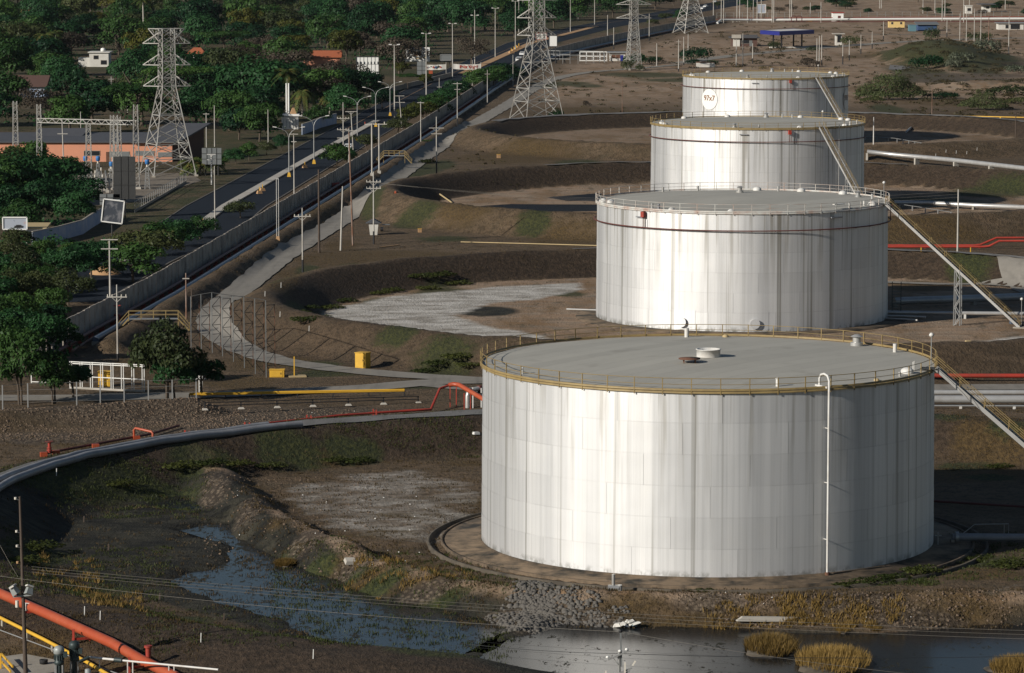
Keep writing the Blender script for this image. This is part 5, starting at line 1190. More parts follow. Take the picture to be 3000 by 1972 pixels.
# tall twin-head masts further along
def tall_mast(x, yb, yt, hw, label, mid=None):
    p = on(x, yb); h = HTp(p, yt) - p.z; hw *= MPP(p.y); root = thing('lamp_mast', label, 'lamp mast', p, 'tall twin-head lamp masts along the road')
    b = MB(); b.tube([p, p + Vector((0, 0, h))], .19, 8, r2=.12); b.build('mast', M_POLE, root)
    z = h if mid is None else HTp(p, mid) - p.z; b = MB(); b.bar(p + Vector((-hw, 0, z - .1)), p + Vector((hw, 0, z - .1)), .1); ar = b.build('crossbar', M_POLE, root)
    for s in (-1, 1):
        b = MB(); b.box(p + Vector((s * hw * .8, 0, z + .05)), (hw * .6, .45, .26), 0, 0, s * -.08); b.build('lamp_head', M_WHITE, ar)
for i, a in enumerate(((1156, 345, 131, 15), (1249, 278, 98, 13), (1326, 229, 69, 11), (1391, 188, 29, 11, 45), (1451, 167, 24, 10), (1510, 150, 3, 10))):
    tall_mast(*a[:4], 'tall twin-head lamp mast beside the road, %s' % ('nearest of six', 'second nearest of six', 'third nearest of six, by the banner', 'fourth of six, with lamps below its tip', 'fifth of six', 'farthest of six, by the lattice tower')[i], *a[4:])
for x, yb, h in ((1671, 95, 16), (1742, 72, 18), (1560, 110, 15), (1520, 95, 15), (1532, 88, 15), (1694, 60, 13)):
    p = on(x, yb); b = MB(); b.tube([p, p + Vector((0, 0, h))], .2, 6, r2=.13); b.build_thing('far_pole', M_POLE, 'bare pole rising out of the far trees near the distant road', 'pole', 'bare poles by the distant road')
# yellow concrete blocks on the median
blk = thing('median_block', 'yellow concrete block with a stub post on the median', 'block', on(594, 665, .28), 'yellow blocks on the median')
b = MB(); b.box((0, 0, .25), (1.1, .7, .6), .5, top=.7); b.build('block', M_SAND, blk, local=True); b = MB(); b.bar((0, 0, .3), (0, 0, 1.3), .14); b.build('stub', M_YELLOW, blk, local=True)
for x, y in ((760, 571), (769, 563), (567, 683), (983, 445), (893, 495)): copy_tree(blk, on(x, y, .28))
for x, y in ((1513, 147), (1506, 152), (1498, 157), (1520, 142)): copy_tree(blk, on(x, y, .2), 0, 'yellow barrier block on the far median by the white van', (2, 2, 1.4))

# ------------------------------------------------------------------ lattice towers
def lattice(b, lo, hi, w0, w1, n, bw, rz, mode='x', d0=None):
    """braced square shaft between heights; returns nothing"""
    cs, sn = math.cos(rz), math.sin(rz)
    def cor(k, z, w, c): x, y = ((-1, -1), (1, -1), (1, 1), (-1, 1))[k]; x *= w / 2; y *= w / 2; return Vector((c.x + x * cs - y * sn, c.y + x * sn + y * cs, z))
    for i in range(n):
        za = lo.z + (hi.z - lo.z) * i / n; zb = lo.z + (hi.z - lo.z) * (i + 1) / n; wa = w0 + (w1 - w0) * i / n; wb = w0 + (w1 - w0) * (i + 1) / n
        for k in range(4):
            j = (k + 1) % 4
            b.bar(cor(k, za, wa, lo), cor(j, zb, wb, lo), bw)
            if mode == 'x': b.bar(cor(j, za, wa, lo), cor(k, zb, wb, lo), bw)
            if i % 2 == 0 or mode == 'x1': b.bar(cor(k, zb, wb, lo), cor(j, zb, wb, lo), bw)
    return cor
def pylon(x, yb, h, wb, ww, hw_, arms, armw, label, rz=.35, bw=.14, nlow=5, nup=7, legbw=.2):
    p = on(x, yb); root = thing('lattice_tower', label, 'lattice tower', p)
    def V(z): return Vector((p.x, p.y, z))
    cs, sn = math.cos(rz), math.sin(rz)
    for k in range(4):
        b = MB()
        sx, sy = ((-1, -1), (1, -1), (1, 1), (-1, 1))[k]
        c = lambda w, z: Vector((p.x + (sx * cs - sy * sn) * w / 2, p.y + (sx * sn + sy * cs) * w / 2, z))
        b.bar(c(wb, 0), c(ww, hw_), legbw); b.bar(c(ww, hw_), c(ww * .92, h), legbw * .9); b.build('leg', M_TOWER, root)
        b = MB(); q = c(wb, .1); b.box(q, (.8, .8, .5)); b.build('footing', M_CONC, root)
    b = MB(); lattice(b, V(h * .12), V(hw_), wb + (ww - wb) * .12 * h / hw_, ww, nlow, bw, rz); b.build('lower_bracing', M_TOWER, root)
    b = MB()
    lattice(b, V(0.2), V(h * .12), wb, wb + (ww - wb) * .12 * h / hw_, 1, bw, rz); b.build('foot_bracing', M_TOWER, root)
    b = MB(); lattice(b, V(hw_), V(h), ww, ww * .92, nup, bw * .85, rz); b.build('upper_bracing', M_TOWER, root)
    for az, aw, up in arms:
        for s in (-1, 1):
            b = MB(); tip = V(az) + Vector((s * aw, 0, 0)); w = ww * .5
            for d in (-w, w):
                b.bar(Vector((p.x + s * w, p.y + d, az)), tip, bw); b.bar(Vector((p.x + s * w, p.y + d, az + up)), tip, bw)
            for f in (.33, .66):
                m = Vector((p.x + s * (w + (aw - w) * f), p.y, az)); b.bar(m, m + Vector((0, 0, up * (1 - f))), bw * .7); b.bar(m, Vector((p.x + s * (w + (aw - w) * (f - .33)), p.y, az + up * (1.33 - f))), bw * .7)
            ar = b.build('crossarm', M_TOWER, root)
    return root
p = on(492, 514); h = HTp(p, 84); z = lambda y: HTp(p, y)
pylon(492, 514, h, 9.4, 2.9, z(252), ((z(252), 5.0, 2.3), (z(190), 5.0, 2.3), (z(127), 5.0, 2.3), (z(84), 3.8, -2.6)), 5, 'tall lattice pylon in front of the pink building', .42, .15)
p = on(1572, 352); z = lambda y: HTp(p, y)
pylon(1572, 352, z(-120), 11.0, 3.3, z(105), ((z(103), 5.2, 2.4), (z(52), 5.2, 2.4), (z(0), 5.2, 2.4), (z(-60), 5.2, 2.4)), 5, 'large lattice pylon beside the service road, its top cut by the picture edge', .42, .17)
p = on(1856, 205); z = lambda y: HTp(p, y)
pylon(1856, 205, z(-60), 4.6, 2.4, z(60), ((z(53), 6.2, 1.6), (z(13), 6.2, 1.6), (z(-30), 5.5, 1.6)), 5, 'narrow lattice mast with shrubs at its foot, in the dry field', .3, .18, 8, 7)
p = on(2023, 97); z = lambda y: HTp(p, y)
pylon(2023, 97, z(-110), 12.0, 4.0, z(-10), ((z(-12), 8, 2.5), (z(-50), 8, 2.5)), 5, 'distant wide-footed lattice pylon at the far end of the wall', .42, .22)
# ------------------------------------------------------------------ substation
def sub_column(x, yb, yt, w, label):
    p = on(x, yb, .05); h = HTp(p, yt); root = thing('gantry_column', label, 'gantry', p, 'lattice columns of the substation gantry'); b = MB()
    for sx, sy in ((-1, -1), (1, -1), (1, 1), (-1, 1)): b.bar(p + Vector((sx * w / 2, sy * w / 2, 0)), p + Vector((sx * w * .3, sy * w * .3, h)), .12)
    b.build('legs', M_TOWER, root); b = MB(); lattice(b, Vector((p.x, p.y, 0)), Vector((p.x, p.y, h)), w, w * .6, 12, .07, 0, 'z'); b.build('lacing', M_TOWER, root)
    b = MB(); b.box(p + Vector((0, 0, .15)), (w * 1.5, w * 1.5, .5)); b.build('footing', M_CONCL, root); return p, h
for x, yb, yt, w, s in ((47, 500, 297, 1.3, 'leftmost, behind the dark trees'), (117, 545, 306, 1.2, 'second from left'), (261, 553, 362, 1.3, 'left of the blue drums'), (341, 556, 338, 1.3, 'hidden behind the dark board'), (400, 554, 307, 1.3, 'right of the dark board'), (330, 500, 338, 1.1, 'rear left'), (350, 500, 342, 1.1, 'rear right')):
    sub_column(x, yb, yt, w, 'lattice column of the substation gantry, ' + s)
p0 = on(112, 545); p1 = on(401, 554); zb = HTp(p1, 366); b = MB(); a = Vector((p0.x, p0.y, zb)); c = Vector((p1.x, p1.y, zb)); n = 26
for dy in (-.4, .4):
    for dz in (0, .85): b.bar(a + Vector((0, dy, dz)), c + Vector((0, dy, dz)), .1)
    for k in range(n):
        u = a.lerp(c, k / n); v = a.lerp(c, (k + 1) / n); b.bar(u + Vector((0, dy, 0 if k % 2 else .85)), v + Vector((0, dy, .85 if k % 2 else 0)), .07)
b.build_thing('gantry_beam', M_TOWER, 'long horizontal lattice beam spanning the substation', 'gantry')
for i, (x, yb, yd) in enumerate(((251, 553, 466), (288, 550, 466), (327, 552, 482), (432, 555, 476))):
    p = on(x, yb, .05); hd = HTp(p, yd); root = thing('drum_stand', 'blue drum on a lattice stand in the substation, %s' % ('first from left', 'second from left', 'third, half behind the dark board', 'rightmost')[i], 'transformer', p, 'blue drums of the substation'); b = MB()
    for sx, sy in ((-1, -1), (1, -1), (1, 1), (-1, 1)): b.bar(p + Vector((sx * .5, sy * .5, 0)), p + Vector((sx * .25, sy * .25, hd - .9)), .1)
    lattice(b, p + Vector((0, 0, .2)), Vector((p.x, p.y, hd - .9)), 1.0, .55, 5, .06, 0, 'x'); b.build('stand', M_GALV, root)
    b = MB(); b.cyl(Vector((p.x, p.y, hd - .9)), .2, .5, 8); b.build('bushing', M_CERAM, root)
    b = MB(); b.lathe(Vector((p.x, p.y, hd)), [(0, -.4), (.3, -.4), (.42, -.3), (.46, .35), (.44, .5), (.3, .58), (0, .6)], 14); b.build('drum', M_BARREL, root)
random.seed(11)
for k in range(16):
    x = 245 + (k % 8) * 11 + random.uniform(-3, 3); y = 556 + (k // 8) * 10 + random.uniform(-3, 3); p = on(x, y, .05); h = random.uniform(2.6, 4.0)
    root = thing('switch_stand', place_label('switchgear stand', x, y, ((251, 553, 'leftmost blue drum'), (288, 552, 'second blue drum'), (273, 562, 'left plinth'), (317, 565, 'right plinth'), (330, 560, 'dark board'))), 'switchgear', p, 'switchgear stands in the substation')
    b = MB(); b.bar(p, p + Vector((0, 0, h)), .16); b.bar(p + Vector((-.4, 0, h * .6)), p + Vector((.4, 0, h * .6)), .1); b.build('post', M_GALV, root)
    b = MB(); b.lathe(p + Vector((0, 0, h)), [(.1, 0), (.2, .1), (.1, .2), (.2, .3), (.1, .4), (.2, .5), (.06, .65)], 8); b.build('insulator', M_CERAM if k % 2 else M_GREYB, root)
for k, (x, y) in enumerate(((263, 549), (283, 550))):
    p = on(x, y + 3, .05); b = MB(); b.box(p + Vector((0, 0, .75)), (.8, .5, 1.5)); b.box(p + Vector((0, 0, 1.6)), (.9, .6, .1)); b.build_thing('control_cubicle', M_TIP, 'white control cubicle in the substation, %s one' % ('left', 'right')[k], 'cubicle')
for k, (x, y) in enumerate(((272, 560), (295, 563), (317, 565), (309, 559))):
    p = on(x, y, .05); b = MB(); b.box(p + Vector((0, 0, .25)), (.9, .6, .5), .1, top=.9); b.build_thing('plinth', M_CONCL, 'pale concrete plinth at the substation edge', 'plinth', 'substation plinths')
fn = thing('mesh_fence', 'low mesh fence with pale posts along the substation yard', 'fence', on(395, 625)); pa = on(395, 622); pb = on(545, 535); n = 26
for k in range(n + 1):
    q = pa.lerp(pb, k / n); b = MB(); b.bar(q, q + Vector((0, 0, 2.0)), .09); b.build('post', M_GALV, fn)
for hh in (.1, 1.0, 1.95):
    b = MB(); b.bar(pa + Vector((0, 0, hh)), pb + Vector((0, 0, hh)), .06); b.build('rail', M_GALV, fn)
b = MB(); b.box((pa + pb) / 2 + Vector((0, 0, .22)), ((pb - pa).length, .2, .45), math.atan2((pb - pa).y, (pb - pa).x)); b.build('footing_wall', M_CONC, fn)

# ------------------------------------------------------------------ buildings
def building(name, xl, xr, yb, h, depth, wall, roof, roofmat, label, rise=1.2, over=.4, wins=(), rz=0.0, cat='building', doors=(), extra_z=0.0):
    """upright block whose front face shows between xl and xr with its foot at yb"""
    pl = on((xl + xr) / 2, yb); w = (xr - xl) * MPP(pl.y); root = thing(name, label, cat, pl); g = pl.z
    Rm = Matrix.Rotation(rz, 3, 'Z'); F = lambda x, y, z: pl + Rm @ Vector((x, y, 0)) + Vector((0, 0, z))
    b = MB(); hw = w / 2
    b.add([F(x, y, z) for z in (-.3, h) for x, y in ((-hw, 0), (hw, 0), (hw, depth), (-hw, depth))], [(0, 1, 5, 4), (1, 2, 6, 5), (2, 3, 7, 6), (3, 0, 4, 7), (4, 5, 6, 7)]); wo_ = b.build('wall', wall, root)
    b = MB(); o = over
    if roof == 'flat': b.add([F(x, y, z) for z in (h, h + .3) for x, y in ((-hw - o, -o), (hw + o, -o), (hw + o, depth + o), (-hw - o, depth + o))], [(0, 3, 2, 1), (0, 1, 5, 4), (1, 2, 6, 5), (2, 3, 7, 6), (3, 0, 4, 7), (4, 5, 6, 7)])
    elif roof == 'gable_x':   # ridge along the front
        b.add([F(-hw - o, -o, h - .1), F(hw + o, -o, h - .1), F(hw + o, depth + o, h - .1), F(-hw - o, depth + o, h - .1), F(-hw - o, depth / 2, h + rise), F(hw + o, depth / 2, h + rise)], [(0, 1, 5, 4), (2, 3, 4, 5), (0, 4, 3), (1, 2, 5), (0, 3, 2, 1)])
    elif roof == 'hip':
        b.add([F(-hw - o, -o, h - .1), F(hw + o, -o, h - .1), F(hw + o, depth + o, h - .1), F(-hw - o, depth + o, h - .1), F(-hw * .45, depth / 2, h + rise), F(hw * .45, depth / 2, h + rise)], [(0, 1, 5, 4), (2, 3, 4, 5), (0, 4, 3), (1, 2, 5), (0, 3, 2, 1)])
    elif roof == 'shed':      # rises to the back
        b.add([F(-hw - o, -o, h - .05), F(hw + o, -o, h - .05), F(hw + o, depth + o, h + rise), F(-hw - o, depth + o, h + rise), F(-hw - o, -o, h + .2), F(hw + o, -o, h + .2), F(hw + o, depth + o, h + rise + .25), F(-hw - o, depth + o, h + rise + .25)], [(0, 3, 2, 1), (0, 1, 5, 4), (1, 2, 6, 5), (2, 3, 7, 6), (3, 0, 4, 7), (4, 5, 6, 7)])
    b.build('roof', roofmat, root)
    for (x, z, ww, wh, mt) in wins:
        c = F(x * hw, -.03, z); b = MB(); b.box(c, (ww + .2, .1, wh + .2), rz); fo = b.build('window', wall if mt is None else M_CONC, root)
        b = MB(); b.box(c - Rm @ Vector((0, .05, 0)), (ww, .06, wh), rz); b.build('pane', mt or M_GLASSD, fo)
    for (x, ww, wh, mt) in doors:
        c = F(x * hw, -.03, wh / 2); b = MB(); b.box(c, (ww, .1, wh), rz); b.build('door', mt, root)
    return root, F, hw
r_, F, hw = building('pink_building', -30, 505, 474, 4.3, 16, M_PINK, 'shed', M_ROOFG, 'long pink single-storey building with grey roof behind the substation', 1.0, .6,
    wins=((.12, 1.9, 3.4, .95, M_GLASSD), (.42, 1.7, 4.4, 1.0, M_GREYB), (.70, 1.9, 4.0, .9, M_GREYB), (.92, 1.6, 3.0, .9, M_GREYB), (-.6, 1.9, 3.2, .9, M_GLASSD)), doors=((.44, 4.0, 1.6, M_HOUSEW), (.3, 1.0, 2.2, M_RUST)))
# taller wing of the pink building with a sloping grey roof
p = F(hw - 7, 9, 0); b = MB(); z = 4.2
b.add([F(hw - 9, -1, z + .3), F(hw + 1.5, -1, z + .3), F(hw + 7.5, 14, z + 3.6), F(hw - 2, 14, z + 3.6), F(hw - 9, -1, z), F(hw + 1.5, -1, z), F(hw + 7.5, 14, z + 3.3), F(hw - 2, 14, z + 3.3)], [(0, 1, 2, 3), (7, 6, 5, 4), (0, 4, 5, 1), (1, 5, 6, 2), (2, 6, 7, 3), (3, 7, 4, 0)])
b.build('wing_roof', M_ROOFG, r_)
b = MB(); b.add([F(hw - .5, 1, 0), F(hw + 6, 13, 0), F(hw + 6, 13, 7.0), F(hw - .5, 1, z + .4)], [(0, 1, 2, 3)]); b.build('wing_wall', M_ROOFB, r_)
b = MB(); b.add([F(x, y, zz) for x, y, zz in ((-hw + 8, 8, 4.6), (-hw + 19, 8, 4.6), (-hw + 20.5, 15, 6.6), (-hw + 9, 15, 6.6), (-hw + 8, 8, 4.2), (-hw + 19, 8, 4.2), (-hw + 20.5, 15, 6.2), (-hw + 9, 15, 6.2))], [(0, 1, 2, 3), (7, 6, 5, 4), (0, 4, 5, 1), (1, 5, 6, 2), (2, 6, 7, 3), (3, 7, 4, 0)]); b.build('dormer_roof', M_ROOFG, r_)
building('tiled_house', 40, 130, 285, 3.2, 16, M_BLUEWALL, 'gable_x', M_ROOFB, 'low house with brown tiled roof and pale blue front in the grove', 3.0, .8)
r_, F, hw = building('white_villa', 262, 318, 196, 5.0, 9, M_HOUSEW, 'flat', M_HOUSEW, 'white stepped villa with a round rooftop water tank in the trees', 0, .5, wins=((.5, 1.6, 2.0, 1.4, M_GLASSD), (-.3, 3.4, 1.6, 1.2, M_GLASSD)))
b = MB(); b.lathe(F(.35 * hw, 3, 5.3), [(0, 0), (.8, 0), (.9, .6), (.7, 1.2), (0, 1.35)], 12); b.build('water_tank', M_TIP, r_)
b = MB(); b.add([F(x, y, z) for z in (-.2, 3.2) for x, y in ((-hw - 4, .5), (-hw, .5), (-hw, 6), (-hw - 4, 6))], [(0, 1, 5, 4), (1, 2, 6, 5), (2, 3, 7, 6), (3, 0, 4, 7), (4, 5, 6, 7)]); b.build('side_wing', M_HOUSEW, r_)
building('orange_roof_house', 552, 598, 184, 3.4, 9, M_HOUSEW, 'hip', M_ROOFR, 'small house with orange hipped roof right of the tall pylon', 2.0, .8, wins=((.2, 1.8, 1.6, 1.0, M_GLASSD),))
building('orange_roof_house', 890, 994, 194, 3.2, 11, M_PINK, 'gable_x', M_ROOFR, 'wide house with long orange gable roof behind the road trees', 2.2, .8)
building('red_roof_house', 40, 82, 55, 3.0, 10, M_HOUSEW, 'gable_x', M_ROOFR, 'far house with red roof in the top left corner', 2.0, .8)
building('green_roof_house', 1046, 1072, 95, 3.6, 9, M_HOUSEW, 'gable_x', M_GREENROOF, 'white far house with grey-green roof above the grove', 2.6, .8)
building('yellow_house', -20, 6, 38, 8, 8, M_HOUSEY, 'flat', M_HOUSEW, 'yellow block at the extreme top left edge', 0, .3)
building('flat_roof_shed', -20, 55, 128, 3.2, 8, M_HOUSEW, 'flat', M_GREYB, 'white flat-roofed shed at the left edge in the trees', 0, .5)
building('parking_shed', 200, 395, 305, 2.4, 4, M_GREYB, 'flat', M_GRAVELY, 'long low carport wall behind the substation', 0, .3, doors=((-.85, .9, 2.2, M_GLASSD),))
building('orange_kiosk', 358, 384, 272, 2.6, 5, M_PINK, 'flat', M_HOUSEW, 'small orange kiosk under the trees behind the carport', 0, .3)
building('roadside_hut', 54, 132, 712, 2.4, 5, M_HOUSEW, 'shed', M_TAN, 'white hut with flat tan roof and a row of vent holes at the left edge', .35, .35, wins=((-.2, 1.75, 2.0, .25, M_GLASSD), (.2, .9, .9, .8, M_GLASSD)))
def low_wall(px, h, mat, label, th=.2, seg=None):
    pts = [on(x, y) for x, y in px]; root = thing('roadside_wall', label, 'wall', pts[0])
    for a, c in zip(pts[:-1], pts[1:]):
        m = (a + c) / 2; b = MB(); b.box(m + Vector((0, 0, h / 2 - .1)), ((c - a).length + th, th, h + .2), math.atan2((c - a).y, (c - a).x)); b.build('wall_section', mat, root)
        b = MB(); b.box(m + Vector((0, 0, h + .06)), ((c - a).length + th, th + .14, .1), math.atan2((c - a).y, (c - a).x)); b.build('coping', M_CONC, root)
low_wall([(95, 722), (170, 706), (242, 686), (268, 668), (300, 648)], 2.4, M_BLUEWALL, 'blue and white painted wall beside the road at left')
low_wall([(885, 395), (905, 388), (940, 374), (985, 362)], 2.6, M_BLUEWALL, 'blue-white garden wall under the trees left of the lamps')
low_wall([(1125, 290), (1150, 268), (1240, 246), (1320, 226)], 1.4, M_CONC, 'low grey wall between trees and road near the big white board')
# roadside shop with white pillars
r_ = thing('gate_monument', 'white gate structure with twin pillars among the palms', 'gate', on(850, 378)); p = on(850, 378)
for dx in (-1.0, -.4):
    b = MB(); b.tube([p + Vector((dx, 2, 0)), Vector((p.x + dx, p.y + 2, HTp(p, 245)))], .19, 8); b.build('pillar', M_TIP, r_)
b = MB(); b.box(p + Vector((0, 0, 1.6)), (4.2, 2.4, 3.2)); b.build('plinth', M_HOUSEW, r_); b = MB(); b.box(p + Vector((0, -.3, 3.6)), (4.8, 2.8, .5)); b.build('slab', M_TIP, r_); b = MB(); b.box(p + Vector((.8, .3, 4.6)), (1.6, 1.4, 1.6), .2, top=.3); b.build('canopy_cone', M_SAND, r_)
for k in range(5):
    b = MB(); b.box(p + Vector((-1.6 + k * .8, -1.25, 1.4)), (.18, .08, 2.2)); b.build('grille_bar', M_GALV, r_)

# ------------------------------------------------------------------ billboards and banners
def board(name, x0, x1, y0, y1, yb, mat, label, frame=M_WHITE, posts=1, depth=.35, rz=0.0, tilt=0.0, panels=0, backmat=None, art=None, postmat=None):
    """board whose face shows between x0..x1 and y0..y1, its post standing at yb"""
    p = on((x0 + x1) / 2, yb); m = MPP(p.y); w = (x1 - x0) * m; zt = HTp(p, y0); zb = HTp(p, y1); h = zt - zb; root = thing(name, label, 'billboard', p)
    c = Vector((p.x, p.y, (zt + zb) / 2)); Rm = Matrix.Rotation(rz, 3, 'Z') @ Matrix.Rotation(tilt, 3, 'Y')
    F = lambda u, v, d: c + Rm @ Vector((u * w / 2, d, v * h / 2))
    b = MB(); b.add([F(u, v, d) for d in (0, depth) for u, v in ((-1, -1), (1, -1), (1, 1), (-1, 1))], [(0, 1, 2, 3), (7, 6, 5, 4), (0, 4, 5, 1), (1, 5, 6, 2), (2, 6, 7, 3), (3, 7, 4, 0)]); b.build('face', mat, root)
    t = max(.12, .02 * w)
    if frame:
        for (a, d) in (((-1, -1), (1, -1)), ((1, -1), (1, 1)), ((1, 1), (-1, 1)), ((-1, 1), (-1, -1))):
            b = MB(); b.bar(F(*a, -.05), F(*d, -.05), t * 1.6); b.build('frame_bar', frame, root)
    for k in range(posts):
        f = 0 if posts == 1 else (k / (posts - 1) - .5) * 1.3; q = F(f, -1, depth); b = MB(); b.tube([Vector((q.x, q.y + .2, -.1)), Vector((q.x, q.y + .2, zt - .3 * h))], max(.13, .035 * w), 8); b.build('post', postmat or M_DARKMETAL, root)
    for k in range(1, panels):
        b = MB(); f = 2 * k / panels - 1; b.bar(F(f, -1, -.04), F(f, 1, -.04), .08); b.build('panel_joint', M_DARKMETAL, root)
    if panels:
        for v in (-.33, .33): b = MB(); b.bar(F(-1, v, -.04), F(1, v, -.04), .08); b.build('stringer', M_DARKMETAL, root)
    return root, F, w, h
def scrawl_mat(name, basecol, ink, scale, lo, hi):
    t = NT(name); tc = t.n('ShaderNodeTexCoord'); n = t.noise(tc.outputs['Object'], scale, 3, .6); n2 = t.noise(tc.outputs['Object'], scale * .4, 2)
    c = t.mix(t.ramp(n, [(lo, 0.0), (hi, 1.0)]), basecol, ink); c = t.mix(t.ramp(n2, [(.58, 0.0), (.64, .7)]), c, tuple(.5 * (a + b) for a, b in zip(basecol, (.5, .2, .1)))); t.bsdf(c, .5); return t.m
M_AD1 = scrawl_mat('faded_poster', (0.045, 0.052, 0.065), (0.16, 0.16, 0.17), .6, .5, .62); M_AD2 = scrawl_mat('blue_grey_poster', (0.34, 0.37, 0.42), (0.16, 0.18, 0.22), .9, .6, .66)
board('dark_board', 334, 398, 459, 583, 640, M_DARKMETAL, 'tall dark billboard back on a thick pole in front of the substation', None, 1, .3, panels=3, postmat=M_BLACK)
board('grey_board', 592, 649, 434, 482, 515, M_GREYB, 'grey panelled board back behind the bright white pole', None, 2, .3, panels=4)
board('small_board_back', 293, 352, 569, 600, 640, M_GREYB, 'grey board back half hidden behind the tilted poster', None, 2, .25, panels=3)
board('tilted_poster', 301, 362, 586, 652, 700, M_AD1, 'tilted dark faded poster in a white frame beside the road', M_TIP, 1, .3, tilt=.12)
r_, F, w, h = board('left_poster', 9, 80, 637, 672, 715, M_AD2, 'pale blue poster board with dark car shape at the left edge', M_TIP, 2, .3)
b = MB(); b.box(F(.3, -.55, -.08), (w * .34, .05, h * .16)); b.box(F(.3, -.38, -.08), (w * .2, .05, h * .14)); b.build('printed_shape', M_DARKMETAL, r_)
r_, F, w, h = board('white_board', 1044, 1110, 166, 232, 262, M_TIP, 'blank white panelled billboard with black lamps above the road trees', M_DARKMETAL, 2, .5, panels=6)
for k in range(7): b = MB(); b.box(F(-.9 + .3 * k, .45, -.12), (.14, .2, .8)); b.build('board_lamp', M_BLACK, r_)
r_, F, w, h = board('picture_board', 1188, 1259, 139, 180, 224, M_TIP, 'white billboard with a sketchy brown and black drawing', None, 1, .4)
b = MB()
for k in range(26):
    u = -.75 + 1.5 * (k % 13) / 13; v = .75 - .45 * (k // 13) - .1 * math.sin(k * 2.1); b.bar(F(u, v, -.05), F(u + .07 + .05 * math.sin(k * 3.3), v - .22 - .15 * math.cos(k * 1.7), -.05), .18, .1)
b.build('drawn_lines', M_DARKMETAL, r_); b = MB()
for k in range(14): u = -.25 + .55 * (k % 7) / 7; v = .2 - .3 * (k // 7); b.box(F(u, v, -.06), (.45 + .2 * math.sin(k), .05, .5 + .25 * math.cos(k * 2)), 0, 0, k)
b.build('drawn_figures', M_SAND, r_)
b = MB(); b.box(F(.72, 0, -.06), (.7, .05, h * .55), 0, 0, .2); b.box(F(.1, -.55, -.06), (w * .25, .05, .35)); b.build('drawn_panel', M_TAN, r_)
board('lower_board', 1222, 1250, 181, 219, 232, M_GREYB, 'grey board standing under the drawing billboard', None, 2, .3, panels=2)
board('bus_shelter_board', 1290, 1322, 160, 177, 200, M_GREYB, 'small grey shelter roof board near the banner', M_GALV, 2, 1.5)
def banner(x0, x1, y0, y1, yb, label, txt, m0, m1):
    p = on((x0 + x1) / 2, yb); w = (x1 - x0) * MPP(p.y); zt, zb = HTp(p, y0), HTp(p, y1); root = thing('street_banner', label, 'banner', p); b = MB(); vs = []; n = 16
    for k in range(n + 1):
        u = k / n - .5; sag = .25 * (4 * u * u - 1)
        for z in (zb, zt): vs.append((p.x + u * w, p.y + .12 * math.sin(k * 1.3), z + sag))
    b.add(vs, [(2 * k, 2 * k + 2, 2 * k + 3, 2 * k + 1) for k in range(n)], True); b.add([(x, y + .04, z) for x, y, z in vs], [(2 * k + 1, 2 * k + 3, 2 * k + 2, 2 * k) for k in range(n)], True); fa = b.build('cloth', M_HOUSEW, root)
    for s in (-.5, .5): b = MB(); b.tube([p + Vector((s * w, .1, 0)), Vector((p.x + s * w, p.y + .1, zt + .6))], .1, 6); b.build('post', M_POLE, root)
    if txt:
        cu = bpy.data.curves.new('t', 'FONT'); cu.body = txt; cu.size = (zt - zb) * .82; cu.align_x = 'CENTER'; cu.align_y = 'CENTER'; cu.offset = .045; to = bpy.data.objects.new('tmp', cu); C.objects.link(to); dg = bpy.context.evaluated_depsgraph_get(); dg.update()
        me = bpy.data.meshes.new_from_object(to.evaluated_get(dg)); bpy.data.objects.remove(to)
        for v in me.vertices: v.co = Vector((v.co.x + .06 * w, -.2, (zt + zb) / 2 - p.z - .18 + v.co.y))
        me.materials.clear(); me.materials.append(M_RED); lo = bpy.data.objects.new('lettering', me); C.objects.link(lo); lo.parent = fa
    else:
        for k in range(9): b = MB(); b.box(Vector((p.x + w * (-.38 + .085 * k), p.y - .2, (zt + zb) / 2 - .1 + .15 * math.sin(k * 2))), (w * .06, .03, (zt - zb) * (.3 + .2 * math.cos(k))), 0, 0, .1 * k); b.build('printed_mark', (M_BLUEB, M_DARKMETAL, M_RED)[k % 3], fa)
banner(1327, 1409, 187, 202, 214, 'white banner reading Feliz Viaje in red across the road', 'Feliz Viaje!', 0, 0); banner(1226, 1307, 188, 203, 216, 'white banner with blue and red print left of the red-lettered one', None, 0, 0)
p = on(1262, 216); b = MB(); b.box(p + Vector((0, 0, .5)), (1.3, .8, 1.0)); b.box(p + Vector((0, 0, 1.05)), (1.5, 1.0, .1)); b.build_thing('orange_stall', M_ORANGE, 'small orange stall below the banners', 'stall')
p = on(1223, 66 + 14); b = MB(); b.lathe(Vector((p.x, p.y, HTp(p, 72))), [(0, 0), (.7, .2), (1.0, .9), (.8, 1.7), (0, 2.0)], 14); b.tube([p, Vector((p.x, p.y, HTp(p, 72)))], .25, 6); b.build_thing('white_globe', M_TIP, 'white globe tank rising above the grove', 'tank')
board('far_white_board', 1608, 1632, 104, 136, 187, M_TIP, 'white square board beside the fenced compound', M_DARKMETAL, 2, .4)
board('far_red_board', 1570, 1602, 97, 116, 128, M_HOUSEW, 'white and red board left of the large pylon', M_RED, 2, .4)
board('far_blue_board', 2218, 2243, 13, 38, 64, M_AD2, 'pale blue board among the poles beyond the white pipeline', M_TIP, 2, .5)
board('far_grey_board', 1546, 1565, 62, 78, 92, M_GREYB, 'grey board beside the distant road', None, 2, .4)

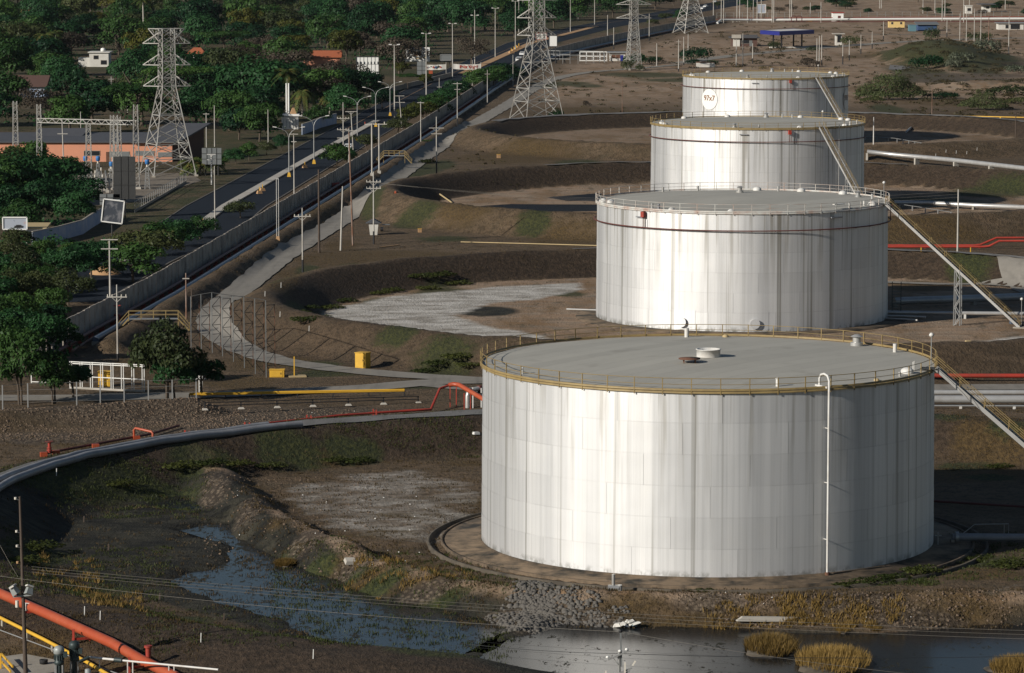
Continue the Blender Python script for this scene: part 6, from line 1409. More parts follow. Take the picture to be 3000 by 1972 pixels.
# ------------------------------------------------------------------ gate and fences at left
gt = thing('white_gate', 'white steel gate frame behind the dark trees at left', 'gate', on(300, 1142)); pa, pb = on(208, 1138), on(420, 1148); d = pb - pa
L = d.length; n = 7; H0 = 3.2
for hh in (.12, 1.45, 2.95, 3.15):
    b = MB(); b.bar(pa + Vector((0, 0, hh)), pb + Vector((0, 0, hh)), .09); b.build('rail', M_TIP, gt)
for k in range(n + 1):
    q = pa.lerp(pb, k / n)
    for s in (-.12, .12): b = MB(); b.bar(q + Vector((s, 0, 0)), q + Vector((s, 0, H0)), .09); b.build('upright', M_TIP, gt)
b = MB(); b.box((pa + pb) / 2 + Vector((0, 0, .02)), (L, .35, .35), math.atan2(d.y, d.x)); b.build('sill', M_CONCL, gt)
gt2 = thing('white_gate', 'lower white gate leaf at far left behind the leafy tree', 'gate', on(115, 1120)); pa2, pb2 = on(92, 1122), on(150, 1124)
for hh in (.15, 2.0): b = MB(); b.bar(pa2 + Vector((0, 0, hh)), pb2 + Vector((0, 0, hh)), .09); b.build('rail', M_TIP, gt2)
for q in (pa2, pb2): b = MB(); b.bar(q, q + Vector((0, 0, 2.4)), .12); b.build('upright', M_TIP, gt2)
gt3 = thing('white_gate_post', 'white lattice gate post behind the right tree', 'post', on(588, 1150)); p = on(588, 1150)
for s in (-.18, .18): b = MB(); b.bar(p + Vector((s, 0, 0)), p + Vector((s, 0, 2.6)), .09); b.build('upright', M_TIP, gt3)
for k in range(5): b = MB(); b.bar(p + Vector((-.18, 0, .4 * k + .2)), p + Vector((.18, 0, .4 * k + .6)), .06); b.build('lacing', M_TIP, gt3)
b = MB(); b.bar(p + Vector((-.9, 0, 1.6)), p + Vector((.9, 0, 1.6)), .1); b.build('arm', M_TIP, gt3)
wf = thing('wire_fence', 'grey-posted wire fence along the edge of the gate road at left', 'fence', on(10, 1196))
fx = [(8, 1200), (82, 1194), (225, 1190), (294, 1188), (364, 1187), (435, 1185), (505, 1183), (575, 1180)]
for x, y in fx: q = on(x, y); b = MB(); b.bar(q, q + Vector((0, 0, 2.75)), .13); b.build('post', M_GALV, wf)
for hh in (.6, 1.3, 2.0, 2.7):
    for (a, c) in zip(fx[:-1], fx[1:]): b = MB(); b.bar(on(*a, hh), on(*c, hh), .025); b.build('wire', M_GALV, wf)
# dark scaffold frames of an unfinished sign beside the service road
sc = thing('sign_scaffold', 'dark rusty lattice frames of a bare sign scaffold beside the service road', 'scaffold', on(700, 1105))
xs = [(560, 1010, 868), (590, 1016, 862), (622, 1022, 857), (652, 1032, 862), (684, 1048, 866), (716, 1066, 870), (748, 1084, 874), (780, 1094, 880)]
tops = []
for x, yb, yt in xs:
    p = on(x, yb + 12); h = HTp(p, yt) - p.z; q = p + Vector((1.0, .9, 0)); b = MB(); b.bar(p, p + Vector((0, 0, h)), .085); b.build('front_upright', M_GREYB, sc); tops.append(p + Vector((0, 0, h)))
    b = MB(); b.bar(q, q + Vector((0, 0, h - .6)), .075); b.build('rear_upright', M_RUST, sc); n = 6; b = MB()
    for k in range(n):
        z0, z1 = (h - .6) * k / n, (h - .6) * (k + 1) / n; b.bar(p + Vector((0, 0, z1)), q + Vector((0, 0, z1)), .06); b.bar((p if k % 2 else q) + Vector((0, 0, z0)), (q if k % 2 else p) + Vector((0, 0, z1)), .05)
    b.build('lacing', M_DARKMETAL, sc)
b = MB()
for a, c in zip(tops[:-1], tops[1:]): b.bar(a, c, .07)
b.build('top_tie', M_DARKMETAL, sc)

# ------------------------------------------------------------------ compound and small buildings behind the tanks
cp = thing('fenced_compound', 'grey pipe-framed fence of the compound right of the large pylon', 'fence', on(1700, 186))
ring = [(1606, 186), (1670, 187), (1740, 186), (1772, 184), (1768, 178), (1700, 176), (1640, 176), (1604, 175)]
for (a, c) in zip(ring, ring[1:] + ring[:1]):
    pa, pc = on(*a), on(*c); n = max(1, int((pc - pa).length / 2.6))
    for k in range(n): q = pa.lerp(pc, k / n); b = MB(); b.bar(q, q + Vector((0, 0, 3.4)), .16); b.build('post', M_GALV, cp)
    for hh in (1.7, 3.4): b = MB(); b.bar(pa + Vector((0, 0, hh)), pc + Vector((0, 0, hh)), .14); b.build('rail', M_GALV, cp)
g = thing('white_cage', 'white tubular cage frame beside the compound hut', 'cage', on(1735, 180)); pa, pb = on(1699, 180), on(1778, 180)
for hh in (.2, 1.8, 3.4):
    for dy in (0, 5): b = MB(); b.bar(pa + Vector((0, dy, hh)), pb + Vector((0, dy, hh)), .16); b.build('rail', M_TIP, g)
for k in range(5):
    for dy in (0, 5): q = pa.lerp(pb, k / 4) + Vector((0, dy, 0)); b = MB(); b.bar(q, q + Vector((0, 0, 3.4)), .16); b.build('upright', M_TIP, g)
building('compound_hut', 1786, 1832, 179, 3.0, 6, M_HOUSEW, 'flat', M_GALV, 'white hut with grey slab roof and blue door in the compound', 0, .8, wins=((-.5, 1.7, 1.4, 1.2, M_RUST), (.05, 1.7, 1.4, 1.2, M_RUST)), doors=((.55, 1.1, 2.2, M_BLUEC),))
building('low_white_wall', 2040, 2094, 197, 1.6, 1.2, M_HOUSEW, 'flat', M_RUST, 'low white wall with red coping just behind the farthest tank', 0, .1, cat='wall')
st = thing('fuel_canopy', 'blue flat fuel station canopy on black posts', 'canopy', on(2300, 143)); p = on(2300, 140); m = MPP(p.y); zt, zb = HTp(p, 89), HTp(p, 100)
P4 = [(2227, 0), (2275, -16), (2387, 4), (2335, 22)]; b = MB(); vs = [(p.x + (x - 2300) * m, p.y + d, z) for z in (zb, zt) for x, d in P4]
b.add(vs, [(0, 3, 2, 1), (4, 5, 6, 7), (0, 1, 5, 4), (1, 2, 6, 5), (2, 3, 7, 6), (3, 0, 4, 7)]); b.build('slab', M_BLUEC, st)
b = MB(); b.add([(p.x + (x - 2300) * m, p.y + d, zt + .05) for x, d in ((2240, 1), (2278, -11), (2375, 4), (2335, 17))], [(0, 1, 2, 3)]); b.build('roof_sheet', M_HOUSEW, st)
for x, d in ((2263, -5), (2285, -9), (2329, 8), (2351, 4)): q = Vector((p.x + (x - 2300) * m, p.y + d, 0)); b = MB(); b.bar(q, q + Vector((0, 0, zb)), .6); b.build('post', M_BLACK, st)
b = MB(); b.box(p + Vector((1.5, -2, .25)), (16, 2.2, .5), .1); b.build('pump_island', M_HOUSEW, st)
r_, F, hw = building('station_office', 2145, 2218, 136, 3.4, 9, M_ROOFB, 'flat', M_ROOFG, 'small station office with deep grey fascia left of the blue canopy', 0, 1.0, wins=((.05, 1.9, 3.2, 1.4, M_GLASSD),), doors=((.5, 1.2, 2.4, M_GREYB),))
b = MB(); b.box(F(-.66 * hw, -.2, 1.6), (hw * .55, .3, 3.3)); b.build('pale_pier', M_HOUSEW, r_); b = MB(); b.box(F(-.68 * hw, -1.1, 4.1), (hw * .75, .3, 1.5)); b.build('pale_fascia', M_CONCL, r_); b = MB(); b.box(F(.35 * hw, -1.1, 4.1), (hw * 1.3, .25, 1.4)); b.build('grey_fascia', M_ROOFG, r_)  # white front pier, fascia pale at left and grey at right
r_, F, hw = building('station_kiosk', 2448, 2466, 133, 4.6, 4, M_HOUSEW, 'flat', M_CONCL, 'white kiosk with flat overhanging roof right of the blue canopy', 0, 1.2, wins=((.1, 2.6, 1.4, 2.6, M_GLASSD),))
building('pipeline_hut', 2440, 2471, 64, 4.4, 8, M_TIP, 'flat', M_RED, 'white hut with red roof edge beside the white pipeline', 0, .4, doors=((.2, 1.4, 3.0, M_DKRED),))
building('yellow_trailer', 2604, 2650, 81, 3.1, 4.5, M_HOUSEY, 'gable_x', M_DKRED, 'pale yellow site trailer with two small windows', .5, .3, wins=((-.58, 2.1, .8, .9, M_GLASSD), (.55, 2.1, .8, .9, M_GLASSD)))
building('container_shed', 2664, 2684, 92, 2.6, 6, M_TEAL, 'flat', M_TEAL, 'teal container at the left of the tarpaulin shed', 0, .1)
building('tarpaulin_shed', 2690, 2745, 90, 2.8, 9, M_BLUEB, 'shed', M_GREYB, 'open shed of blue tarpaulins under a grey sheet roof', .8, 1.0)
r_, F, hw = building('workshop', 2925, 3040, 87, 2.9, 8, M_HOUSEW, 'flat', M_GALV, 'long low white workshop with dark openings at the right edge', 0, .8, wins=((-.55, 1.4, 1.6, 1.6, M_GLASSD), (-.15, 1.4, 4.2, 2.2, M_GLASSD), (.35, 1.2, 1.2, 2.2, M_GLASSD)))
building('far_white_house', 2880, 2902, 36, 4.2, 8, M_HOUSEW, 'flat', M_ROOFG, 'far white house at the top right among trees', 0, 2.5, wins=((.2, 2.6, 1.6, 1.2, M_GLASSD),)); building('far_white_house', 2830, 2848, 40, 4.0, 6, M_HOUSEW, 'flat', M_HOUSEW, 'far white open shed left of the far white house', 0, .3, wins=((0, 2.2, 1.8, 1.4, M_GLASSD),))
# white pipeline with red line
pts = [on(x, y) for x, y in ((2101, 70), (2112, 66), (2250, 66), (2480, 64), (2700, 63), (3000, 62), (3400, 60))]
wp_ = pipe('white_pipeline', [Vector((p.x, p.y, .3 if k == 0 else 1.2)) for k, p in enumerate(pts)], .62, M_TIP, 'long white pipeline crossing the background at right', n=10, sup=28)
pipe('red_line', [Vector((p.x, p.y + 2.5, 2.1)) for p in pts], .16, M_RED, 'thin red line running just behind the white pipeline', n=6)
pipe('red_line', [on(x, y, .4) for x, y in ((2300, 66), (2450, 66), (2650, 66), (3300, 66))], .24, M_DKRED, 'dark red pipe in front of the white pipeline', n=6)
vm = thing('red_manifold', 'red pipe manifold loop on the white pipeline', 'manifold', on(2320, 66)); p = on(2318, 66)
for s in (0, 2.6): b = MB(); b.tube([p + Vector((s, -1, .3)), p + Vector((s, -1, 2.6)), p + Vector((s + .6, -1, 3.2)), p + Vector((s + 2.0, -1, 3.2)), p + Vector((s + 2.6, -1, 2.6)), p + Vector((s + 2.6, -1, .3))], .22, 8); b.build('loop', M_DKRED, vm)
p = on(2370, 64); b = MB(); b.box(p + Vector((0, -1.2, 1.0)), (3.6, 1.2, .9)); b.box(p + Vector((0, -1.2, .3)), (3, .8, .6)); b.build_thing('yellow_skid', M_YELLOW, 'yellow skid box in front of the white pipeline', 'skid')
# far poles
for i, (x, yb, yt, ft, lb) in enumerate(((1924, 194, 127, 0, 'white pole in the dry field right of the narrow mast'), (2003, 191, 108, 1, 'taller pole left of the dark bush behind the tanks'), (1988, 210, 116, 1, 'dark-footed pole with crossarm left of the dark bush'), (2157, 194, 115, 0, 'white pole before the station office'), (2176, 194, 98, 0, 'slanting thin pole before the station office'), (2205, 187, 127, 2, 'pole with black foot right of the station office'), (1780, 112, 44, 0, 'pole behind the compound near the wall'), (1798, 145, 80, 2, 'pole with dark lower half by the far wall'), (1902, 120, 40, 2, 'lamp pole by the far wall right of the narrow mast'), (2016, 152, 100, 0, 'thin pole left of the station office'),
    (2393, 194, 112, 2, 'left pole of a close trio behind the farthest tank'), (2400, 196, 105, 2, 'middle pole of a close trio behind the farthest tank'), (2407, 192, 102, 2, 'right pole of a close trio behind the farthest tank'), (2469, 189, 127, 3, 'grey pole above the right rim of the farthest tank'), (2488, 177, 117, 2, 'pole with double crossarm right of the kiosk'), (2522, 158, 102, 2, 'pole with black foot beside the station road'), (2555, 143, 93, 2, 'lamp pole beside the station road'), (2588, 115, 63, 1.5, 'pole left of the yellow trailer with long bracket'), (2774, 109, 58, 2, 'pole right of the tarpaulin shed'),
    (2812, 118, 40, 0, 'first lamp pole on the mound counted from the left'), (2831, 121, 36, 0, 'second lamp pole on the mound counted from the left'), (2854, 123, 25, 0, 'third lamp pole on the mound counted from the left'), (2873, 126, 31, 0, 'fourth lamp pole on the mound counted from the left'), (2896, 133, 44, 0, 'rusty fifth pole on the mound'), (2955, 159, 49, 0, 'tall lamp pole at the right on the bare slope'))):
    pole(x, yb, yt, lb, M_RUSTP if 'rusty' in lb else M_POLE, .19, ft, ((yt + 6, 7),) if 'crossarm' in lb else ())
pole(1823, 331, 237, 'thin rusty stake pole in the bare field left of the farthest tank', M_RUSTP, .1); pole(2730, 347, 249, 'thin rusty pole on the farthest dike at right', M_RUSTP, .11); pole(2975, 413, 330, 'dark pole with white lamp at the right edge near farthest basin', M_WOOD, .15); pole(2559, 424, 343, 'white pole right of the third tank rim', M_WHITE, .15); pole(2805, 752, 555, 'white pole with bands standing behind the stair trestle', M_POLE, .16)
for x, yb, h in ((2113, 68, 17), (2120, 68, 17), (2159, 64, 14), (2167, 64, 14), (2190, 66, 12), (2207, 63, 13), (2218, 66, 12), (2230, 64, 14), (2262, 66, 15), (2267, 66, 15), (2314, 60, 15), (2319, 60, 15), (2090, 60, 14), (2405, 66, 10), (2768, 62, 16), (2760, 64, 15), (2823, 66, 16), (2704, 40, 9), (2739, 38, 9), (2840, 30, 8), (2945, 28, 8), (2577, 25, 7), (2582, 25, 7), (2374, 40, 6)):
    p = on(x, yb); root = thing('far_pole', place_label('slim far pole', x, yb, LM2), 'pole', p, 'poles beyond the white pipeline'); b = MB(); b.tube([p, p + Vector((0, 0, h))], .26, 6, r2=.18); b.build('shaft', M_POLE, root)
fz = thing('boundary_mesh_fence', 'thin mesh fence line at the foot of the trees beyond the pipeline', 'fence', on(2400, 52)); pa, pb = on(2100, 54), on(3200, 48)
for k in range(46): q = pa.lerp(pb, k / 45); b = MB(); b.bar(q, q + Vector((0, 0, 3.0)), .16); b.build('post', M_GALV, fz)
for hh in (1.5, 2.9): b = MB(); b.bar(pa + Vector((0, 0, hh)), pb + Vector((0, 0, hh)), .08); b.build('rail', M_GALV, fz)

# ------------------------------------------------------------------ vehicles
def car(x, y, rz, label, body=None, van=False, s=1.0):
    p = on(x, y, .05); root = thing('van' if van else 'car', label, 'van' if van else 'car', p, rotz=rz); L, W, Hc = (5.0, 2.0, 2.1) if van else (4.3, 1.75, 1.42)
    prof = [(-.5, .22), (-.5, .62), (-.46, .95), (-.2, 1.0), (.5, 1.0), (.5, .22)] if van else [(-.5, .25), (-.5, .58), (-.28, .66), (-.12, 1.0), (.26, 1.0), (.42, .7), (.5, .66), (.5, .25)]
    b = MB(); n = len(prof); vs = [(a * L * s, sd * W / 2 * s * (.86 if z > .8 else 1), z * Hc * s) for sd in (-1, 1) for a, z in prof]; b.add(vs, [tuple(range(n)), tuple(range(2 * n - 1, n - 1, -1))] + [(k, n + k, n + (k + 1) % n, (k + 1) % n) for k in range(n)]); b.build('body', body or M_CAR, root, local=True)
    for sd in (-1, 1):
        b = MB(); b.box((.02 * L, sd * W * .455 * s, .82 * Hc * s), (L * .42, .06, Hc * .22)); b.build('side_window', M_GLASSD, root, local=True)
        for a in (-.31, .31): b = MB(); b.tube([(a * L * s, sd * (W / 2 - .2), .32), (a * L * s, sd * (W / 2 + .02), .32)], .32, 12); b.build('wheel', M_TYRE, root, local=True)
    b = MB(); f = -.235 if not van else -.485; b.box((f * L * s, 0, .82 * Hc), (.12, W * .75, Hc * .24), 0, 0, .75 if not van else .1); b.build('windscreen', M_GLASSD, root, local=True)
    for sd in (-.35, .35): b = MB(); b.box((-.5 * L * s, sd * W, .5 * Hc), (.06, .3, .16)); b.build('headlight', M_TIP, root, local=True)
    return root
car(1530, 163, R_(82), 'white car on the far carriageway behind the large pylon'); car(1521, 184, R_(82), 'white van following the white car by the wall', None, True, 1.0); car(1021, 440, R_(84), 'white car half hidden behind the bushes on the near carriageway')
car(2058, 28, R_(70), 'white car on the distant stretch of road at the top'); car(2067, 22, R_(70), 'second small white car on the distant road'); car(2095, 9, R_(70), 'farthest white car on the distant road')

# ------------------------------------------------------------------ foreground poles and wires
def sagw(name, p, q, sag, r, mat, label, n=20, group=None):
    pts = [p.lerp(q, k / n) - Vector((0, 0, sag * 4 * (k / n) * (1 - k / n))) for k in range(n + 1)]; b = MB(); b.tube(pts, r, 4); return b.build_thing(name, mat, label, 'wire', group, origin=p)
def at(x, y, Y):
    u = (x - 1500) / F_PX; v = (986 - y) / F_PX; t = Y / (_c + v * _s); return Vector((u * t, Y, CAM_Z + (-_s + v * _c) * t))
fp = G(76, 1990); fp.z = hz(fp.x, fp.y); tp = at(58, 1455, fp.y); root = thing('floodlight_pole', 'dark wooden pole with two floodlights at the bottom left', 'pole', fp)
b = MB(); b.tube([fp - Vector((0, 0, .5)), fp.lerp(tp, .5), tp], .17, 8, r2=.085); b.build('shaft', M_WOOD, root)
for f, s in ((.98, -1), (.80, -1), (.72, -1), (.63, -1)):
    c = fp.lerp(tp, f); b = MB(); b.bar(c, c + Vector((-.3, -.1, .1)), .06); b.cyl(c + Vector((-.3, -.1, .08)), .1, .16, 8); b.build('insulator', M_CERAM if f != .63 else M_SAND, root)
c = fp.lerp(tp, .46); b = MB(); b.bar(c + Vector((-.7, -.2, -.08)), c + Vector((.65, -.2, .06)), .1); lb = b.build('lamp_bracket', M_PUMPG, root)
for s, rx in ((-.62, .5), (.48, -.5)):
    q = c + Vector((s, -.25, .45)); b = MB(); b.box(q, (.5, .5, .7), s, rx * .6, s * .8, .65); fl = b.build('floodlight', M_PUMPG, root); b = MB(); b.box(q + Vector((s * .1, -.2, .3)), (.5, .4, .1), s, rx * .6, s * .8); b.build('visor', M_HOUSEW, fl)
b = MB(); b.cyl(c + Vector((-.42, -.2, -.85)), .13, .5, 8); b.build('ballast', M_CERAM, root)
# second pole, its foot below the picture
gp2 = Vector((G(1814, 2080).x, G(1814, 2080).y, 0)); gp2.z = -.3; t2 = at(1814, 1905, gp2.y); t3 = at(1818, 1850, gp2.y); root2 = thing('crossarm_pole', 'grey pole with slanted crossarms and insulators at the bottom edge', 'pole', gp2)
b = MB(); b.tube([gp2, t2], .1, 8); b.build('shaft', M_GALV, root2); b = MB(); b.bar(at(1821, 1953, gp2.y), t3, .11); b.build('top_extension', M_GREYB, root2)
for (x0, y0, x1, y1) in ((1782, 1933, 1842, 1907), (1800, 1978, 1852, 1957), (1790, 1990, 1846, 1966)):
    b = MB(); b.bar(at(x0, y0, gp2.y - .2), at(x1, y1, gp2.y - .2), .1); b.build('crossarm', M_GALV, root2)
b = MB(); b.bar(at(1797, 1928, gp2.y - .15), at(1812, 1948, gp2.y - .1), .04); b.build('brace', M_GALV, root2)
for x, y in ((1780, 1924), (1836, 1901), (1816, 1906)): q = at(x, y, gp2.y - .2); b = MB(); b.lathe(q, [(.03, -.12), (.12, -.08), (.12, .0), (.06, .05), (0, .06)], 8); b.build('insulator', M_TIP, root2)
for x0, y0, x1, y1 in ((1831, 1940, 1831, 1974), (1853, 1950, 1862, 1936), (1775, 1965, 1775, 1990)): b = MB(); b.bar(at(x0, y0, gp2.y - .3), at(x1, y1, gp2.y - .3), .1); b.build('fuse_holder', M_CERAM, root2)
b = MB(); b.lathe(t3, [(0, -.1), (.14, -.05), (.14, .1), (0, .16)], 8); b.build('top_insulator', M_BLACK, root2)
Yw = fp.y - .2
for k, (ya, yb_, yc) in enumerate(((1660, 1832, 1850), (1668, 1845, 1862), (1676, 1856, 1875))):
    p = at(92, ya, Yw); q = at(3100, yc, 262); mid = None; sagw('power_wire', p, q, .7 + .0 * k, .011, M_WIRE, 'pale power wire across the foreground, %s of three' % ('top', 'middle', 'bottom')[k], 40)
sagw('power_wire', at(-60, 1680, Yw), at(1815, 1851, gp2.y), .5, .011, M_WIRE, 'pale wire from the left pole to the pole top at the bottom edge', 30); sagw('power_wire', t3, at(3100, 2010, 250), .5, .011, M_WIRE, 'pale wire leaving the crossarm pole to the lower right')
sagw('dark_cable', at(1350, 1885, 262), at(1818, 1915, gp2.y), .15, .018, M_WIRED, 'thick dark cable left of the crossarm pole'); sagw('dark_cable', at(1818, 1915, gp2.y), at(3100, 1920, 258), .25, .018, M_WIRED, 'thick dark cable right of the crossarm pole')
for k, (y0, y1) in enumerate(((1868, 1902), (1885, 1925), (1905, 1950))): sagw('thin_wire', at(1250, y0, 262), at(2400, y1 + 30, 255), .2, .007, M_WIRED, 'thin dark wire in the bundle around the crossarm pole', 14, 'thin dark wires at the bottom edge')
sagw('thin_wire', at(-40, 1520, Yw), at(52, 1690, Yw - 3), .1, .008, M_WIRE, 'guy wire left of the floodlight pole', 6)
q0 = at(1095, 533, on(1095, 716).y); q1 = on(2805, 752); q1 = Vector((q1.x, q1.y, HTp(q1, 560)))
for k in range(3): sagw('thin_wire', q0 + Vector((-.8 + .8 * k, 0, -.1 * k)), q1 - Vector((0, 0, .5 * k)), 2.2, .010, M_WIRE, 'sagging wire from the booth pole to the banded white pole', 24, 'wires from the booth pole')
# ------------------------------------------------------------------ vegetation
rng = np.random.default_rng(5)
def leaf_mesh(name, mat, lobes, n, size, rnd=.9, aspect=.62, core=.12, up=.15):
    """foliage of leaf-sized quads spread over a set of lobes (cx,cy,cz,rx,ry,rz)"""
    lob = np.array(lobes, float); area = lob[:, 3] * lob[:, 4]; cnt = np.maximum(6, (n * area / area.sum()).astype(int)); P = []; N = []
    for L, c in zip(lob, cnt):
        d = rng.normal(size=(c, 3)); d /= np.linalg.norm(d, axis=1)[:, None]; d[:, 2] = np.where(d[:, 2] < -.35, -d[:, 2] * .6, d[:, 2])
        rad = rng.uniform(.72, 1.06, size=(c, 1)); k = int(c * core); rad[:k] = rng.uniform(.2, .7, size=(k, 1))
        P.append(L[:3] + d * L[3:] * rad); nn = d / L[3:]; nn /= np.linalg.norm(nn, axis=1)[:, None]; N.append(nn)
    P = np.concatenate(P); N = np.concatenate(N); m = len(P)
    keep = np.ones(m, bool)
    for L in (lob if len(lob) < 60 else []):
        q = np.linalg.norm((P - L[:3]) / L[3:], axis=1); keep &= ~((q < .62) & (rng.random(m) < .8))
    P = P[keep]; N = N[keep]; m = len(P)
    N = N + rng.normal(size=(m, 3)) * rnd * .6 + np.array([0, 0, up]); N /= np.linalg.norm(N, axis=1)[:, None]
    t = rng.normal(size=(m, 3)); t -= N * (t * N).sum(1)[:, None]; t /= np.linalg.norm(t, axis=1)[:, None]; b = np.cross(N, t)
    s = size * rng.uniform(.6, 1.35, size=(m, 1)); t = t * s; b = b * s * aspect
    V = np.stack([P - t, P - b * .9 + t * .1, P + t, P + b * .9 + t * .1], 1).reshape(-1, 3)
    return raw_mesh(name, V, np.arange(m * 4).reshape(-1, 4), mat)
def raw_mesh(name, V, Q, mat):
    me = bpy.data.meshes.new(name); me.vertices.add(len(V)); me.vertices.foreach_set('co', V.astype(np.float32).ravel()); k = Q.shape[1]
    me.loops.add(Q.size); me.loops.foreach_set('vertex_index', Q.astype(np.int32).ravel()); me.polygons.add(len(Q))
    me.polygons.foreach_set('loop_start', np.arange(0, Q.size, k, dtype=np.int32)); me.polygons.foreach_set('loop_total', np.full(len(Q), k, dtype=np.int32)); me.update(calc_edges=True); me.materials.append(mat); return me
def lobes_round(r, h, n, base, flat=.75, spread=.62):
    out = [(0, 0, base + h * .45, r * .62, r * .62, h * .42)]
    for k in range(n):
        a = rng.uniform(0, 2 * math.pi); q = math.sqrt(rng.uniform(.05, 1)) * spread * r; z = base + h * rng.uniform(.18, .82) * (1 - .35 * (q / r)); s = r * rng.uniform(.26, .46)
        out.append((q * math.cos(a), q * math.sin(a), z, s, s, s * flat))
    return out
def trunk_mesh(name, h, r, spread, nb, mat, lean=0.0, forks=1):
    b = MB()
    for f in range(forks):
        o = (f - (forks - 1) / 2) * r * 2.2; top = Vector((lean + o * 2.0, 0, h)); b.tube([(o, 0, -.3), (o * 1.2 + lean * .3, 0, h * .45), top], r, 7, r2=r * .6)
        for k in range(nb):
            a = 2 * math.pi * (k + .3 * f) / nb + .5; e = Vector((math.cos(a) * spread, math.sin(a) * spread, h * (1.25 + .25 * (k % 3)))); s = Vector((0, 0, h * .25 * (k % 2))); b.tube([top - s, (top - s).lerp(e, .5) + Vector((0, 0, .25)), e], r * .5, 5, r2=r * .15)
    me = bpy.data.meshes.new(name); me.from_pydata(b.v, [], b.f); me.polygons.foreach_set('use_smooth', b.sm); me.materials.append(mat); return me
def make_tree(crown, trunk, loc, rz, sc, label, cat='tree', group=None, name='tree'):
    root = thing(name, label, cat, loc, group, rz); root.scale = sc
    for nm, me in (('trunk', trunk), ('crown', crown)):
        o = bpy.data.objects.new(nm, me); C.objects.link(o); o.parent = root
    return root
CR = {}
for i in range(4): CR['dark%d' % i] = leaf_mesh('crown_dark', FOL_DARK, lobes_round(5.2, 7.2, 20, 1.0, .75, .68), 5200, .29, .6)
for i in range(3): CR['mid%d' % i] = leaf_mesh('crown_mid', FOL_MID, lobes_round(4.8, 6.8, 18, 1.2, .75, .68), 4600, .28, .6)
for i in range(3): CR['olive%d' % i] = leaf_mesh('crown_olive', FOL_OLIVE, lobes_round(5.0, 5.4, 16, 2.0, .6, .75), 4000, .25, .65)
for i in range(2): CR['yel%d' % i] = leaf_mesh('crown_yellow', FOL_YEL, lobes_round(4.0, 4.8, 14, 2.0, .7, .7), 3400, .25, .65)
for i in range(2): CR['brown%d' % i] = leaf_mesh('crown_bare', FOL_BROWN, lobes_round(5.0, 5.6, 16, 1.8, .7, .75), 3600, .2, .8)
CR['flat0'] = leaf_mesh('crown_flat', FOL_MID, [(0, 0, 7.0, 5.5, 5.5, .9)] + [(5.5 * math.cos(a) * q, 5.5 * math.sin(a) * q, 6.8 + .5 * math.sin(3 * a), 2.4, 2.4, .7) for a, q in [(k * .9, .5 + .25 * (k % 3)) for k in range(10)]], 4600, .24, .6)
TRK = [trunk_mesh('trunk', 3.4, .3, 2.6, 5, M_BARK), trunk_mesh('trunk', 3.0, .22, 2.4, 4, M_BARK, .4), trunk_mesh('trunk_flat', 5.6, .28, 3.4, 6, M_BARK, .3)]
def palm(loc, h, label, fr=18, L=3.6, trunkr=.2, droop=1.0, mat=None, group=None, royal=False):
    root = thing('palm_tree', label, 'palm', loc, group); b = MB(); b.tube([(0, 0, -.2), (.15, 0, h * .5), (.0, 0, h)], trunkr * 1.2, 8, r2=trunkr * .8); b.build('trunk', M_BARKL, root, local=True)
    if royal: b = MB(); b.tube([(0, 0, h), (0, 0, h + 1.1)], trunkr * .95, 8, r2=trunkr * .6); b.build('crownshaft', M_GREENROOF, root, local=True); h += 1.0
    V = []; Q = []
    for k in range(fr):
        a = 2 * math.pi * k / fr * 2.4; el = rng.uniform(-.1, 1.15); d = np.array([math.cos(a), math.sin(a), 0]); sd = np.array([-d[1], d[0], 0]); pts = []
        for j in range(9):
            t = j / 8; pts.append(np.array([0, 0, h]) + d * (L * t * math.cos(el * (1 - .5 * t))) + np.array([0, 0, L * (math.sin(el) * t - droop * .75 * t * t)]))
        for j in range(8):
            for s in (-1, 1):
                w = .62 * math.sin(math.pi * (j + .8) / 9.2) + .12
                for e in (0, .5):
                    p0 = pts[j] + (pts[j + 1] - pts[j]) * e; p1 = pts[j] + (pts[j + 1] - pts[j]) * (e + .34); o = sd * (s * w) + d * .22 + np.array([0, 0, -w * .55]); n = len(V); V += [p0, p1, p1 + o, p0 + o * .96]; Q.append((n, n + 1, n + 2, n + 3))
    o = bpy.data.objects.new('fronds', raw_mesh('fronds', np.array(V), np.array(Q), mat or FOL_PALM)); C.objects.link(o); o.parent = root; return root

# ---- the grove left of the road: rows of single trees down to the horizon
BLOCK = []                                              # clearings, as photo rectangles on the ground
def clear(x0, x1, y0, y1): BLOCK.append((x0, x1, y0, y1))
def PX(X, Y, Z=0.0):
    Z -= CAM_Z; d = Y * _c - Z * _s; return 1500 + F_PX * X / d, 986 - F_PX * (Y * _s + Z * _c) / d
clear(-100, 660, 395, 640); clear(-100, 180, 290, 330); clear(225, 420, 272, 330); clear(30, 145, 255, 305); clear(235, 345, 172, 225); clear(540, 610, 170, 200); clear(880, 1000, 178, 205); clear(1185, 1420, 180, 240); clear(1030, 1085, 85, 105); clear(1040, 1125, 225, 262); clear(1150, 1330, 228, 275)
clear(240, 340, 196, 268); clear(535, 620, 180, 238); clear(875, 1010, 190, 252); clear(25, 150, 280, 350); clear(1030, 1125, 225, 300); clear(600, 770, 395, 470); clear(420, 560, 330, 400); clear(30, 100, 45, 70); clear(820, 885, 330, 392); clear(1290, 1460, 120, 175)
random.seed(21); placed = []; count = 0; Y = 742.0
GL = {'dark': 'dense dark green tree', 'mid': 'bright green leafy tree', 'olive': 'loose olive-grey tree', 'yel': 'yellow-green tree', 'brown': 'half-bare brown tree', 'flat': 'flat-topped spreading tree'}
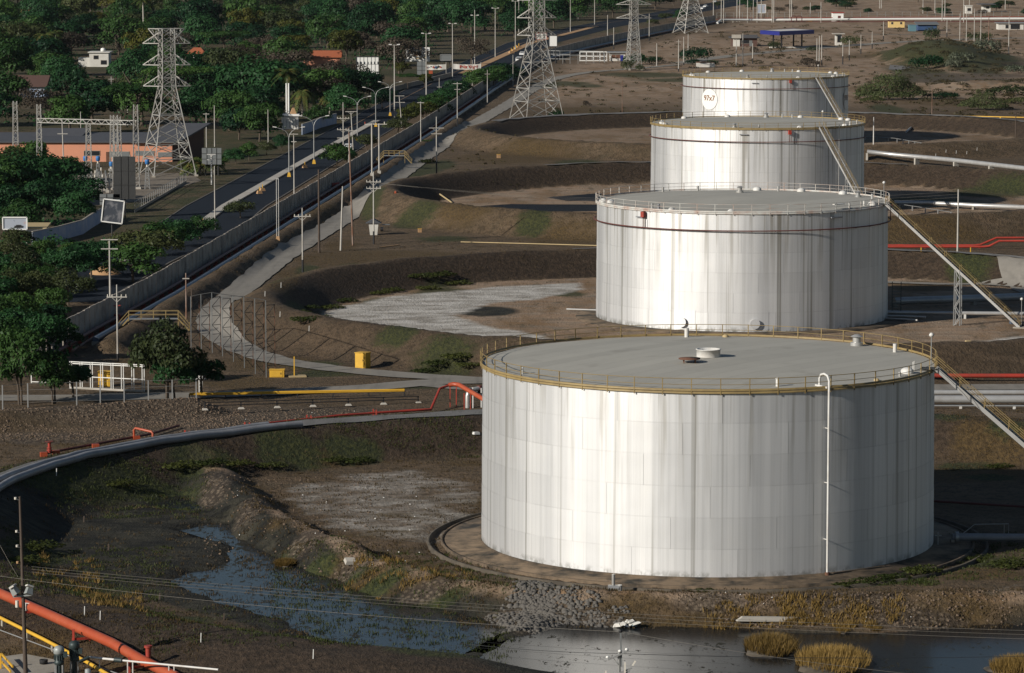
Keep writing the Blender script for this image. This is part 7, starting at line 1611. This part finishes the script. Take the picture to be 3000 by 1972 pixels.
LM = ((481, 300, 'tall pylon'), (290, 185, 'white villa'), (85, 265, 'brown tiled house'), (575, 170, 'orange hipped roof'), (940, 180, 'long orange roof'), (1077, 230, 'blank white board'), (1223, 190, 'drawing billboard'), (420, 110, 'tallest royal palm'), (1058, 85, 'grey-green roof'), (60, 45, 'red far roof'), (850, 360, 'gate monument'), (580, 420, 'pink building end'), (300, 290, 'long carport wall'), (1221, 75, 'white globe tank'), (20, 120, 'flat-roofed shed'), (1391, 120, 'fourth lamp mast'), (700, 60, 'grove skyline'))
def grove_label(kind, px, py, s): return place_label(('tall ' if s > 1.5 else 'small ' if s < 1.15 else 'middling ') + kind, px, py, LM)
def med_x(Y): return float(np.interp(Y, [p[1] for p in LEFT], [p[0] for p in LEFT]))
while Y < 2420 and count < 262:
    x0 = -.1425 * Y - 4; x1 = med_x(Y) - 6.5; dx = 10.6 + Y * .0042; X = x0 + random.uniform(0, dx)
    while X < x1:
        x = X + random.uniform(-2.2, 2.2); y = Y + random.uniform(-.016, .016) * Y; px, py = PX(x, y)
        if x < med_x(y) - 6.0 and not any(a < px < b_ and c < py < d for a, b_, c, d in BLOCK) and py > -60:
            hill = py < 40 and px < 900 and random.random() < .55
            if not hill:
                u = random.random(); k = 'dark' if u < .50 else 'mid' if u < .78 else 'olive' if u < .88 else 'brown' if u < .93 else 'flat' if u < .965 else 'yel'
                if px > 700 and py > 150 and random.random() < .25: k = 'brown'
                vs = [q for q in CR if q.startswith(k)]; s = random.uniform(1.1, 1.9) * (1.0 + (Y - 800) / 4200); tr = TRK[2] if k == 'flat' else random.choice(TRK[:2])
                make_tree(CR[random.choice(vs)], tr, (x, y, 0), random.uniform(0, 6.3), (s * random.uniform(.9, 1.15), s * random.uniform(.9, 1.15), s * random.uniform(.85, 1.2)), grove_label(GL[k], px, py, s), 'tree', {'dark': 'dark trees of the grove', 'mid': 'green trees of the grove', 'olive': 'olive trees of the grove', 'yel': 'yellow trees of the grove', 'brown': 'bare trees of the grove', 'flat': 'flat-topped trees of the grove'}[k]); count += 1
        X += dx * random.uniform(.8, 1.25)
    Y *= 1.044
print('grove trees', count)
# undergrowth that closes the grove between the trunks: one mass nobody could count
def undergrowth():
    lob = []; r2 = random.Random(4); Y = 760.0
    while Y < 2350:
        X = -.143 * Y - 4
        while X < med_x(Y) - 5:
            x = X + r2.uniform(-3, 3); y = Y * r2.uniform(.985, 1.015); px, py = PX(x, y)
            if x < med_x(y) - 7 and not any(a < px < b_ and c < py < d for a, b_, c, d in BLOCK) and not (py < 32 and px < 620): q = r2.uniform(1.6, 3.4) * (1 + (Y - 800) / 2600); lob.append((x, y, .7 * q, q * 1.25, q * 1.25, q * r2.uniform(.55, .95)))
            X += 5.2 + Y * .0016
        Y *= 1.024
    for x0, x1, y0, y1, n_ in ((-20, 170, 720, 1000, 70), (-20, 250, 560, 690, 60), (-20, 60, 1000, 1130, 14), (60, 210, 930, 1080, 22), (150, 300, 715, 790, 18), (350, 620, 700, 800, 0)):
        for _ in range(n_): p = G(r2.uniform(x0, x1), r2.uniform(y0, y1)); q = r2.uniform(1.0, 2.4); lob.append((p.x, p.y, .7 * q, q * 1.2, q * 1.2, q * r2.uniform(.6, 1.1)))
    n = len(lob); o = bpy.data.objects.new('undergrowth', leaf_mesh('undergrowth', FOL_DARK, lob, 44 * n, .42, .6)); C.objects.link(o); o['kind'] = 'stuff'; o['label'] = 'dense dark undergrowth closing the grove between the trees'; print('undergrowth', n)
undergrowth()
def tree_at(x, y, k, s, label, sz=1.0, sy=None, tr=None, name='tree', group=None):
    p = on(x, y); return make_tree(CR[k], tr or TRK[1], p, random.uniform(0, 6.3), (s, sy or s, s * sz), label, 'tree', group, name)
# trees one can name
for x, y, k, s, lb in ((60, 605, 'dark0', 1.45, 'large dark tree left of the substation, beside the grey pole'), (170, 600, 'dark3', 1.25, 'dark green tree touching the substation yard'), (20, 560, 'olive0', 1.3, 'olive tree at the left edge beside the substation'), (120, 655, 'dark1', 1.1, 'dark tree above the white roadside hut'), (215, 662, 'dark2', .9, 'dark tree behind the painted wall'), (20, 660, 'dark3', 1.0, 'dark tree at the left edge behind the pale poster'), (90, 540, 'mid0', 1.25, 'bushy dark tree in front of the pink wall at left'), (200, 530, 'olive1', .75, 'small olive tree before the pink wall'), (130, 590, 'dark2', 1.3, 'dense dark tree just left of the substation poles'), (225, 625, 'dark0', 1.0, 'dark tree at the corner of the substation yard'), (60, 690, 'mid1', .9, 'green tree between pale poster and white hut'), (10, 610, 'mid2', 1.3, 'green tree filling the left edge beside the substation'),
    (595, 505, 'yel0', .55, 'banana-leaved bush right of the tall pylon'), (640, 500, 'mid1', .5, 'green bush behind the bright white pole'), (730, 470, 'mid2', .55, 'hedge tree beside the road at the grey board'), (690, 480, 'dark0', .5, 'dark hedge tree beside the road'), (780, 455, 'olive2', .5, 'olive hedge tree beside the road'), (825, 440, 'dark1', .5, 'dark hedge tree left of the second lamp'), (760, 415, 'mid0', 1.3, 'broad bright tree on the lawn right of the pink building'), (700, 410, 'dark2', 1.15, 'dark tree on the lawn right of the pink building')):
    tree_at(x, y, k, s, lb)
for x, y, k, s, lb in ((1245, 258, 'yel1', .72, 'yellow-green tree in front of the drawing billboard'), (1195, 262, 'flat0', .62, 'light flat tree left of the drawing billboard'), (1180, 225, 'yel0', .8, 'yellowish tree right of the blank white board'), (1080, 300, 'dark3', 1.3, 'dark tree in front of the blank white board'), (1120, 318, 'dark0', .8, 'dark tree hanging over the road by the lamps'), (960, 330, 'brown0', 1.6, 'big bare brown tree left of the blank white board'), (1010, 350, 'dark1', 1.3, 'dark tree behind the curved lamps'), (930, 372, 'mid1', .8, 'green tree over the garden wall'), (1380, 190, 'brown1', 1.5, 'round bare tree beyond the banner')):
    tree_at(x, y, k, s, lb)
# bushes and trees between road and wall
for x, y, k, s, lb in ((420, 795, 'olive0', .95, 'largest bush growing over the wall at left'), (470, 752, 'mid0', .75, 'bush over the wall right of the white road pole'), (530, 725, 'dark1', .62, 'dark bush along the wall below the slim white pole'), (390, 828, 'mid2', .8, 'bush at the lower end of the wall row'), (585, 700, 'mid1', .55, 'green bush at the slim white pole foot'), (705, 640, 'olive2', .5, 'small olive bush between median and wall'), (985, 492, 'mid0', .72, 'bright green bush at the wall below the median lamps'), (1015, 478, 'dark2', .5, 'dark bush at the wall behind the leaning poles'), (1075, 445, 'olive1', .6, 'olive bush at the wall near the H-frame'),
    (1165, 395, 'olive2', .65, 'olive bush left of the yellow wall bushes'), (1195, 372, 'yel0', .8, 'yellow bush at the wall, left one of a pair'), (1238, 360, 'yel1', .85, 'yellow bush at the wall, right one of a pair'), (1275, 340, 'mid2', .8, 'green bush right of the yellow wall bushes'), (1302, 318, 'dark0', .8, 'dark tree at the wall, leftmost of the far row'), (1345, 290, 'dark3', .75, 'round dark tree at the wall behind the pole'), (1400, 268, 'mid1', .95, 'spreading green tree at the end of the wall'), (1445, 258, 'mid0', .95, 'broad green tree where the wall turns behind'), (1480, 248, 'dark1', .9, 'dark tree left of the large pylon at the wall'), (1500, 235, 'dark2', .7, 'small dark tree next to the large pylon')):
    tree_at(x, y, k, s * 1.3, lb, .8)
# near trees at the left, with finer leaves
NT_ = {}
NT_['a'] = leaf_mesh('near_crown', FOL_DARK, lobes_round(3.6, 6.5, 20, 1.8, .9, .75), 6500, .22); NT_['b'] = leaf_mesh('near_crown', FOL_MID, lobes_round(3.6, 5.6, 18, 1.8, .85, .8), 6000, .21)
NT_['c'] = leaf_mesh('near_crown', FOL_OLIVE, lobes_round(4.2, 5.0, 18, 1.6, .75, .85), 5200, .21); NT_['d'] = leaf_mesh('near_crown', FOL_DARK, lobes_round(2.6, 3.4, 12, 1.8, .8, .8), 3800, .2)
NTK = [trunk_mesh('near_trunk', 3.0, .16, 1.8, 5, M_BARK, .2, 2), trunk_mesh('near_trunk', 2.6, .2, 2.0, 5, M_BARK, -.2, 1)]
for x, y, k, s, sz, lb in ((60, 1186, 'b', .95, 1.35, 'leafy tree at the left edge in front of the gate'), (158, 1184, 'b', .82, 1.1, 'tree with bright leaves in front of the white gate'), (215, 1165, 'd', .85, .9, 'small dark round tree between the gate leaves'), (490, 1178, 'c', 1.05, 1.4, 'thin-leaved tree right of the white gate, left stem'), (512, 1176, 'a', .72, 1.0, 'darker tree right of the white gate, right stem'), (590, 1165, 'd', .95, 1.0, 'dark low tree at the right of the gate trees'), (470, 1120, 'c', .7, 1.2, 'olive shrub-tree behind the white gate'),
    (30, 1085, 'b', .95, 1.0, 'big green tree behind the left gate leaf'), (130, 1060, 'a', .85, .95, 'big dark tree above the left gate leaf'), (-10, 1000, 'b', .9, 1.0, 'leafy tree at the left picture edge above the gate'), (70, 985, 'b', .85, 1.0, 'green tree above the end of the wall'), (165, 970, 'a', .55, .9, 'dark tree at the near end of the wall'), (20, 925, 'c', 1.0, 1.0, 'olive tree at the left edge beside the road'), (110, 915, 'c', .9, 1.0, 'thin olive tree beside the road at left'),
    (-5, 850, 'a', .85, .9, 'dark tree at the left edge left of the road'), (80, 850, 'c', .95, 1.0, 'greyish tree left of the road'), (165, 835, 'a', .8, .9, 'dark tree beside the white-painted trunk'), (228, 842, 'a', 1.0, .85, 'dark tree with white-painted trunk beside the road'), (268, 815, 'a', .95, .82, 'dark rounded tree by the orange earth heap'), (320, 790, 'a', .85, .78, 'dark tree at the end of the pale median'), (20, 780, 'c', .8, .85, 'olive tree at the left edge below the white hut'), (120, 775, 'b', .7, .85, 'green tree below the blue painted wall'), (60, 742, 'c', .8, .8, 'olive tree close below the white hut'), (240, 788, 'a', .7, .8, 'dark tree behind the white-painted trunk'), (200, 895, 'c', .85, .95, 'olive tree at the verge above the wall end'), (150, 945, 'b', .75, .95, 'green tree beside the near wall end'), (60, 1045, 'a', .85, 1.0, 'dark tree behind the leftmost gate tree'), (190, 1030, 'b', .6, .9, 'green tree over the left end of the wall'), (50, 880, 'b', .85, .95, 'green tree in the middle of the left grove'), (-15, 940, 'a', .9, 1.0, 'dark tree cut by the left edge'), (130, 865, 'b', .7, .9, 'green tree left of the white-painted trunk'), (200, 765, 'b', .6, .75, 'green tree in front of the blue painted wall'), (270, 752, 'd', .6, .8, 'dark tree in front of the painted wall end')):
    p = on(x, y); make_tree(NT_[k], NTK[0 if sz > 1.05 else 1], p, random.uniform(0, 6.3), (s, s, s * sz), lb)
p = on(228, 842); b = MB(); b.cyl(p, .3, 1.4, 8); b.build_thing('whitewashed_stump', M_TIP, 'white-painted trunk base beside the road at left', 'trunk')
p = on(308, 803); 
for k in range(1):
    b = MB(); b.lathe(p, [(2.6, -.1), (2.0, .5), (1.1, 1.0), (0, 1.3)], 12); b.build_thing('earth_heap', M_SAND, 'orange-brown earth heap under the trees by the road', 'heap')
# palms
for x, y, h, lb, kw in ((842, 372, 13.0, 'royal palm with pale twin-looking trunk left of the gate monument', dict(royal=True, L=4.2, fr=22)), (885, 340, 6.5, 'coconut palm with hanging yellowed fronds by the road', dict(droop=1.7, L=4.6, fr=24)), (965, 345, 5.5, 'young palm with yellow fronds behind the lamps', dict(droop=1.4, L=3.4)), (420, 128, 17.0, 'tall royal palm high above the grove', dict(royal=True, L=5.2, fr=20, trunkr=.35)), (108, 222, 10.5, 'left royal palm with white trunk near the tiled house', dict(royal=True, L=4.0)), (132, 222, 12.5, 'right royal palm with white trunk near the tiled house', dict(royal=True, L=4.0)), (164, 184, 10.0, 'shorter palm behind the tiled house', dict(royal=True, L=4.0)), (1085, 62, 8.0, 'palm with golden fronds on the grove skyline', dict(droop=1.4, L=5.0)), (72, 30, 9.0, 'dark palm at the top left corner', dict(L=5.0)), (585, 512, 3.0, 'banana-like palm beside the tall pylon', dict(L=3.8, droop=1.2, fr=20)), (555, 512, 2.4, 'low palm at the foot of the tall pylon', dict(L=3.4, droop=1.2, fr=18)), (625, 512, 2.4, 'low palm behind the bright white pole', dict(L=3.2, droop=1.2, fr=18)), (960, 305, 6.0, 'palm left of the big bare tree', dict(L=3.4))):
    palm(on(x, y), h, lb, **kw)

# ---- bushes and shrubs in the dry land at right
def shrub_mesh(name, mat, r, h, n, size, lob=9): return leaf_mesh(name, mat, [(rng.uniform(-.62, .62) * r, rng.uniform(-.5, .5) * r, h * rng.uniform(.2, .6), r * rng.uniform(.3, .5), r * rng.uniform(.3, .5), h * rng.uniform(.3, .45)) for _ in range(lob)] + [(0, 0, h * .4, r * .6, r * .6, h * .5)], n, size, 1.0, .5)
SH = {'a': shrub_mesh('shrub_leaves', FOL_SCRUB, 3.0, 2.6, 1500, .2), 'b': shrub_mesh('shrub_leaves', FOL_OLIVE, 3.0, 2.4, 1400, .2), 'c': shrub_mesh('shrub_leaves', FOL_SILVER, 2.6, 2.4, 1100, .22), 'd': shrub_mesh('shrub_leaves', FOL_DARK, 3.0, 2.8, 1500, .22), 'e': shrub_mesh('shrub_leaves', FOL_BROWN, 2.6, 1.8, 1000, .2), 'w': shrub_mesh('shrub_leaves', FOL_WEED, 1.4, .7, 900, .12), 'g': shrub_mesh('shrub_leaves', FOL_MID, 2.0, 1.2, 1000, .16)}
def shrub(x, y, k, s, label, sz=1.0, sx=1.0, group=None):
    p = on(x, y); root = thing('shrub', label, 'shrub', p, group, random.uniform(-.4, .4)); root.scale = (s * sx, s, s * sz); o = bpy.data.objects.new('leaves', SH[k]); C.objects.link(o); o.parent = root
    b = MB(); hs = .25 if k in 'wg' else 1.0
    for a in (0, 2.1, 4.2): b.tube([(0, 0, -.2), (math.cos(a) * .5 * hs, math.sin(a) * .5 * hs, hs)], .05, 5)
    b.build('stems', M_BARK, root, local=True)
BIG = leaf_mesh('thorn_crown', FOL_SCRUB, [(x, y, z, a, a * .9, h) for x, y, z, a, h in ((0, 0, 2.4, 4.4, 2.5), (-4.2, 0, 1.8, 3.2, 1.9), (4.4, .5, 1.7, 3.4, 1.8), (0, -1.5, .9, 5.5, 1.0), (-3, 1.5, 1.0, 4, 1.1), (1.5, -1.5, 3.9, 2.6, 1.5), (-1.5, 1, 4.0, 2.2, 1.4), (6.5, 0, 1.2, 2.2, 1.0), (-6.0, 0, 1.1, 2.0, 1.0), (2.8, .5, 3.0, 2.4, 1.4), (2.0, 0, 5.4, .9, .9))], 7500, .28, .7, .4)
BIGT = trunk_mesh('thorn_trunk', 1.2, .3, 3.2, 6, M_BARK)
p = on(2605, 292); make_tree(BIG, BIGT, p, .1, (1.32, 1.1, 1.45), 'broad dark thorn tree right of the farthest tank', 'tree', None, 'thorn_tree'); p = on(2885, 322); make_tree(BIG, BIGT, p, 2.9, (.88, .9, .95), 'second smaller thorn tree near the right edge', 'tree', None, 'thorn_tree')
for x, y, k, s, lb, sz, sx in ((2035, 180, 'd', 1.7, 'dark round bush left of the low white wall', 1.3, 1.3), (1862, 190, 'd', 1.4, 'dark bush at the foot of the narrow mast, right', 1.3, 1.0), (1838, 208, 'a', 1.0, 'tall weed clump at the foot of the narrow mast, left', 1.7, .8), (1875, 208, 'a', .8, 'tall weed clump at the foot of the narrow mast, right front', 1.2, .8), (1925, 186, 'e', 1.3, 'brown low bush right of the narrow mast', .8, 1.3), (1905, 186, 'd', 1.2, 'dark low bush right of the narrow mast', .9, 1.3), (2030, 190, 'd', .9, 'dark bush in front of the low white wall', 1.0, 1.0), (2080, 196, 'd', 1.0, 'dark bush at the end of the low white wall', 1.0, 1.0), (2370, 196, 'e', 1.6, 'reddish bare bush behind the farthest tank', 1.2, 1.0), (2270, 142, 'a', 1.1, 'green bush under the blue canopy', 1.1, 1.0), (2490, 135, 'a', 1.4, 'olive bush right of the kiosk', 1.3, 1.0), (2380, 152, 'a', .9, 'bush beside the station road', 1.0, 1.0), (2210, 155, 'e', 1.0, 'bare bush before the station office', 1.4, 1.0),
    (1588, 358, 'g', 1.1, 'green bush at the left foot of the large pylon', 1.3, 1.0), (1632, 352, 'd', .9, 'dark bush at the right foot of the large pylon', 1.3, .8), (1718, 312, 'e', .7, 'dry bush in the bare field', 1.4, .7), (2730, 120, 'a', 1.6, 'bush beside the track left of the mound', 1.6, .8), (2720, 170, 'd', 1.7, 'dark hanging bush on the left flank of the mound', 1.2, 1.3), (2820, 165, 'c', 1.7, 'silver bush on the front of the mound', 1.0, 1.2), (2890, 160, 'c', 2.2, 'large silver bush on the right flank of the mound', 1.2, 1.1), (2795, 195, 'c', 1.3, 'small silver bush at the foot of the mound', 1.0, 1.0), (2870, 120, 'a', 1.6, 'green bush on top of the mound', 1.0, 1.3), (2960, 280, 'b', 1.8, 'grey-green scrub at the right edge', .9, 1.6), (2760, 290, 'd', 1.2, 'dark scrub patch between the thorn trees', .7, 1.6), (2560, 300, 'b', 1.1, 'olive scrub left of the thorn tree', .8, 1.4), (2985, 305, 'b', 1.3, 'scrub at the right edge under the dike', .8, 1.2), (2985, 215, 'c', 1.6, 'silver scrub at the right edge by the black slope', .8, 1.2)):
    shrub(x, y, k, s, lb, sz, sx)
# far belt of trees behind the pipeline
random.seed(33)
FB = 'dark tree in the far belt beyond the white pipeline'
for k in range(40):
    x = random.uniform(2085, 3080); y = random.choice((random.uniform(26, 50), random.uniform(-10, 30))); kk = random.choice(('dark0', 'dark1', 'olive0', 'olive1', 'brown0', 'dark2')); s = random.uniform(.8, 1.25) * (1.15 if y < 20 else .7)
    if 2420 < x < 2480 and y > 30: continue
    if 2530 < x < 2760 and 12 < y < 40: continue
    if 2820 < x < 2910 and 10 < y < 42: continue
    tree_at(x, y, kk, s, place_label({'d': 'dark far tree', 'o': 'olive far tree', 'b': 'bare brown far tree'}[kk[0]], x, y, LM2), .8, None, TRK[0], 'tree', {'d': 'dark trees of the far belt', 'o': 'olive trees of the far belt', 'b': 'bare trees of the far belt'}[kk[0]])
for k in range(22):
    x = random.uniform(1560, 2090); y = random.uniform(-20, 105); xf = PX(fence_x(G(x, y).y), G(x, y).y)[0]
    rx = PX(float(np.interp(G(x, y).y, [p[1] for p in RIGHT], [p[0] for p in RIGHT])), G(x, y).y)[0]
    if not (rx + 14 < x < xf - 12): continue
    kk = random.choice(('dark0', 'mid1', 'olive0', 'mid2', 'dark3')); tree_at(x, y, kk, random.uniform(.6, 1.0), place_label('green far tree', x, y, ((1640, 120, 'white square board'), (1742, 70, 'second bare far pole'), (1856, 60, 'narrow mast'), (1990, 60, 'distant wide pylon'), (1671, 95, 'first bare far pole'))), .85, None, TRK[1], 'tree', 'trees between far road and wall')
# low clumps of weeds on the dikes
random.seed(3)
for x, y, k, s, sz in ((930, 940, 'w', 2.2, 1), (970, 905, 'w', 1.8, 1), (1010, 885, 'w', 1.7, 1), (1110, 862, 'w', 1.6, 1), (1150, 855, 'w', 1.6, 1.2), (900, 958, 'w', 2.0, 1), (1230, 830, 'w', 2.0, 1), (1290, 826, 'w', 2.4, 1), (1340, 835, 'w', 2.0, 1), (1255, 808, 'w', 1.7, 1), (880, 925, 'w', 1.5, 1), (905, 905, 'w', 1.5, 1), (1290, 1075, 'w', 2.0, 1), (1350, 1070, 'w', 2.2, 1), (1250, 1090, 'w', 1.7, .8), (1380, 1085, 'w', 1.7, .8), (1050, 1312, 'w', 1.6, 1), (980, 1318, 'w', 1.3, 1), (530, 1368, 'w', 2.0, 1), (620, 1362, 'w', 1.6, 1), (700, 1350, 'w', 1.5, 1), (790, 1345, 'w', 1.6, .8), (350, 1420, 'w', 1.6, .8), (2930, 1370, 'w', 1.4, .8), (2560, 1708, 'w', 1.6, .9), (2620, 1695, 'w', 1.3, .9), (2480, 1716, 'w', 1.2, .9), (2700, 1680, 'w', 1.6, 1.2), (2060, 1735, 'w', 1.5, .7), (2960, 1660, 'w', 2.0, .9), (2880, 1640, 'w', 1.5, .8), (1255, 478, 'w', 2.0, 1.4), (1252, 415, 'g', .8, 1), (110, 1610, 'w', 2.2, .8), (60, 1650, 'w', 1.8, .8)):
    shrub(x, y, k, s * .8, place_label('low green weed clump', x, y, LM2), sz * .6, 1.2, 'weed clumps on the banks')

# ---- reeds, grass and rubble: uncountable small stuff
def blades(name, pts, hmin, hmax, w, mat, per, spread, label=None):
    V = []; Q = []
    for (x, y, s) in pts:
        for _ in range(per):
            a = rng.uniform(0, 6.3); r = spread * s * math.sqrt(rng.random()); bx = x + r * math.cos(a); by = y + r * math.sin(a); h = rng.uniform(hmin, hmax) * (s ** .5); lx, ly = rng.normal(0, .35, 2) * h; d = rng.uniform(0, 3.14); wx, wy = w * math.cos(d), w * math.sin(d); z = None
            n = len(V); V += [(bx - wx, by - wy), (bx + wx, by + wy), (bx + lx, by + ly), h]; Q.append((n, n + 1, n + 2))
    xs = np.array([(v[0], v[1]) for v in V if not isinstance(v, float)]); hs = np.array([v for v in V if isinstance(v, float)])
    z = H(xs[:, 0], xs[:, 1]); z = np.maximum(z, WATER_Z - .02).reshape(-1, 3); z[:, 2] = z[:, :2].mean(1) + hs; z[:, :2] -= .03
    VV = np.concatenate([xs, z.reshape(-1, 1)], 1); return raw_mesh(name, VV, np.arange(len(VV)).reshape(-1, 3), mat)
def reed_island(x, y, rx, ry, label):
    c = G(x, y, WATER_Z); a = rx * MPP(c.y); bb = abs(G(x, y - ry).y - G(x, y + ry).y) / 2; root = thing('reed_island', label, 'reeds', (c.x, c.y, WATER_Z))
    b = MB(); n = 22; k_ = min(1.0, a / 2.2); rings = ((1.08, -.15), (1.0, .12 * k_), (.6, .42 * k_), (0.05, .55 * k_)); vs = []
    for q, z in rings:
        for k in range(n): t = 2 * math.pi * k / n; e = 1 + .14 * math.sin(3 * t + x) + .07 * math.sin(7 * t); vs.append((a * q * e * math.cos(t), bb * q * e * math.sin(t), z))
    b.add(vs, [(i * n + k, i * n + (k + 1) % n, (i + 1) * n + (k + 1) % n, (i + 1) * n + k) for i in range(3) for k in range(n)], True); b.build('mound', M_GUTTER, root, local=True)
    m = 2600; t = rng.uniform(0, 6.283, m); q = np.sqrt(rng.random(m)) * .98; px = a * q * np.cos(t); py = bb * q * np.sin(t); pz = (.5 - .42 * q ** 2) * k_; h = rng.uniform(.35, .85, m) * min(1.0, .35 + a / 3.5); lx = rng.normal(.05, .16, m) + .18 * q * np.cos(t); ly = rng.normal(0, .14, m) + .18 * q * np.sin(t); d = rng.uniform(0, 3.14, m); w = .035
    V = np.stack([np.stack([px - w * np.cos(d), py - w * np.sin(d), pz - .1], 1), np.stack([px + w * np.cos(d), py + w * np.sin(d), pz - .1], 1), np.stack([px + lx, py + ly, pz + h], 1)], 1).reshape(-1, 3)
    o = bpy.data.objects.new('reeds', raw_mesh('reeds', V, np.arange(3 * m).reshape(-1, 3), FOL_REED)); C.objects.link(o); o.parent = root
reed_island(2258, 1902, 78, 26, 'golden reed island in the dark pond, upper left of two'); reed_island(2440, 1944, 112, 34, 'largest golden reed island in the dark pond, by the bottom edge'); reed_island(2990, 1966, 90, 20, 'golden reed tuft at the bottom right corner'); reed_island(2462, 1842, 24, 14, 'small reed tuft at the shore of the dark pond'); reed_island(2560, 1846, 14, 6, 'tiny reed tuft at the shore of the dark pond'); reed_island(835, 1655, 26, 6, 'brown reed tuft in the weedy pond')
def scatter(polys, n, s=(.5, 1.2)):
    out = []
    for (x0, x1, y0, y1), k in polys:
        for _ in range(k): p = G(rng.uniform(x0, x1), rng.uniform(y0, y1)); out.append((p.x, p.y, rng.uniform(*s)))
    return out
def stuff(name, me, label=None):
    o = bpy.data.objects.new(name, me); C.objects.link(o); o['kind'] = 'stuff'
    if label: o['label'] = label
    return o
stuff('dry_grass', blades('dry_grass', scatter((((700, 1480, 1400, 1720), 520), ((1300, 3000, 1725, 1830), 900), ((0, 900, 1400, 1900), 500), ((0, 1400, 1280, 1400), 420), ((2740, 3000, 1200, 1380), 200), ((500, 1700, 700, 830), 330), ((0, 600, 1850, 1972), 220)), 0), .08, .24, .05, FOL_DRY, 14, .8), 'dry yellow grass tufts over the near ground')
stuff('green_grass', blades('green_grass', scatter((((800, 1500, 1620, 1775), 420), ((0, 600, 1410, 1520), 420), ((0, 500, 1600, 1800), 380), ((420, 1500, 1780, 1960), 420), ((2700, 3000, 1560, 1700), 160), ((2480, 2740, 1690, 1716), 120), ((1500, 2400, 1745, 1780), 260), ((850, 1400, 1290, 1340), 260)), 0), .08, .24, .05, FOL_WEED, 15, .8), 'short green weeds over the near ground')
stuff('orange_reeds', blades('orange_reeds', scatter((((2050, 2480, 1805, 1835), 60), ((2290, 2410, 1805, 1830), 60), ((2480, 2560, 1810, 1838), 40), ((2590, 2640, 1805, 1830), 15), ((1020, 1400, 1670, 1745), 70), ((100, 300, 1640, 1760), 50), ((260, 420, 1740, 1830), 40)), 0), .2, .55, .045, FOL_REED, 16, .5), 'orange-brown reed fringe along the ponds')
def scrubland():
    r2 = random.Random(8); lob = []
    for x0, x1, y0, y1, n_, q0, q1 in ((2500, 3050, 210, 345, 240, .3, 1.0), (2150, 3050, 75, 205, 330, .35, 1.1), (1560, 2000, 200, 345, 130, .25, .8), (1900, 2300, 95, 200, 120, .3, 1.0), (2650, 2950, 120, 215, 160, .6, 1.6), (2560, 3000, 240, 300, 60, .7, 1.5), (1300, 1520, 400, 560, 60, .2, .5)):
        for _ in range(n_):
            p = G(r2.uniform(x0, x1), r2.uniform(y0, y1)); z = hz(p.x, p.y); q = r2.uniform(q0, q1)
            if 40 < p.x < 82 and 865 < p.y < 910: continue
            lob.append((p.x, p.y, z + .3 * q, q * r2.uniform(1, 1.8), q, q * .55))
    stuff('dry_scrub', leaf_mesh('dry_scrub', FOL_SCRUBD, lob, 26 * len(lob), .26, .9), 'low dry scrub dotted over the land behind the tanks')
scrubland()
def rubble(name, polys, smin, smax, mat, seed, label):
    r2 = np.random.default_rng(seed); P = []
    for (x0, x1, y0, y1), k in polys:
        for _ in range(k): p = G(r2.uniform(x0, x1), r2.uniform(y0, y1)); P.append((p.x, p.y))
    P = np.array(P); n = len(P); z = H(P[:, 0], P[:, 1]); base = np.array([(-1, -1, -.5), (1, -1, -.5), (1, 1, -.5), (-1, 1, -.5), (-.6, -.7, .6), (.7, -.5, .5), (.5, .7, .65), (-.7, .5, .45)]); s = r2.uniform(smin, smax, n) * r2.uniform(.6, 1.0, n)
    a = r2.uniform(0, 6.28, n); ca, sa = np.cos(a), np.sin(a); B = base[None] * (1 + r2.uniform(-.3, .3, (n, 8, 3))) * s[:, None, None] * .5; X = B[..., 0] * ca[:, None] - B[..., 1] * sa[:, None]; Y_ = B[..., 0] * sa[:, None] + B[..., 1] * ca[:, None]
    V = np.stack([X + P[:, :1], Y_ + P[:, 1:], B[..., 2] + (z + s * .12)[:, None]], -1).reshape(-1, 3); f = np.array([(4, 5, 6, 7), (0, 1, 5, 4), (1, 2, 6, 5), (2, 3, 7, 6), (3, 0, 4, 7)]); Q = (f[None] + (np.arange(n) * 8)[:, None, None]).reshape(-1, 4)
    stuff(name, raw_mesh(name, V, Q, mat), label)
rubble('grey_rubble', (((1520, 1640, 1765, 1840), 700), ((1470, 1700, 1785, 1845), 500), ((1560, 1760, 1795, 1850), 450), ((1680, 1840, 1810, 1845), 220), ((1420, 1560, 1800, 1835), 160), ((1500, 1620, 1755, 1800), 260)), .14, .5, M_STONE, 1, 'heap of grey rubble beside the dark pond')
rubble('brown_rubble', (((0, 700, 1195, 1250), 2000), ((300, 1150, 1200, 1290), 2200), ((0, 300, 1255, 1290), 500), ((600, 1100, 1400, 1690), 700), ((2100, 3000, 1775, 1835), 900), ((2650, 3000, 205, 235), 200)), .06, .27, M_ROCKB, 2, 'brown stones on the slopes')
rubble('white_litter', (((640, 1300, 1420, 1760), 40), ((650, 1200, 1200, 1300), 22), ((2000, 3000, 1770, 1830), 26)), .06, .2, M_TIP, 3, 'specks of white litter and stones')
# ------------------------------------------------------------------ thin air haze over the whole place
b = MB(); b.box((0, 4500, 28.3), (6200, 9200, 59))
hzm = NT('haze_air'); pv = hzm.n('ShaderNodeVolumePrincipled'); pv.inputs['Color'].default_value = (.85, .9, 1, 1); pv.inputs['Density'].default_value = .000012; pv.inputs['Anisotropy'].default_value = .3
hzm.l(pv.outputs[0], hzm.out.inputs['Volume']); hb = b.build('haze', hzm.m); hb['kind'] = 'stuff'
